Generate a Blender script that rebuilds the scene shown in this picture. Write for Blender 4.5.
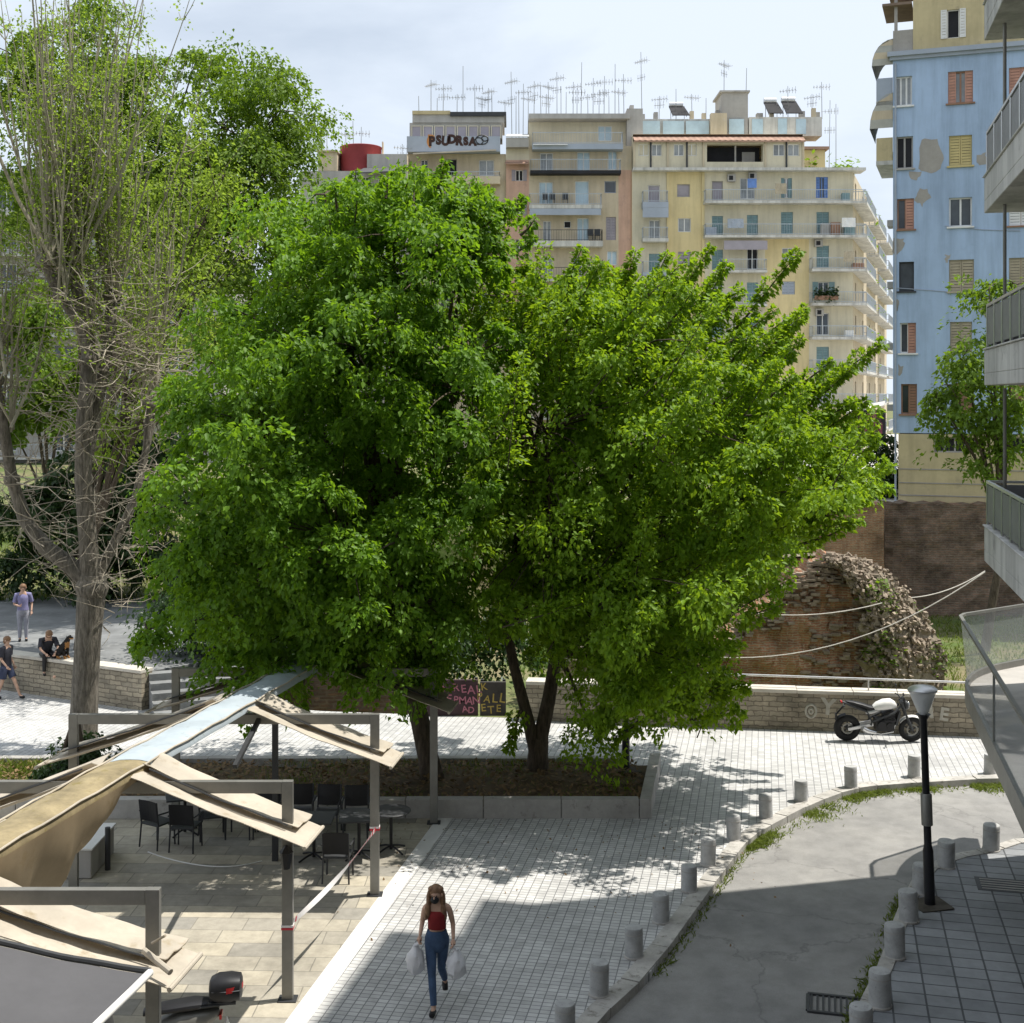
import bpy, bmesh, math, random
import numpy as np
from mathutils import Vector, Matrix

for o in list(bpy.data.objects):
    bpy.data.objects.remove(o)
SC = bpy.context.scene
COL = SC.collection
R = math.radians
PI = math.pi
rnd = random.Random(7)
rng = np.random.default_rng(11)

# ---------------------------------------------------------------- camera, sky, sun, exposure
F, HC, CX, HY = 1300.0, 8.4, 512.0, 394.0
cam = bpy.data.cameras.new('camera')
cam.sensor_width = 36.0
cam.lens = F / 1024 * 36
cam.shift_y = -(511.5 - HY) / 1024
cam.clip_start, cam.clip_end = 0.1, 3000
camo = bpy.data.objects.new('camera', cam)
COL.objects.link(camo)
camo.location = (0, 0, HC)
camo.rotation_euler = (R(90), 0, 0)
SC.camera = camo

TO_SUN = Vector((0.40, 0.10, 1.0)).normalized()
SUN_EL = math.asin(TO_SUN.z)
SUN_AZ = math.atan2(TO_SUN.x, TO_SUN.y)
w = bpy.data.worlds.new('World')
SC.world = w
w.use_nodes = True
wt = w.node_tree
wt.nodes.clear()
wo = wt.nodes.new('ShaderNodeOutputWorld')
wb = wt.nodes.new('ShaderNodeBackground')
wb.inputs['Strength'].default_value = 0.075
sky = wt.nodes.new('ShaderNodeTexSky')
sky.sky_type = 'NISHITA'
sky.sun_disc = False
sky.sun_elevation = SUN_EL
sky.sun_rotation = SUN_AZ
sky.dust_density = 1.2
tc = wt.nodes.new('ShaderNodeTexCoord')
mp = wt.nodes.new('ShaderNodeMapping')
mp.inputs['Scale'].default_value = (1.5, 1.5, 5.0)
mp.inputs['Location'].default_value = (0.35, 0.1, 0.3)
ns = wt.nodes.new('ShaderNodeTexNoise')
ns.inputs['Scale'].default_value = 1.7
ns.inputs['Detail'].default_value = 9
ns.inputs['Roughness'].default_value = 0.55
ns.inputs['Distortion'].default_value = 0.25
rp = wt.nodes.new('ShaderNodeValToRGB')
rp.color_ramp.elements[0].position = 0.25
rp.color_ramp.elements[0].color = (0.55, 0.55, 0.55, 1)
rp.color_ramp.elements[1].position = 0.52
rp.color_ramp.elements[1].color = (0.95, 0.95, 0.95, 1)
mx = wt.nodes.new('ShaderNodeMix')
mx.data_type = 'RGBA'
mx.inputs[7].default_value = (8.8, 9.7, 10.9, 1)
wt.links.new(tc.outputs['Generated'], mp.inputs['Vector'])
wt.links.new(mp.outputs[0], ns.inputs['Vector'])
wt.links.new(ns.outputs['Fac'], rp.inputs['Fac'])
wt.links.new(rp.outputs['Color'], mx.inputs[0])
wt.links.new(sky.outputs[0], mx.inputs[6])
wt.links.new(mx.outputs[2], wb.inputs['Color'])
wt.links.new(wb.outputs[0], wo.inputs['Surface'])

sl = bpy.data.lights.new('sun', 'SUN')
sl.energy = 4.6
sl.angle = R(0.53)
sl.color = (1.0, 0.955, 0.88)
so = bpy.data.objects.new('sun', sl)
COL.objects.link(so)
so.rotation_euler = TO_SUN.to_track_quat('Z', 'Y').to_euler()
so.location = (40, 10, 90)
SC.view_settings.view_transform = 'Standard'
SC.view_settings.look = 'None'
SC.view_settings.exposure = 0.42
SC.view_settings.gamma = 1
SC.cycles.max_bounces = 6
SC.cycles.diffuse_bounces = 3
SC.cycles.transmission_bounces = 4
SC.cycles.transparent_max_bounces = 8

# ---------------------------------------------------------------- pixel <-> place helpers (site survey)
def G(px, py, z=0.0):
    d = (HC - z) * F / (py - HY)
    return Vector(((px - CX) * d / F, d, z))
def P(px, py, d):
    return Vector(((px - CX) * d / F, d, HC - (py - HY) * d / F))

# ---------------------------------------------------------------- materials
MATS = {}
def _lnk(t, a, b): t.links.new(a, b)
def _base(name):
    m = bpy.data.materials.new(name)
    m.use_nodes = True
    t = m.node_tree
    p = t.nodes['Principled BSDF']
    MATS[name] = m
    return m, t, p
def _noise(t, scale, detail=4, vec=None, rough=.6):
    n = t.nodes.new('ShaderNodeTexNoise')
    n.inputs['Scale'].default_value = scale
    n.inputs['Detail'].default_value = detail
    n.inputs['Roughness'].default_value = rough
    if vec: _lnk(t, vec, n.inputs['Vector'])
    return n
def _mix(t, fac, a, b, mode='MIX'):
    n = t.nodes.new('ShaderNodeMix')
    n.data_type = 'RGBA'
    n.blend_type = mode
    for s, v in ((0, fac), (6, a), (7, b)):
        if isinstance(v, (int, float)): n.inputs[s].default_value = v
        elif isinstance(v, tuple): n.inputs[s].default_value = (*v[:3], 1)
        else: _lnk(t, v, n.inputs[s])
    return n.outputs[2]
def _ramp(t, fac, stops):
    n = t.nodes.new('ShaderNodeValToRGB')
    e = n.color_ramp.elements
    while len(e) < len(stops): e.new(0.5)
    for i, (p, c) in enumerate(stops):
        e[i].position = p
        e[i].color = (*((c,) * 3 if isinstance(c, (int, float)) else c), 1)
    _lnk(t, fac, n.inputs['Fac'])
    return n.outputs['Color']
def _pos(t):
    return t.nodes.new('ShaderNodeNewGeometry').outputs['Position']
def _obj(t):
    return t.nodes.new('ShaderNodeTexCoord').outputs['Object']
def _bump(t, p, h, strength=.3, dist=.02):
    b = t.nodes.new('ShaderNodeBump')
    b.inputs['Strength'].default_value = strength
    b.inputs['Distance'].default_value = dist
    _lnk(t, h, b.inputs['Height'])
    _lnk(t, b.outputs[0], p.inputs['Normal'])
def mk(name, col, rough=.8, var=.2, scale=1.5, bump=0., bscale=30., metal=0., spec=.3, stain=None, sthr=.58, streak=0.):
    m, t, p = _base(name)
    v = _pos(t)
    n1 = _noise(t, scale, 6, v)
    n2 = _noise(t, scale * 9, 3, v)
    lo = tuple(c * (1 - var) for c in col)
    hi = tuple(min(1, c * (1 + var)) for c in col)
    c = _mix(t, _ramp(t, n1.outputs['Fac'], [(.3, 0.), (.7, 1.)]), lo, hi)
    c = _mix(t, .35 * min(1, var * 3), c, _ramp(t, n2.outputs['Fac'], [(.3, .55), (.7, 1.)]), 'MULTIPLY')
    if stain:
        n3 = _noise(t, scale * 2.3, 7, v, .7)
        c = _mix(t, _ramp(t, n3.outputs['Fac'], [(sthr, 0.), (sthr + .12, 1.)]), c, stain)
    if streak:
        ms = t.nodes.new('ShaderNodeMapping'); ms.inputs['Scale'].default_value = (1, 1, .09)
        _lnk(t, v, ms.inputs['Vector'])
        n4 = _noise(t, 1.6, 6, ms.outputs[0], .7)
        c = _mix(t, streak, c, _ramp(t, n4.outputs['Fac'], [(.36, .5), (.56, 1.)]), 'MULTIPLY')
    _lnk(t, c, p.inputs['Base Color'])
    p.inputs['Roughness'].default_value = rough
    p.inputs['Metallic'].default_value = metal
    p.inputs['Specular IOR Level'].default_value = spec
    if bump:
        _bump(t, p, _noise(t, bscale, 4, v).outputs['Fac'], bump, .02)
    return m
def mk_tiles(name, ang, bw, bh, mortar, c1, c2, cm, rough=.75, off=0., stain=.5, bstr=.25, vert=False):
    m, t, p = _base(name)
    v = _pos(t)
    mpn = t.nodes.new('ShaderNodeMapping')
    mpn.inputs['Rotation'].default_value = (R(90), 0, 0) if vert else (0, 0, ang)
    if vert:
        mpn.inputs['Rotation'].default_value = (R(-90), 0, 0)
    _lnk(t, v, mpn.inputs['Vector'])
    nd = _noise(t, 6 if vert else 1.2, 2, v)
    wv = t.nodes.new('ShaderNodeVectorMath'); wv.operation = 'MULTIPLY_ADD'
    _lnk(t, nd.outputs['Color'], wv.inputs[0])
    k = .085 if vert else .03 if bw > .7 else .012
    wv.inputs[1].default_value = (k, k, k)
    _lnk(t, mpn.outputs[0], wv.inputs[2])
    b = t.nodes.new('ShaderNodeTexBrick')
    b.offset = off
    b.inputs['Scale'].default_value = 1
    b.inputs['Brick Width'].default_value = bw
    b.inputs['Row Height'].default_value = bh
    b.inputs['Mortar Size'].default_value = mortar
    b.inputs['Mortar Smooth'].default_value = .2
    b.inputs['Bias'].default_value = 0
    b.inputs['Color1'].default_value = (*c1, 1)
    b.inputs['Color2'].default_value = (*c2, 1)
    b.inputs['Mortar'].default_value = (*cm, 1)
    _lnk(t, wv.outputs[0], b.inputs['Vector'])
    n1 = _noise(t, .8 if vert else .55, 7, v, .65)
    n2 = _noise(t, 5, 5, v, .7)
    c = _mix(t, stain, b.outputs['Color'], _ramp(t, n1.outputs['Fac'], [(.34, .4 if vert else .55), (.58, 1.)]), 'MULTIPLY')
    if vert:
        n5 = _noise(t, 1.7, 6, v, .7)
        c = _mix(t, _ramp(t, n5.outputs['Fac'], [(.57, 0.), (.68, .6)]), c, cm)
    c = _mix(t, stain * .8, c, _ramp(t, n2.outputs['Fac'], [(.3, .6), (.62, 1.)]), 'MULTIPLY')
    _lnk(t, c, p.inputs['Base Color'])
    p.inputs['Roughness'].default_value = rough
    p.inputs['Specular IOR Level'].default_value = .25
    inv = t.nodes.new('ShaderNodeMath'); inv.operation = 'SUBTRACT'; inv.inputs[0].default_value = 1
    _lnk(t, b.outputs['Fac'], inv.inputs[1])
    ad = t.nodes.new('ShaderNodeMath'); ad.operation = 'MULTIPLY_ADD'
    _lnk(t, n2.outputs['Fac'], ad.inputs[0]); ad.inputs[1].default_value = .6
    _lnk(t, inv.outputs[0], ad.inputs[2])
    _bump(t, p, ad.outputs[0], bstr, .01 if not vert else .04)
    return m
def mk_leaf(name, dark, light, trans, tmix=.45, rough=.42):
    m, t, p = _base(name)
    g = t.nodes.new('ShaderNodeNewGeometry')
    n = _noise(t, .8, 3, g.outputs['Position'])
    f = t.nodes.new('ShaderNodeMath'); f.operation = 'MULTIPLY_ADD'
    _lnk(t, g.outputs['Random Per Island'], f.inputs[0]); f.inputs[1].default_value = .55
    s = t.nodes.new('ShaderNodeMath'); s.operation = 'MULTIPLY_ADD'
    _lnk(t, n.outputs['Fac'], s.inputs[0]); s.inputs[1].default_value = .9; s.inputs[2].default_value = -.22
    _lnk(t, s.outputs[0], f.inputs[2])
    c = _mix(t, f.outputs[0], dark, light)
    _lnk(t, c, p.inputs['Base Color'])
    p.inputs['Roughness'].default_value = rough
    p.inputs['Specular IOR Level'].default_value = .35
    tr = t.nodes.new('ShaderNodeBsdfTranslucent')
    c2 = _mix(t, f.outputs[0], tuple(x * .7 for x in trans), trans)
    _lnk(t, c2, tr.inputs['Color'])
    ms = t.nodes.new('ShaderNodeMixShader')
    ms.inputs[0].default_value = tmix
    _lnk(t, p.outputs[0], ms.inputs[1]); _lnk(t, tr.outputs[0], ms.inputs[2])
    _lnk(t, ms.outputs[0], t.nodes['Material Output'].inputs['Surface'])
    return m
def mk_cloth(name, col, trans=.3, stain=None, rough=.8, var=.18, scale=1.2):
    m = mk(name, col, rough, var, scale, .08, 60, stain=stain)
    t = m.node_tree; p = t.nodes['Principled BSDF']
    tr = t.nodes.new('ShaderNodeBsdfTranslucent')
    tr.inputs['Color'].default_value = (*col, 1)
    ms = t.nodes.new('ShaderNodeMixShader'); ms.inputs[0].default_value = trans
    _lnk(t, p.outputs[0], ms.inputs[1]); _lnk(t, tr.outputs[0], ms.inputs[2])
    _lnk(t, ms.outputs[0], t.nodes['Material Output'].inputs['Surface'])
    return m
def mk_glass(name, col=(.6, .65, .68), alpha=.35, rough=.06):
    m, t, p = _base(name)
    p.inputs['Base Color'].default_value = (*col, 1)
    p.inputs['Roughness'].default_value = rough
    p.inputs['Alpha'].default_value = alpha
    p.inputs['Specular IOR Level'].default_value = .7
    return m

TH_P = R(11.0)     # paving / pergola direction
TH_S = R(13.5)     # street direction
M_pave = mk_tiles('white_paving', TH_P, .15, .11, .009, (.64, .635, .615), (.50, .495, .48), (.24, .24, .24), off=0, stain=.5)
M_slabs = mk_tiles('grey_slabs', TH_S, .46, .34, .016, (.33, .34, .35), (.24, .25, .26), (.10, .105, .11), off=0, stain=.5)
M_terr = mk_tiles('cafe_slabs', TH_P - R(9), .82, .47, .010, (.50, .45, .35), (.30, .285, .25), (.25, .23, .19), off=.37, stain=.75)
M_conc = mk('concrete', (.42, .40, .37), .9, .22, 1.3, .25, 40, stain=(.2, .19, .17))
M_kerb = mk('kerb_concrete', (.44, .42, .385), .9, .25, 2.2, .3, 40, stain=(.2, .185, .16), sthr=.55)
M_boll = mk('bollard_concrete', (.42, .42, .41), .85, .2, 6, .25, 60, stain=(.17, .17, .17), sthr=.6)
M_band = mk('white_marble', (.68, .67, .645), .7, .12, 1.5, .1, 30, stain=(.42, .41, .39), sthr=.62)
M_brick = mk_tiles('ruin_brick', 0, .34, .075, .02, (.52, .25, .135), (.36, .165, .09), (.46, .34, .22), off=.5, stain=.9, bstr=.9, vert=True)
M_brick2 = mk_tiles('dark_masonry', 0, .4, .11, .03, (.33, .20, .135), (.19, .125, .095), (.25, .19, .14), off=.5, stain=1., bstr=.9, vert=True)
M_stone = mk_tiles('rubble_stone_wall', 0, .36, .125, .012, (.46, .40, .30), (.32, .285, .22), (.22, .19, .145), off=.43, stain=.8, bstr=.8, vert=True)
M_cap = mk('wall_cap', (.56, .52, .45), .85, .15, 2, .2, 30)
M_rubble = mk('ruin_rubble', (.25, .21, .155), .95, .45, 2.6, .9, 9, stain=(.14, .15, .07), sthr=.6)
M_soil = mk('soil', (.12, .085, .05), .95, .45, 2.2, .6, 25, stain=(.09, .12, .03), sthr=.56)

def mk_ground():
    m, t, p = _base('grass_ground')
    v = _pos(t)
    a = _noise(t, .35, 6, v); b = _noise(t, 4, 6, v)
    c = _mix(t, _ramp(t, a.outputs['Fac'], [(.4, 0.), (.62, 1.)]), (.085, .13, .022), (.21, .175, .09))
    c = _mix(t, .7, c, _ramp(t, b.outputs['Fac'], [(.3, .45), (.7, 1.2)]), 'MULTIPLY')
    _lnk(t, c, p.inputs['Base Color'])
    p.inputs['Roughness'].default_value = .95
    _bump(t, p, b.outputs['Fac'], .6, .1)
    return m
M_ground = mk_ground()
def mk_asphalt():
    m, t, p = _base('asphalt')
    v = _pos(t)
    a = _noise(t, .45, 6, v, .6); b = _noise(t, 60, 3, v); e = _noise(t, 2.5, 5, v)
    c = _mix(t, _ramp(t, a.outputs['Fac'], [(.35, 0.), (.65, 1.)]), (.26, .255, .245), (.345, .335, .315))
    c = _mix(t, .5, c, _ramp(t, b.outputs['Fac'], [(.3, .6), (.7, 1.)]), 'MULTIPLY')
    c = _mix(t, .45, c, _ramp(t, e.outputs['Fac'], [(.35, .6), (.6, 1.)]), 'MULTIPLY')
    vo = t.nodes.new('ShaderNodeTexVoronoi'); vo.feature = 'DISTANCE_TO_EDGE'
    vo.inputs['Scale'].default_value = .22
    ds = _noise(t, 1.6, 5, v)
    wv = t.nodes.new('ShaderNodeVectorMath'); wv.operation = 'MULTIPLY_ADD'
    _lnk(t, ds.outputs['Color'], wv.inputs[0]); wv.inputs[1].default_value = (.9, .9, .9)
    _lnk(t, v, wv.inputs[2]); _lnk(t, wv.outputs[0], vo.inputs['Vector'])
    c = _mix(t, _ramp(t, vo.outputs['Distance'], [(.0, .6), (.006, 0.)]), c, (.14, .135, .13))
    _lnk(t, c, p.inputs['Base Color'])
    p.inputs['Roughness'].default_value = .9
    p.inputs['Specular IOR Level'].default_value = .2
    _bump(t, p, b.outputs['Fac'], .2, .01)
    return m
M_asph = mk_asphalt()
def mk_bark(name, c1, c2, s=6):
    m, t, p = _base(name)
    v = _pos(t)
    mpn = t.nodes.new('ShaderNodeMapping'); mpn.inputs['Scale'].default_value = (1, 1, .22)
    _lnk(t, v, mpn.inputs['Vector'])
    a = _noise(t, s * 2.5, 6, mpn.outputs[0], .7)
    b = _noise(t, 1.1, 4, v)
    c = _mix(t, _ramp(t, a.outputs['Fac'], [(.35, 0.), (.65, 1.)]), c1, c2)
    c = _mix(t, .6, c, _ramp(t, b.outputs['Fac'], [(.3, .55), (.7, 1.1)]), 'MULTIPLY')
    _lnk(t, c, p.inputs['Base Color'])
    p.inputs['Roughness'].default_value = .95
    _bump(t, p, a.outputs['Fac'], .9, .06)
    return m
M_bark = mk_bark('maple_bark', (.055, .04, .026), (.15, .115, .08))
M_bark2 = mk_bark('pale_bark', (.085, .073, .056), (.26, .23, .185))
M_shoot = mk('pale_shoot', (.33, .30, .22), .9, .25, 2)
M_twig = mk('twig', (.33, .29, .225), .9, .3, 3)
M_leafA = mk_leaf('leaf_maple', (.06, .135, .010), (.17, .325, .02), (.32, .55, .02), .43, .55)
M_leafB = mk_leaf('leaf_maple_light', (.085, .17, .010), (.23, .385, .02), (.42, .62, .02), .44, .55)
M_leafC = mk_leaf('leaf_sparse', (.12, .18, .02), (.235, .31, .04), (.38, .54, .05), .5, .6)
M_leafD = mk_leaf('leaf_far', (.07, .13, .012), (.15, .24, .022), (.28, .44, .02), .42, .6)
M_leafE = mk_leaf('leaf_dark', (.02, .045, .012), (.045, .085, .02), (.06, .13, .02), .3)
M_grass = mk_leaf('grass_blade', (.09, .13, .02), (.2, .24, .045), (.26, .34, .04), .35, .6)
M_litter = mk_leaf('dry_litter', (.11, .065, .03), (.30, .2, .1), (.2, .13, .05), .2, .8)

M_steel = mk('grey_steel', (.23, .225, .205), .45, .15, 2, .05, 30, metal=.4)
M_steel_d = mk('dark_steel', (.045, .047, .05), .5, .15, 2)
M_black = mk('black_paint', (.018, .018, .02), .45, .2, 3)
M_canvas = mk_cloth('beige_canvas', (.60, .54, .445), .25, stain=(.42, .35, .24))
M_canvas_d = mk_cloth('brown_canvas', (.30, .235, .15), .3, stain=(.22, .16, .08))
M_greyfab = mk_cloth('grey_fabric', (.105, .104, .11), .1, rough=.75, var=.1)
M_memb = mk('white_membrane', (.43, .49, .53), .45, .15, 1.5, .05, 30, stain=(.27, .29, .28), sthr=.6)
M_moss = mk('mossy_membrane', (.29, .235, .135), .65, .35, 2.5, .1, 30, stain=(.2, .16, .06), sthr=.56)
M_whitep = mk('white_paint', (.74, .73, .7), .5, .08, 2)
M_red = mk('red_paint', (.5, .03, .03), .4, .1, 2)
M_skin = mk('skin', (.52, .33, .24), .55, .08, 8)
M_hair = mk('hair', (.22, .125, .07), .55, .3, 20)
M_jeans = mk('jeans', (.055, .095, .175), .85, .25, 9)
M_camis = mk('red_camisole', (.22, .018, .02), .8, .15, 8)
M_bag = mk_cloth('plastic_bag', (.84, .84, .86), .25, rough=.35, var=.1, scale=6)
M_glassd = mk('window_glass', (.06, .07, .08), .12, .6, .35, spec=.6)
M_glassl = mk('curtained_glass', (.34, .36, .37), .25, .35, .5, spec=.5)
M_glass = mk_glass('balcony_glass', (.42, .46, .47), .42)
M_lampg = mk_glass('lamp_glass', (.72, .74, .75), .75, .3)
M_alum = mk('aluminium', (.55, .55, .55), .35, .1, 3, metal=.7)
M_chrome = mk('chrome', (.6, .6, .6), .2, .05, 3, metal=.95)
M_rubber = mk('rubber', (.02, .02, .02), .8, .2, 5)

# ---------------------------------------------------------------- mesh builder
class MB:
    def __init__(s): s.v = []; s.f = []; s.m = []
    def add(s, vs, fs, mi=0):
        b = len(s.v)
        s.v += [tuple(v) for v in vs]
        s.f += [tuple(b + i for i in f) for f in fs]
        s.m += [mi] * len(fs)
        return s
    def box(s, c, size, rz=0., mi=0, M=None):
        hx, hy, hz = size[0] / 2, size[1] / 2, size[2] / 2
        pts = [Vector((x, y, z)) for z in (-hz, hz) for x, y in ((-hx, -hy), (hx, -hy), (hx, hy), (-hx, hy))]
        Q = M if M is not None else Matrix.Rotation(rz, 3, 'Z')
        pts = [Q @ p + Vector(c) for p in pts]
        return s.add(pts, [(3, 2, 1, 0), (4, 5, 6, 7), (0, 1, 5, 4), (1, 2, 6, 5), (2, 3, 7, 6), (3, 0, 4, 7)], mi)
    def bar(s, a, b, wd, ht, mi=0, up=(0, 0, 1)):
        a, b = Vector(a), Vector(b)
        d = b - a; L = d.length; d.normalize()
        u = Vector(up); x = d.cross(u)
        if x.length < 1e-4: x = d.cross(Vector((0, 1, 0)))
        x.normalize(); z = x.cross(d)
        Q = Matrix((x, d, z)).transposed()
        return s.box((a + b) / 2, (wd, L, ht), M=Q, mi=mi)
    def tube(s, pts, rad, n=6, mi=0, cap=True):
        pts = [Vector(p) for p in pts]
        if isinstance(rad, (int, float)): rad = [rad] * len(pts)
        vs = []; prev = None
        for i, p in enumerate(pts):
            d = (pts[min(i + 1, len(pts) - 1)] - pts[max(i - 1, 0)])
            if d.length < 1e-6: d = Vector((0, 0, 1))
            d.normalize()
            if prev is None:
                x = d.cross(Vector((0, 0, 1)))
                if x.length < .05: x = d.cross(Vector((0, 1, 0)))
            else:
                x = prev - d * prev.dot(d)
            x.normalize(); prev = x; y = d.cross(x)
            for k in range(n):
                a = 2 * PI * k / n
                vs.append(p + (x * math.cos(a) + y * math.sin(a)) * rad[i])
        fs = []
        for i in range(len(pts) - 1):
            for k in range(n):
                k2 = (k + 1) % n
                fs.append((i * n + k, i * n + k2, (i + 1) * n + k2, (i + 1) * n + k))
        if cap:
            fs.append(tuple(range(n - 1, -1, -1)))
            fs.append(tuple((len(pts) - 1) * n + k for k in range(n)))
        return s.add(vs, fs, mi)
    def lathe(s, prof, c=(0, 0, 0), n=24, mi=0, M=None):
        vs = []
        for r, z in prof:
            for k in range(n):
                a = 2 * PI * k / n
                p = Vector((r * math.cos(a), r * math.sin(a), z))
                if M is not None: p = M @ p
                vs.append(p + Vector(c))
        fs = []
        for i in range(len(prof) - 1):
            for k in range(n):
                k2 = (k + 1) % n
                fs.append((i * n + k, i * n + k2, (i + 1) * n + k2, (i + 1) * n + k))
        if prof[0][0] > 1e-4: fs.append(tuple(range(n - 1, -1, -1)))
        if prof[-1][0] > 1e-4: fs.append(tuple((len(prof) - 1) * n + k for k in range(n)))
        return s.add(vs, fs, mi)
    def prism(s, poly, z0, z1, mi=0):
        n = len(poly)
        vs = [(p[0], p[1], z0) for p in poly] + [(p[0], p[1], z1) for p in poly]
        fs = [tuple(range(n - 1, -1, -1)), tuple(range(n, 2 * n))]
        fs += [(i, (i + 1) % n, n + (i + 1) % n, n + i) for i in range(n)]
        return s.add(vs, fs, mi)
    def slab(s, poly, nrm, th, mi=0):
        """extrude a 3-D polygon along nrm by th"""
        n = len(poly); o = Vector(nrm).normalized() * th
        vs = [Vector(p) for p in poly] + [Vector(p) + o for p in poly]
        fs = [tuple(range(n - 1, -1, -1)), tuple(range(n, 2 * n))]
        fs += [(i, (i + 1) % n, n + (i + 1) % n, n + i) for i in range(n)]
        return s.add(vs, fs, mi)
    def sheet(s, grid, th=0., mi=0):
        """grid of points [i][j]; optional thickness along -z-ish"""
        ni, nj = len(grid), len(grid[0])
        vs = [Vector(p) for row in grid for p in row]
        fs = [(i * nj + j, i * nj + j + 1, (i + 1) * nj + j + 1, (i + 1) * nj + j) for i in range(ni - 1) for j in range(nj - 1)]
        if th:
            m = len(vs)
            vs2 = [v - Vector((0, 0, th)) for v in vs]
            fs2 = [tuple(m + k for k in reversed(f)) for f in fs]
            side = []
            for i in range(ni - 1):
                for j in (0, nj - 1):
                    a, b = i * nj + j, (i + 1) * nj + j
                    side.append((a, b, m + b, m + a))
            for j in range(nj - 1):
                for i in (0, ni - 1):
                    a, b = i * nj + j, i * nj + j + 1
                    side.append((a, b, m + b, m + a))
            vs += vs2; fs += fs2 + side
        return s.add(vs, fs, mi)
    def ball(s, c, r, n=10, mi=0):
        rx, ry, rz = (r, r, r) if isinstance(r, (int, float)) else r
        prof = []
        vs = []; fs = []
        m = n // 2 + 1
        for i in range(m + 1):
            th = PI * i / m
            for k in range(n):
                a = 2 * PI * k / n
                vs.append((c[0] + rx * math.sin(th) * math.cos(a), c[1] + ry * math.sin(th) * math.sin(a), c[2] - rz * math.cos(th)))
        for i in range(m):
            for k in range(n):
                fs.append((i * n + k, i * n + (k + 1) % n, (i + 1) * n + (k + 1) % n, (i + 1) * n + k))
        return s.add(vs, fs, mi)
    def build(s, name, mats, parent=None, smooth=False, bevel=0.):
        me = bpy.data.meshes.new(name)
        off = Vector((0, 0, 0)); q = parent
        while q is not None:
            off += q.location; q = q.parent
        me.from_pydata([tuple(Vector(v) - off) for v in s.v], [], s.f)
        for m in (mats if isinstance(mats, (list, tuple)) else [mats]): me.materials.append(m)
        if len(me.materials) > 1: me.polygons.foreach_set('material_index', s.m)
        bm = bmesh.new(); bm.from_mesh(me)
        bmesh.ops.recalc_face_normals(bm, faces=bm.faces)
        bm.to_mesh(me); bm.free()
        if smooth: me.shade_smooth() if hasattr(me, 'shade_smooth') else me.polygons.foreach_set('use_smooth', [True] * len(me.polygons))
        me.update()
        o = bpy.data.objects.new(name, me)
        COL.objects.link(o)
        if parent: o.parent = parent
        if bevel:
            b = o.modifiers.new('bevel', 'BEVEL'); b.width = bevel; b.segments = 2; b.limit_method = 'ANGLE'
        if smooth == 'auto' or smooth is True:
            try: me.set_sharp_from_angle(angle=R(40))
            except Exception: pass
        return o
def np_mesh(name, V, Fc, mat, parent=None):
    me = bpy.data.meshes.new(name)
    off = Vector((0, 0, 0)); q = parent
    while q is not None:
        off += q.location; q = q.parent
    V = V - np.array(off)
    k = Fc.shape[1]
    me.vertices.add(len(V)); me.vertices.foreach_set('co', V.astype(np.float32).ravel())
    me.loops.add(Fc.size); me.loops.foreach_set('vertex_index', Fc.astype(np.int32).ravel())
    me.polygons.add(len(Fc)); me.polygons.foreach_set('loop_start', np.arange(0, Fc.size, k, dtype=np.int32))
    me.polygons.foreach_set('loop_total', np.full(len(Fc), k, dtype=np.int32))
    me.materials.append(mat)
    me.update(calc_edges=True); me.validate()
    o = bpy.data.objects.new(name, me); COL.objects.link(o)
    if parent: o.parent = parent
    return o
def tag(o, label=None, cat=None, group=None, kind=None):
    if label: o['label'] = label
    if cat: o['category'] = cat
    if group: o['group'] = group
    if kind: o['kind'] = kind
    return o
def thing(name, loc, label, cat, group=None):
    o = bpy.data.objects.new(name, None)
    o.empty_display_size = .2
    COL.objects.link(o); o.location = loc
    return tag(o, label, cat, group)
def struct(name, mb, mat, smooth=False):
    return tag(mb.build(name, mat, None, smooth), kind='structure')
def kids(o): return [c for c in bpy.data.objects if c.parent == o]
def dup(root, loc, label, rz=None, group=None, scale=None):
    r = root.copy(); COL.objects.link(r); r.location = loc
    r['label'] = label
    if rz is not None: r.rotation_euler = (0, 0, rz)
    if scale: r.scale = scale
    if group: r['group'] = group
    for ch in root.children:
        c = ch.copy(); COL.objects.link(c); c.parent = r
        for g in ch.children:
            d = g.copy(); COL.objects.link(d); d.parent = c
    return r
def jit(a): return rnd.uniform(-a, a)
def text_mesh(body, size, extrude=.004, bold=0.):
    cu = bpy.data.curves.new('txt', 'FONT'); cu.body = body; cu.size = size; cu.extrude = extrude; cu.offset = bold
    cu.align_x = 'CENTER'; cu.align_y = 'CENTER'
    cu.resolution_u = 3
    o = bpy.data.objects.new('txt', cu); COL.objects.link(o)
    bpy.context.view_layer.update()
    me = bpy.data.meshes.new_from_object(o.evaluated_get(bpy.context.evaluated_depsgraph_get()))
    vs = [v.co.copy() for v in me.vertices]; fs = [tuple(p.vertices) for p in me.polygons]
    bpy.data.objects.remove(o); bpy.data.meshes.remove(me); bpy.data.curves.remove(cu)
    return vs, fs
def add_text(mb, body, size, c, xdir, ydir, extrude=.004, bold=0., mi=0, sx=1.):
    vs, fs = text_mesh(body, size, extrude, bold)
    x = Vector(xdir).normalized(); y = Vector(ydir).normalized(); n = x.cross(y)
    mb.add([Vector(c) + x * v.x * sx + y * v.y + n * v.z for v in vs], fs, mi)
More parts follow.
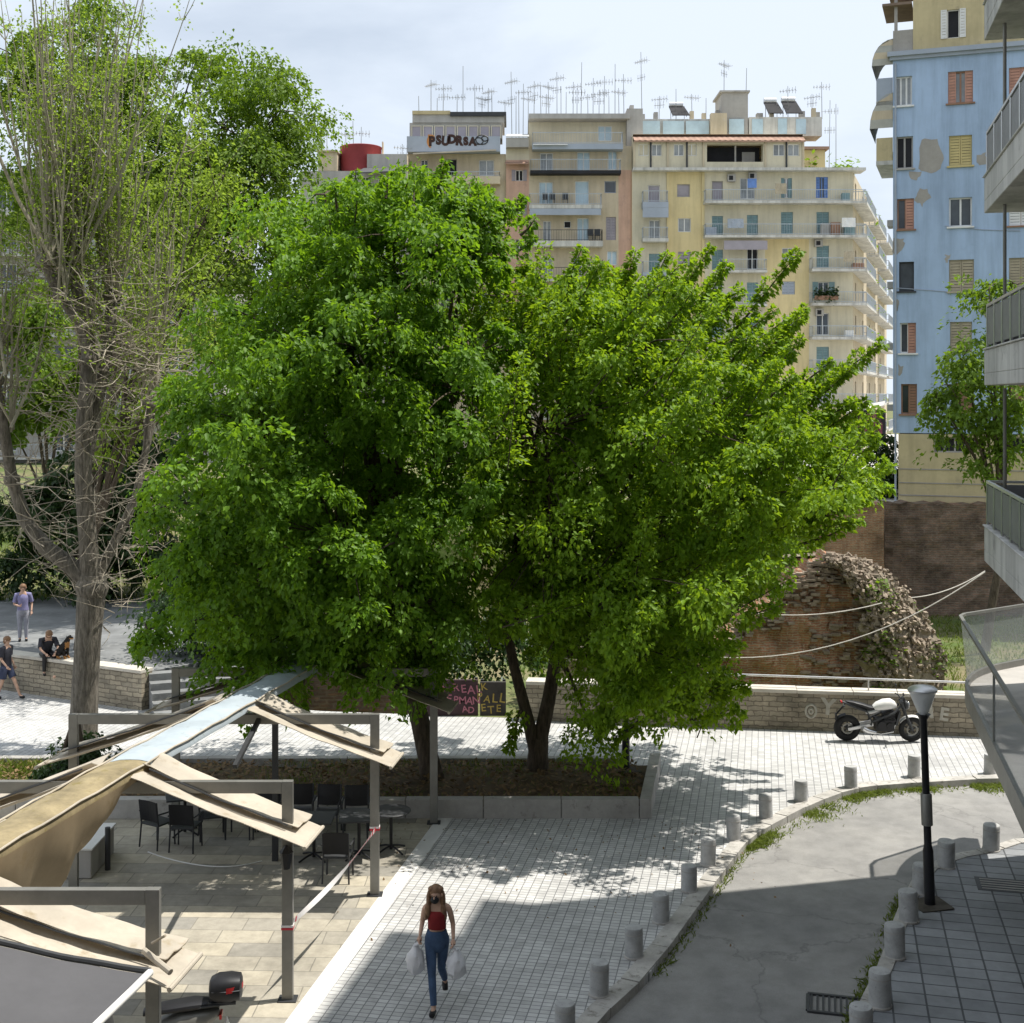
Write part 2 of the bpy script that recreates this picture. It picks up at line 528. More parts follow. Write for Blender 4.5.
def scrawl(mb, body, size, c, xdir, ydir, extrude=.004, bold=0., mi=0, sx=1., wob=.2):
    """hand-sprayed lettering: every letter turned, raised and sized a little differently"""
    x0 = Vector(xdir).normalized(); y0 = Vector(ydir).normalized(); st = size * .66 * sx
    for k, ch in enumerate(body):
        if ch == ' ': continue
        a = jit(wob); xd = x0 * math.cos(a) + y0 * math.sin(a); yd = y0 * math.cos(a + jit(.12)) - x0 * math.sin(a)
        add_text(mb, ch, size * (1 + jit(wob * .8)), Vector(c) + x0 * st * (k - (len(body) - 1) / 2) + y0 * jit(size * .13), xd, yd, extrude, bold, mi, sx)

# ================================================================ SETTING
U_P = Vector((math.sin(TH_P), math.cos(TH_P), 0)); V_P = Vector((math.cos(TH_P), -math.sin(TH_P), 0))
U_S = Vector((math.sin(TH_S), math.cos(TH_S), 0)); V_S = Vector((math.cos(TH_S), -math.sin(TH_S), 0))
def sst(a, b, x):
    t = np.clip((x - a) / (b - a), 0, 1); return t * t * (3 - 2 * t)
def zt(x, y):
    x = np.asarray(x, float); y = np.asarray(y, float)
    site = -.45 - 1.55 * sst(28.5, 30, y)
    left = -.45 + 1.2 * sst(37.5, 39, y) + .9 * sst(45, 54, y)
    L = sst(-5., -9., x)
    lo = site * (1 - L) + left * L
    up = 3.1
    k = sst(61.6, 62.4, y) * (1 - L) + sst(54, 66, y) * L
    return lo * (1 - k) + up * k
xs = np.concatenate([[-900, -300, -120], np.arange(-60, 60.1, 1.5), [120, 300, 900]])
ys = np.concatenate([[-60, -10, 5], np.arange(20, 60, 1.25), np.arange(60, 66, .4), [70, 80, 100, 140, 200, 400, 1600]])
XX, YY = np.meshgrid(xs, ys, indexing='ij')
ZZ = zt(XX, YY) + (rng.random(XX.shape) - .5) * .12 * ((YY > 38) & (YY < 61))
nj = len(ys)
gV = np.stack([XX, YY, ZZ], -1).reshape(-1, 3)
gF = np.array([(i * nj + j, (i + 1) * nj + j, (i + 1) * nj + j + 1, i * nj + j + 1) for i in range(len(xs) - 1) for j in range(nj - 1)])
tag(np_mesh('ground', gV, gF, M_ground), kind='structure')

kl = [G(*p) for p in [(594,1023),(651,971),(709,890),(730,862),(750,837),(777,822),(814,803),(850,790),(886,785),(1006,778)]]
kl = [kl[0] + (kl[0] - kl[2]).normalized() * 9] + kl + [kl[-1] + Vector((30, 1.0, 0))]
def wall_y(x): return 32.8 - .146 * (x - 4.82)
plaza = [(p.x, p.y) for p in kl] + [(39, 29.6), (20, wall_y(20) + .2), (-5, wall_y(-5) + .2), (-8.6, 35.4), (-9.8, 34.6), (-13.6, 36.5), (-34, 47.5), (-60, 47.5), (-60, 3), (-4, 3)]
mb = MB(); mb.prism(plaza, -.36, 0)
struct('plaza_pavement', mb, M_pave)

def offset_line(pts, dist):
    out = []
    for i, p in enumerate(pts):
        d = (pts[min(i + 1, len(pts) - 1)] - pts[max(i - 1, 0)]).normalized()
        out.append(p + Vector((-d.y, d.x, 0)) * dist)
    return out
def densify(pts, step):
    out = []
    for a, b in zip(pts, pts[1:]):
        n = max(1, int((b - a).length / step))
        out += [a.lerp(b, i / n) for i in range(n)]
    return out + [pts[-1]]
def smooth_line(pts, it=2):
    for _ in range(it):
        q = [pts[0]]
        for a, b in zip(pts, pts[1:]):
            q += [a.lerp(b, .25), a.lerp(b, .75)]
        pts = q + [pts[-1]]
    return pts
kls = smooth_line(kl, 1)
inner = offset_line(kls, .26); outer = offset_line(kls, -.02)
mb = MB()
for i in range(len(kls) - 1):
    a, b, c, d = outer[i], outer[i + 1], inner[i + 1], inner[i]
    g = .012
    dd = (b - a).normalized() * g
    mb.prism([(p.x, p.y) for p in (a + dd, b - dd, c - dd, d + dd)], -.2, .022 + jit(.008))
struct('kerb', mb, M_kerb)

# road
mb = MB()
mb.prism([(-6, 2), (45, 2), (45, 31), (-2, 30)], -.34, -.12)
struct('road', mb, M_asph)
# right pavement
kr = [G(*p) for p in [(854,1016),(884,957),(895,917),(918,871),(950,855),(986,849),(1024,837)]]
kr = [kr[0] + (kr[0] - kr[2]).normalized() * 10] + kr + [kr[-1] + Vector((12, 2.0, 0))]
mb = MB(); mb.prism([(p.x, p.y) for p in kr] + [(24, 2), (4, 2)], -.35, 0)
struct('right_pavement', mb, M_slabs)
krs = smooth_line(kr, 1)
o1 = offset_line(krs, .02); i1 = offset_line(krs, -.2)
mb = MB()
for i in range(len(krs) - 1):
    a, b, c, d = o1[i], o1[i + 1], i1[i + 1], i1[i]
    dd = (b - a).normalized() * .01
    mb.prism([(p.x, p.y) for p in (a + dd, b - dd, c - dd, d + dd)], -.2, .018 + jit(.006))
struct('right_kerb', mb, M_kerb)

# cafe terrace stone floor, white marble band
bA, bB = G(285, 1023), G(440, 815)
ud = (bB - bA).normalized(); vd = Vector((ud.y, -ud.x, 0))
b0, b1 = bA - ud * 9, bB + ud * .05
mb = MB()
mb.add([Vector(p) + Vector((0, 0, .004)) for p in (b0, b1, (-30, b1.y, 0), (-30, b0.y, 0))], [(0, 1, 2, 3)])
struct('cafe_terrace_floor', mb, M_terr)
mb = MB()
mb.add([p + Vector((0, 0, .009)) for p in (b0, b0 + vd * .3, b1 + vd * .3, b1)], [(3, 2, 1, 0)])
struct('marble_band', mb, M_band)
# manhole / gutter
t = thing('inspection_cover', G(1010, 886, .0), 'dark square inspection cover set in the grey slab pavement on the right', 'cover')
mb = MB(); c = G(1010, 886)
mb.box(c + Vector((0, 0, .003)), (1.1, .62, .008), -TH_S); mb.build('plate', M_steel_d, t)
mb = MB()
for k in range(5): mb.box(c + U_S * (-.22 + .11 * k) + Vector((0, 0, .009)), (.95, .03, .006), -TH_S)
mb.build('ribs', M_conc, t)
t = thing('drain_grate', G(835, 1006, -.12), 'dark iron drain grate in the road beside the right kerb', 'drain')
mb = MB(); c = G(835, 1006, -.12)
for k in range(9): mb.box(c + V_S * (-.32 + .08 * k) + Vector((0, 0, .012)), (.03, .5, .02), -TH_S)
mb.build('bars', M_steel_d, t)
mb = MB()
for s in (-1, 1):
    mb.box(c + U_S * (.27 * s) + Vector((0, 0, .015)), (.75, .05, .03), -TH_S); mb.box(c + V_S * (.37 * s) + Vector((0, 0, .014)), (.05, .49, .026), -TH_S)
mb.build('frame', M_steel_d, t)

# terrace with stone retaining wall and steps on the left
tw = [Vector((-9.83, 34.5, 0)), Vector((-13.6, 36.45, 0)), Vector((-34, 47.3, 0))]
mb = MB(); mb.prism([(-9.9, 34.9), (-7.2, 37.6), (-7.2, 50), (-40, 54), (-40, 51), (-34, 47.7), (-13.6, 36.85)], -.5, .93)
struct('upper_terrace', mb, mk('terrace_stone', (.20, .205, .205), .85, .25, .9, .2, 12, stain=(.30, .30, .29)))  # base colour darkened to stand in for the trees' shade
t = thing('stone_retaining_wall', tw[0], 'low rubble stone wall with pale cap below the grey terrace at left', 'wall')
mb = MB(); cp = MB()
ofs = Vector((.17, .36, 0))
for a, b in zip(tw, tw[1:]):
    d = (b - a).normalized(); n = Vector((-d.y, d.x, 0)); n = n if n.y > 0 else -n
    mb.prism([(p.x, p.y) for p in (a, b, b + n * .4, a + n * .4)], -.1, .98)
    cp.prism([(p.x, p.y) for p in (a - n * .04, b - n * .04, b + n * .44, a + n * .44)], .985, 1.06)
mb.build('wall', M_stone, t); cp.build('cap', M_cap, t)
t = thing('stone_steps', (-8.8, 35, 0), 'worn stone steps leading up to the grey terrace at left', 'steps')
for k in range(5):
    mb = MB(); z1 = .93 - .186 * k
    q = Vector((-9.7, 35.0, 0)); dx = Vector((.93, .36, 0)); dy = Vector((.36, -.93, 0))
    st = q + dx * 0 + dy * (.36 * k)
    mb.prism([(p.x, p.y) for p in (st - dx * .1, st + dx * (2.6 + .2 * k), st + dx * (2.6 + .2 * k) + dy * .36 - dy * 0, st + dy * .36 - dx * .1)][::-1], 0 if k else -.1, z1)
    mb.build('step', MATS['terrace_stone'], t)  # same darkened stone, tree shade put into the colour of the steps

# planter bed
y0, x1, xb, y1, xl = 25.72, 2.52, 3.08, 28.8, -16.0
t = thing('planter_bed', (-3, 27, 0), 'long low concrete planter bed under the two green maple trees', 'planter')
mb = MB()
nseg = 12
for k in range(nseg):
    a = xl + (x1 - xl) * k / nseg; b = xl + (x1 - xl) * (k + 1) / nseg
    mb.prism([(a + .006, y0), (b - .006, y0), (b - .006, y0 + .24), (a + .006, y0 + .24)], -.02, .37 + jit(.006))
    mb.prism([(a + .006, y1), (b - .006, y1), (b - .006, y1 + .22), (a + .006, y1 + .22)], -.02, .33 + jit(.006))
mb.prism([(x1 + .005, y0 + .0), (x1 + .24, y0 + .002), (xb + .24, y1 + .22), (xb, y1 + .22)], -.02, .385)
mb.build('wall', M_conc, t, bevel=.012)
gx = np.linspace(xl + .05, x1 + .02, 60); gy = np.linspace(y0 + .2, y1 + .05, 14)
mb = MB()
mb.sheet([[(x + (y - y0) / (y1 - y0) * (.5 if x > 1.9 else 0), y, .20 + .05 * math.sin(x * 1.7) + .04 * math.sin(y * 2.1 + x) + .10 * (1 - abs((y - 27.2) / 1.6)) + jit(.012)) for y in gy] for x in gx])
mb.build('soil', M_soil, t, smooth=True)
def blades(name, pts, h, wd, mat, parent=None, lean=.4):
    pts = np.asarray(pts); n = len(pts)
    a = rng.random(n) * 2 * PI
    hh = h * (.5 + rng.random(n)); ww = wd * (.6 + .8 * rng.random(n))
    s = np.stack([np.cos(a), np.sin(a), np.zeros(n)], 1) * ww[:, None]
    ln = np.stack([rng.normal(0, lean, n), rng.normal(0, lean, n), np.ones(n)], 1)
    tip = pts + ln * hh[:, None]; mid = pts + ln * hh[:, None] * np.array([.3, .3, .55])
    V = np.stack([pts - s * .5, pts + s * .5, mid + s * .4, tip, mid - s * .4], 1).reshape(-1, 3)
    Fc = np.arange(n)[:, None] * 5 + np.array([[0, 1, 2, 3, 4]])
    return np_mesh(name, V, Fc.reshape(-1, 5), mat, parent)
def flats(name, pts, size, mat, parent=None):
    pts = np.asarray(pts); n = len(pts)
    a = rng.random(n) * 2 * PI; sz = size * (.5 + rng.random(n))
    u = np.stack([np.cos(a), np.sin(a), rng.normal(0, .35, n)], 1) * sz[:, None]
    v = np.stack([-np.sin(a), np.cos(a), rng.normal(0, .35, n)], 1) * sz[:, None] * .6
    V = np.stack([pts - u, pts - v, pts + u, pts + v], 1).reshape(-1, 3)
    Fc = (np.arange(n)[:, None] * 4 + np.arange(4)[None]).reshape(-1, 4)
    return np_mesh(name, V, Fc, mat, parent)
n = 9000
px_ = rng.uniform(xl, x1, n); py_ = rng.uniform(y0 + .3, y1 - .05, n)
keep = (np.sin(px_ * 1.1) + np.sin(py_ * 2.3 + px_ * .7) + rng.normal(0, .6, n)) > -.1
o = blades('planter_grass', np.stack([px_, py_, np.full(n, .26)], 1)[keep], .09, .018, M_grass)
tag(o, 'thin short grass growing in the planter bed', 'grass', kind='stuff')
n = 5200
px_ = rng.uniform(xl, x1 + .2, n); py_ = rng.uniform(y0 + .26, y1 - .02, n)
o = flats('leaf_litter', np.stack([px_, py_, .30 + .1 * (1 - np.abs((py_ - 27.2) / 1.6))], 1), .05, M_litter)
tag(o, 'dry brown leaves lying on the planter soil', 'leaf litter', kind='stuff')
# weeds along the kerbs
pts = []
kk = densify(kls, .05)
for i, p in enumerate(kk[:-1]):
    if not (19 < p.y < 29.5 and p.x < 14): continue
    d = (kk[i + 1] - p).normalized(); nn = Vector((d.y, -d.x, 0))
    dens = 13 if p.y > 24.3 else 1
    if math.sin(p.x * 1.9) + math.sin(p.x * 4.3 + 1) + jit(.8) < -.2: dens = 1
    wd = (.14 + .14 * max(0, math.sin(p.x * 1.3))) if p.y > 24.5 else .08
    for _ in range(dens * 3):
        q = p + nn * (abs(rnd.gauss(0, 1)) * wd + .02) + Vector((jit(.05), jit(.05), 0))
        pts.append((q.x, q.y, -.12))
kk = densify(krs, .05)
for i, p in enumerate(kk[:-1]):
    if not (13 < p.y < 22): continue
    d = (kk[i + 1] - p).normalized(); nn = Vector((-d.y, d.x, 0))
    if math.sin(p.y * 2.1) + jit(.9) < -.4: continue
    for _ in range(9):
        q = p + nn * (abs(rnd.gauss(0, .07)) + .03) + Vector((jit(.05), jit(.05), 0))
        pts.append((q.x, q.y, -.12))
tag(blades('kerb_weeds', pts, .065, .022, M_grass, lean=.9), 'green weeds growing along the kerb edges', 'weeds', kind='stuff')
# lawn tufts at left and in the ruin site
n = 26000
px_ = np.concatenate([rng.uniform(-26, -10, n // 3), rng.uniform(13, 26, n // 3), rng.uniform(-16, -9, n // 6)])
py_ = np.concatenate([rng.uniform(47, 62, n // 3), rng.uniform(36, 61, n // 3), rng.uniform(26.3, 28.5, n // 6)])
zz = zt(px_, py_)
zz[-(n // 6):] = .24
tag(blades('lawn_grass', np.stack([px_, py_, zz], 1), .16, .05, M_grass, lean=.5), 'long green grass on the open ground behind the walls', 'grass', kind='stuff')

# parapet wall behind the white strip
wA = Vector((.35, wall_y(.35), 0)); wB = Vector((22, wall_y(22), 0))
t = thing('parapet_wall', wA, 'low stone parapet wall with pale cap and rail behind the motorcycle', 'wall')
dw = (wB - wA).normalized(); nw = Vector((-dw.y, dw.x, 0))
mb = MB(); mb.prism([(p.x, p.y) for p in (wA, wB, wB + nw * .4, wA + nw * .4)], -2.3, .93); mb.build('wall', M_stone, t)
mb = MB()
L = (wB - wA).length; nn = 16
for k in range(nn):
    a = wA + dw * (L * k / nn + .005); b = wA + dw * (L * (k + 1) / nn - .005)
    mb.prism([(p.x, p.y) for p in (a - nw * .05, b - nw * .05, b + nw * .45, a + nw * .45)], .932, 1.02 + jit(.006))
mb.build('cap', M_cap, t, bevel=.01)
mb = MB()
r0 = wA + nw * .2
mb.tube([r0 + dw * 2 + Vector((0, 0, 1.32)), r0 + dw * (L - .5) + Vector((0, 0, 1.24))], .028, 8)
mb.build('rail', M_alum, t, smooth=True)
mb = MB()
for k in range(7):
    a = r0 + dw * (2.2 + 3.2 * k); mb.tube([a + Vector((0, 0, .95)), a + Vector((0, 0, 1.3))], .02, 6)
mb.build('rail_post', M_alum, t)
# pale graffiti on the wall
M_spray = mk('pale_spray_paint', (.44, .42, .36), .8, .2, 8)
mb = MB()
def on_wall(px, py):
    # ray to wall plane
    d = Vector(((px - CX) / F, 1, -(py - HY) / F))
    o = Vector((0, 0, HC)); k = (wA - nw * .004 - o).dot(nw) / d.dot(nw)
    return o + d * k
for (cx, cy, rr) in ((811, 711, 6.5), (811, 711, 2.3)):
    pts_ = [on_wall(cx + rr * .8 * math.cos(a), cy + rr * math.sin(a)) for a in np.linspace(0, 2 * PI, 17)]
    mb.tube([p - nw * .002 for p in pts_], .03, 4)
up = Vector((0, 0, 1))
scrawl(mb, 'Y', .55, on_wall(828, 710) - nw * .006, dw, up, .003, .02)
scrawl(mb, 'N', .5, on_wall(925, 712) - nw * .006, dw, up, .003, .015)
scrawl(mb, 'E', .45, on_wall(944, 714) - nw * .006, dw, up, .003, .015)
mb.build('graffiti', M_spray, t)

# graffiti boards at the wall's left end
M_board = mk('dark_red_board', (.055, .03, .035), .7, .3, 3)
M_board2 = mk('dark_board', (.05, .045, .04), .7, .3, 3)
M_pink = mk('pink_spray', (.40, .15, .20), .7, .15, 9)
M_yel = mk('yellow_spray', (.38, .28, .07), .7, .15, 9)
def board(px0, px1, ytop, ybase, mat, tm, rows, label):
    d = HC * F / (ybase - HY)
    a = G(px0, ybase); b = G(px1, ybase)
    h = HC - (ytop - HY) * d / F
    t = thing('graffiti_board', (a + b) / 2, label, 'board')
    mb = MB(); mb.box((a + b) / 2 + Vector((0, .05, h / 2)), ((b - a).length, .1, h)); mb.build('panel', mat, t, bevel=.01)
    mb = MB()
    for s in (0, 1):
        mb.box((a if s == 0 else b) + Vector(((.05 if s == 0 else -.05), .14, h / 2 + .02)), (.08, .07, h + .04))
    mb.build('post', M_steel_d, t)
    mb = MB()
    for (tx, px, py, sz) in rows:
        scrawl(mb, tx, sz, P(px, py, d) + Vector((0, -.006, 0)), (1, 0, jit(.06)), (0, 0, 1), .003, .003)
    mb.build('graffiti', tm, t)
board(422, 478, 680, 716, M_board, M_pink, [('ND REAL', 456, 689, .30), ('OI ZEPMAN', 449, 700, .27), ('AD', 468, 710, .25)], 'dark red board with pink graffiti writing behind the left maple trunk')
board(480, 506, 682, 716, M_board2, M_yel, [('K', 484, 686, .26), ('PALL', 491, 698, .30), ('ETE', 491, 709, .30)], 'dark board with yellow graffiti writing beside the pink one')

# ---------------------------------------------------------------- ruins
def rough_prism(mb, poly, z0, ztop, nz=5, jitter=.12, top=None):
    """wall block whose faces are broken up; ztop(x,y) gives the crest"""
    n = len(poly)
    P2 = []
    for i in range(n):
        a, b = Vector(poly[i]), Vector(poly[(i + 1) % n])
        m = max(1, int((b - a).length / .45))
        P2 += [a.lerp(b, k / m) for k in range(m)]
    n = len(P2)
    rows = []
    for j in range(nz + 1):
        row = []
        for p in P2:
            h = ztop(p.x, p.y); z = z0 + (h - z0) * j / nz
            row.append(Vector((p.x + jit(jitter) * .5, p.y + jit(jitter) * .5, z + (jit(jitter) if 0 < j else 0))))
        rows.append(row)
    vs = [p for r in rows for p in r]
    fs = [(j * n + i, j * n + (i + 1) % n, (j + 1) * n + (i + 1) % n, (j + 1) * n + i) for j in range(nz) for i in range(n)]
    c = sum((Vector((p.x, p.y, 0)) for p in P2), Vector()) / n
    vs.append(Vector((c.x, c.y, ztop(c.x, c.y))))
    fs += [(nz * n + i, nz * n + (i + 1) % n, len(vs) - 1) for i in range(n)]
    mb.add(vs, fs)
# big ruin: brick face (towards us) and a rubble flank sloping down to the right
DR = 39.0
def rx(px, d=DR): return (px - CX) * d / F
def rz(py, d=DR): return HC - (py - HY) * d / F
t = thing('brick_ruin', (rx(830), DR, -2), 'broken brown brick ruin with a rubble slope behind the parapet wall', 'ruin')
crest = [(700, 668), (722, 650), (745, 625), (770, 612), (790, 590), (815, 572), (835, 560), (850, 561)]
def crest_z(x):
    px = x * F / DR + CX
    for (a, za), (b, zb) in zip(crest, crest[1:]):
        if px <= b: return rz(za + (zb - za) * max(0, (px - a)) / (b - a))
    return rz(561)
# face: grid following crest, with courses pushed in and out
arch = [(850, 562), (866, 580), (876, 605), (880, 640), (878, 668), (872, 700), (870, 760)]
cols = np.linspace(rx(700), rx(878), 44)
grid = []
for x in cols:
    ztop = crest_z(x) + .16 * math.sin(x * 9) * math.sin(x * 3.7) + jit(.14)
    pxx = x * F / DR + CX
    if pxx > 850: ztop = rz(562 + (pxx - 850) / 28 * 95)
    grid.append([(x, DR + .05 * math.sin(x * 2.1) + .07 * math.sin(z * 5.3 + x * 1.1) + .05 * math.sin(x * 7 + z * 3) + jit(.045) + .35 * (z - rz(740)) / 6, z) for z in np.linspace(-2.2, ztop, 22)])
mb = MB(); mb.sheet(grid)
# back & top give it real thickness
back = [[(p[0], p[1] + 2.2, p[2] * .98) for p in col] for col in grid]
mb.sheet(back)
mb.sheet([[c[-1] for c in grid], [(c[-1][0], c[-1][1] + 1.1, c[-1][2] + .05 + jit(.1)) for c in grid], [c[-1] for c in back]])
mb.sheet([grid[0], back[0]])
mb.build('brick_face', M_brick, t)
# rubble flank: a lumpy surface from crest to ground, bulging towards the right
prof_top = [(838, 557), (862, 558), (886, 572), (904, 590), (922, 612), (936, 634), (943, 655), (944, 690), (942, 760)]
prof_in = [(826, 560), (846, 572), (858, 600), (864, 628), (866, 645), (864, 662), (860, 685), (858, 705), (856, 762)]
mb = MB()
ni, nj_ = 26, 13
rows = []
def lerp_pts(pts, t_):
    k = t_ * (len(pts) - 1); i = min(int(k), len(pts) - 2); f = k - i
    return (pts[i][0] + (pts[i + 1][0] - pts[i][0]) * f, pts[i][1] + (pts[i + 1][1] - pts[i][1]) * f)
for i in range(ni * 2):
    tt = i / (ni * 2 - 1)
    a = lerp_pts(prof_in, tt); a = (a[0] + 6 * math.sin(i * .55) + jit(4), a[1]); b = lerp_pts(prof_top, tt)
    row = []
    for j in range(nj_ * 2):
        s = j / (nj_ * 2 - 1)
        d = DR - .28 + 1.1 * s ** 1.5 - .35 * math.sin(PI * s) + jit(.10)
        row.append(P(a[0] + (b[0] - a[0]) * s, a[1] + (b[1] - a[1]) * s, d) + Vector((jit(.07), 0, jit(.09))))
    rows.append(row)
mb.sheet(rows)
br = [[r[-1] + Vector((-.0, 0, 0)), r[-1] + Vector((-.5, 1.0, -.05)), r[-1] + Vector((-1.6, 1.6, -.2))] for r in rows]
mb.sheet(br)
mb.build('rubble_flank', M_rubble, t)
# loose stones and small plants on the flank
mb = MB()
for _ in range(1300):
    r = rows[rnd.randrange(len(rows) - 6)][rnd.randrange(3, nj_ * 2)]
    s = rnd.uniform(.025, .075)
    Q = Matrix.Rotation(rnd.random() * 3, 3, Vector((rnd.random(), rnd.random(), rnd.random())).normalized())
    mb.box(r + Vector((jit(.08), jit(.05), jit(.08))), (s * 2.4, s * 1.5, s), M=Q)
for _ in range(520):
    c_ = grid[rnd.randrange(2, len(grid) - 1)]; r = c_[-1 - int(abs(rnd.gauss(0, 1.3)))] if rnd.random() < .6 else grid[rnd.randrange(26, 43)][rnd.randrange(0, 22)]
    mb.box(Vector(r) + Vector((jit(.12), -.04 + jit(.05), jit(.12))), (rnd.uniform(.12, .3), rnd.uniform(.1, .2), rnd.uniform(.05, .09)), rnd.uniform(-.4, .4))
mb.build('loose_bricks', mk('weathered_stone', (.31, .25, .19), .95, .35, 3, .4, 20), t)
pts = []
for _ in range(1700):
    r = rows[int(len(rows) * (.25 + .75 * rnd.random()) - 1)][rnd.randrange(0, nj_ * 2)]
    if math.sin(r.x * 3) + math.sin(r.z * 4 + r.x) > .3: pts.append((r.x + jit(.15), r.y - .06, r.z + jit(.1)))
tag(flats('ruin_plants', np.array(pts), .07, M_leafD, t), kind='stuff')
# brick wall stub behind, and dark retaining wall below the street
def block_wall(name, label, px0, px1, ytop0, ytop1, d, z0, thick, mat, cat='wall', rough=.1, turn=0.):
    a = P(px0, 400, d); b = P(px1, 400, d + turn)
    h0, h1 = rz(ytop0, d), rz(ytop1, d + turn)
    t = thing(name, (a.x, d, z0), label, cat)
    mb = MB()
    g1 = []
    n = max(6, int(abs(b.x - a.x) / .35)); m = max(5, int((h0 - z0) / .35))
    for i in range(n + 1):
        f = i / n; x = a.x + (b.x - a.x) * f; y = d + turn * f; h = h0 + (h1 - h0) * f + jit(rough)
        g1.append([Vector((x + jit(rough) * .3, y + jit(rough) * .6, z0 + (h - z0) * j / m)) for j in range(m + 1)])
    g2 = [[p + Vector((0, thick, 0)) for p in c] for c in g1]
    mb.sheet(g1); mb.sheet(g2); mb.sheet([[c[-1] for c in g1], [c[-1] for c in g2]])
    mb.sheet([g1[0], g2[0]]); mb.sheet([g1[-1], g2[-1]])
    mb.build('wall', mat, t)
    return t
block_wall('brick_wall_stub', 'reddish brick wall stub between the maple crown and the dark street wall', 800, 884, 507, 503, 59.5, -2.2, 1.6, M_brick, rough=.05)
block_wall('street_retaining_wall', 'tall dark old masonry wall below the blue building', 885, 1180, 503, 505, 61.2, -2.4, 1.2, M_brick2, rough=.1, turn=-1.0)
block_wall('low_ruin_wall', 'low pinkish ruin wall seen under the right maple branches', 655, 700, 622, 632, 44, -2.2, 1.4, M_brick, 'ruin', .2)
block_wall('ruin_wall_fragment', 'pale stone wall fragment in the shade behind the right maple', 560, 660, 640, 652, 41, -2.2, 1.2, M_stone, 'ruin', .22)
block_wall('ruin_pier', 'brown brick pier in deep shade between the steps and left maple', 196, 236, 628, 640, 39.5, -.4, 1.0, M_brick2, 'ruin', .15)
block_wall('garden_wall', 'dark stone garden wall in the shade beyond the cafe tables', 250, 418, 668, 672, 36.8, -2.2, .5, M_brick2, 'wall', .08)
# sagging white ropes across the site
M_rope = mk('pale_rope', (.5, .47, .42), .9, .15, 6)
def rope(pts3, sag, label):
    mb = MB(); a, b = Vector(pts3[0]), Vector(pts3[1])
    mb.tube([a.lerp(b, k / 14) - Vector((0, 0, sag * 4 * (k / 14) * (1 - k / 14))) for k in range(15)], .017, 6)
    tag(mb.build('rope', M_rope, None, smooth=True), label, 'rope')
rope((P(700, 603, 36.5), P(882, 603, 38.2)), .35, 'upper pale rope sagging across the front of the brick ruin')
rope((P(712, 657, 36.6), P(985, 572, 37.6)), .75, 'lower pale rope rising to the right across the brick ruin')
rope((P(905, 598, 40.5), P(985, 571, 42)), .2, 'short pale rope in front of the dark street wall')

# fallen leaves on the paving near the bed
n = 240
px_ = rng.uniform(-3, 4.5, n); py_ = 25.6 - np.abs(rng.normal(0, 2.2, n))
tag(flats('fallen_leaves', np.stack([px_, py_, np.full(n, .018)], 1), .022, M_litter), 'small dry leaves scattered on the white paving before the planter', 'fallen leaves', kind='stuff')

# ================================================================ BUILDINGS
class Fac:
    def __init__(s, O, sd):
        s.O = Vector(O); s.sd = Vector(sd).normalized(); s.n = Vector((s.sd.y, -s.sd.x, 0))
    def at(s, a, z, out=0.): return Vector((s.O.x, s.O.y, 0)) + s.sd * a + Vector((0, 0, z)) + s.n * out
    def px(s, px, py):
        d = Vector(((px - CX) / F, 1, -(py - HY) / F)); o = Vector((0, 0, HC))
        k = (s.O - o).dot(s.n) / d.dot(s.n); p = o + d * k
        return ((p - s.O).dot(s.sd), p.z)
    def rect(s, r):
        a, z1 = s.px(r[0], r[1]); b, z0 = s.px(r[2], r[3])
        return (a, z0, b, z1)
    def box(s, mb, a0, a1, z0, z1, o0, o1, mi=0):
        pts = [s.at(a, z, o) for z in (z0, z1) for a, o in ((a0, o1), (a1, o1), (a1, o0), (a0, o0))]
        mb.add(pts, [(3, 2, 1, 0), (4, 5, 6, 7), (0, 1, 5, 4), (1, 2, 6, 5), (2, 3, 7, 6), (3, 0, 4, 7)], mi)
    def wall(s, mb, a0, a1, z0, z1, rects, depth=.16, mi=0, out=0.):
        rs = [r for r in rects if r[0] >= a0 - 1e-4 and r[2] <= a1 + 1e-4 and r[1] >= z0 - 1e-4 and r[3] <= z1 + 1e-4]
        A = sorted(set([a0, a1] + [v for r in rs for v in (r[0], r[2])])); Z = sorted(set([z0, z1] + [v for r in rs for v in (r[1], r[3])]))
        for i in range(len(A) - 1):
            for j in range(len(Z) - 1):
                ca, cz = (A[i] + A[i + 1]) / 2, (Z[j] + Z[j + 1]) / 2
                if any(r[0] < ca < r[2] and r[1] < cz < r[3] for r in rs): continue
                mb.add([s.at(A[i], Z[j], out), s.at(A[i + 1], Z[j], out), s.at(A[i + 1], Z[j + 1], out), s.at(A[i], Z[j + 1], out)], [(0, 1, 2, 3)], mi)
        for r in rs:
            c = [(r[0], r[1]), (r[2], r[1]), (r[2], r[3]), (r[0], r[3])]
            for k in range(4):
                p, q = c[k], c[(k + 1) % 4]
                mb.add([s.at(*p, out), s.at(*q, out), s.at(*q, out - depth), s.at(*p, out - depth)], [(0, 1, 2, 3)], mi)
        return rs
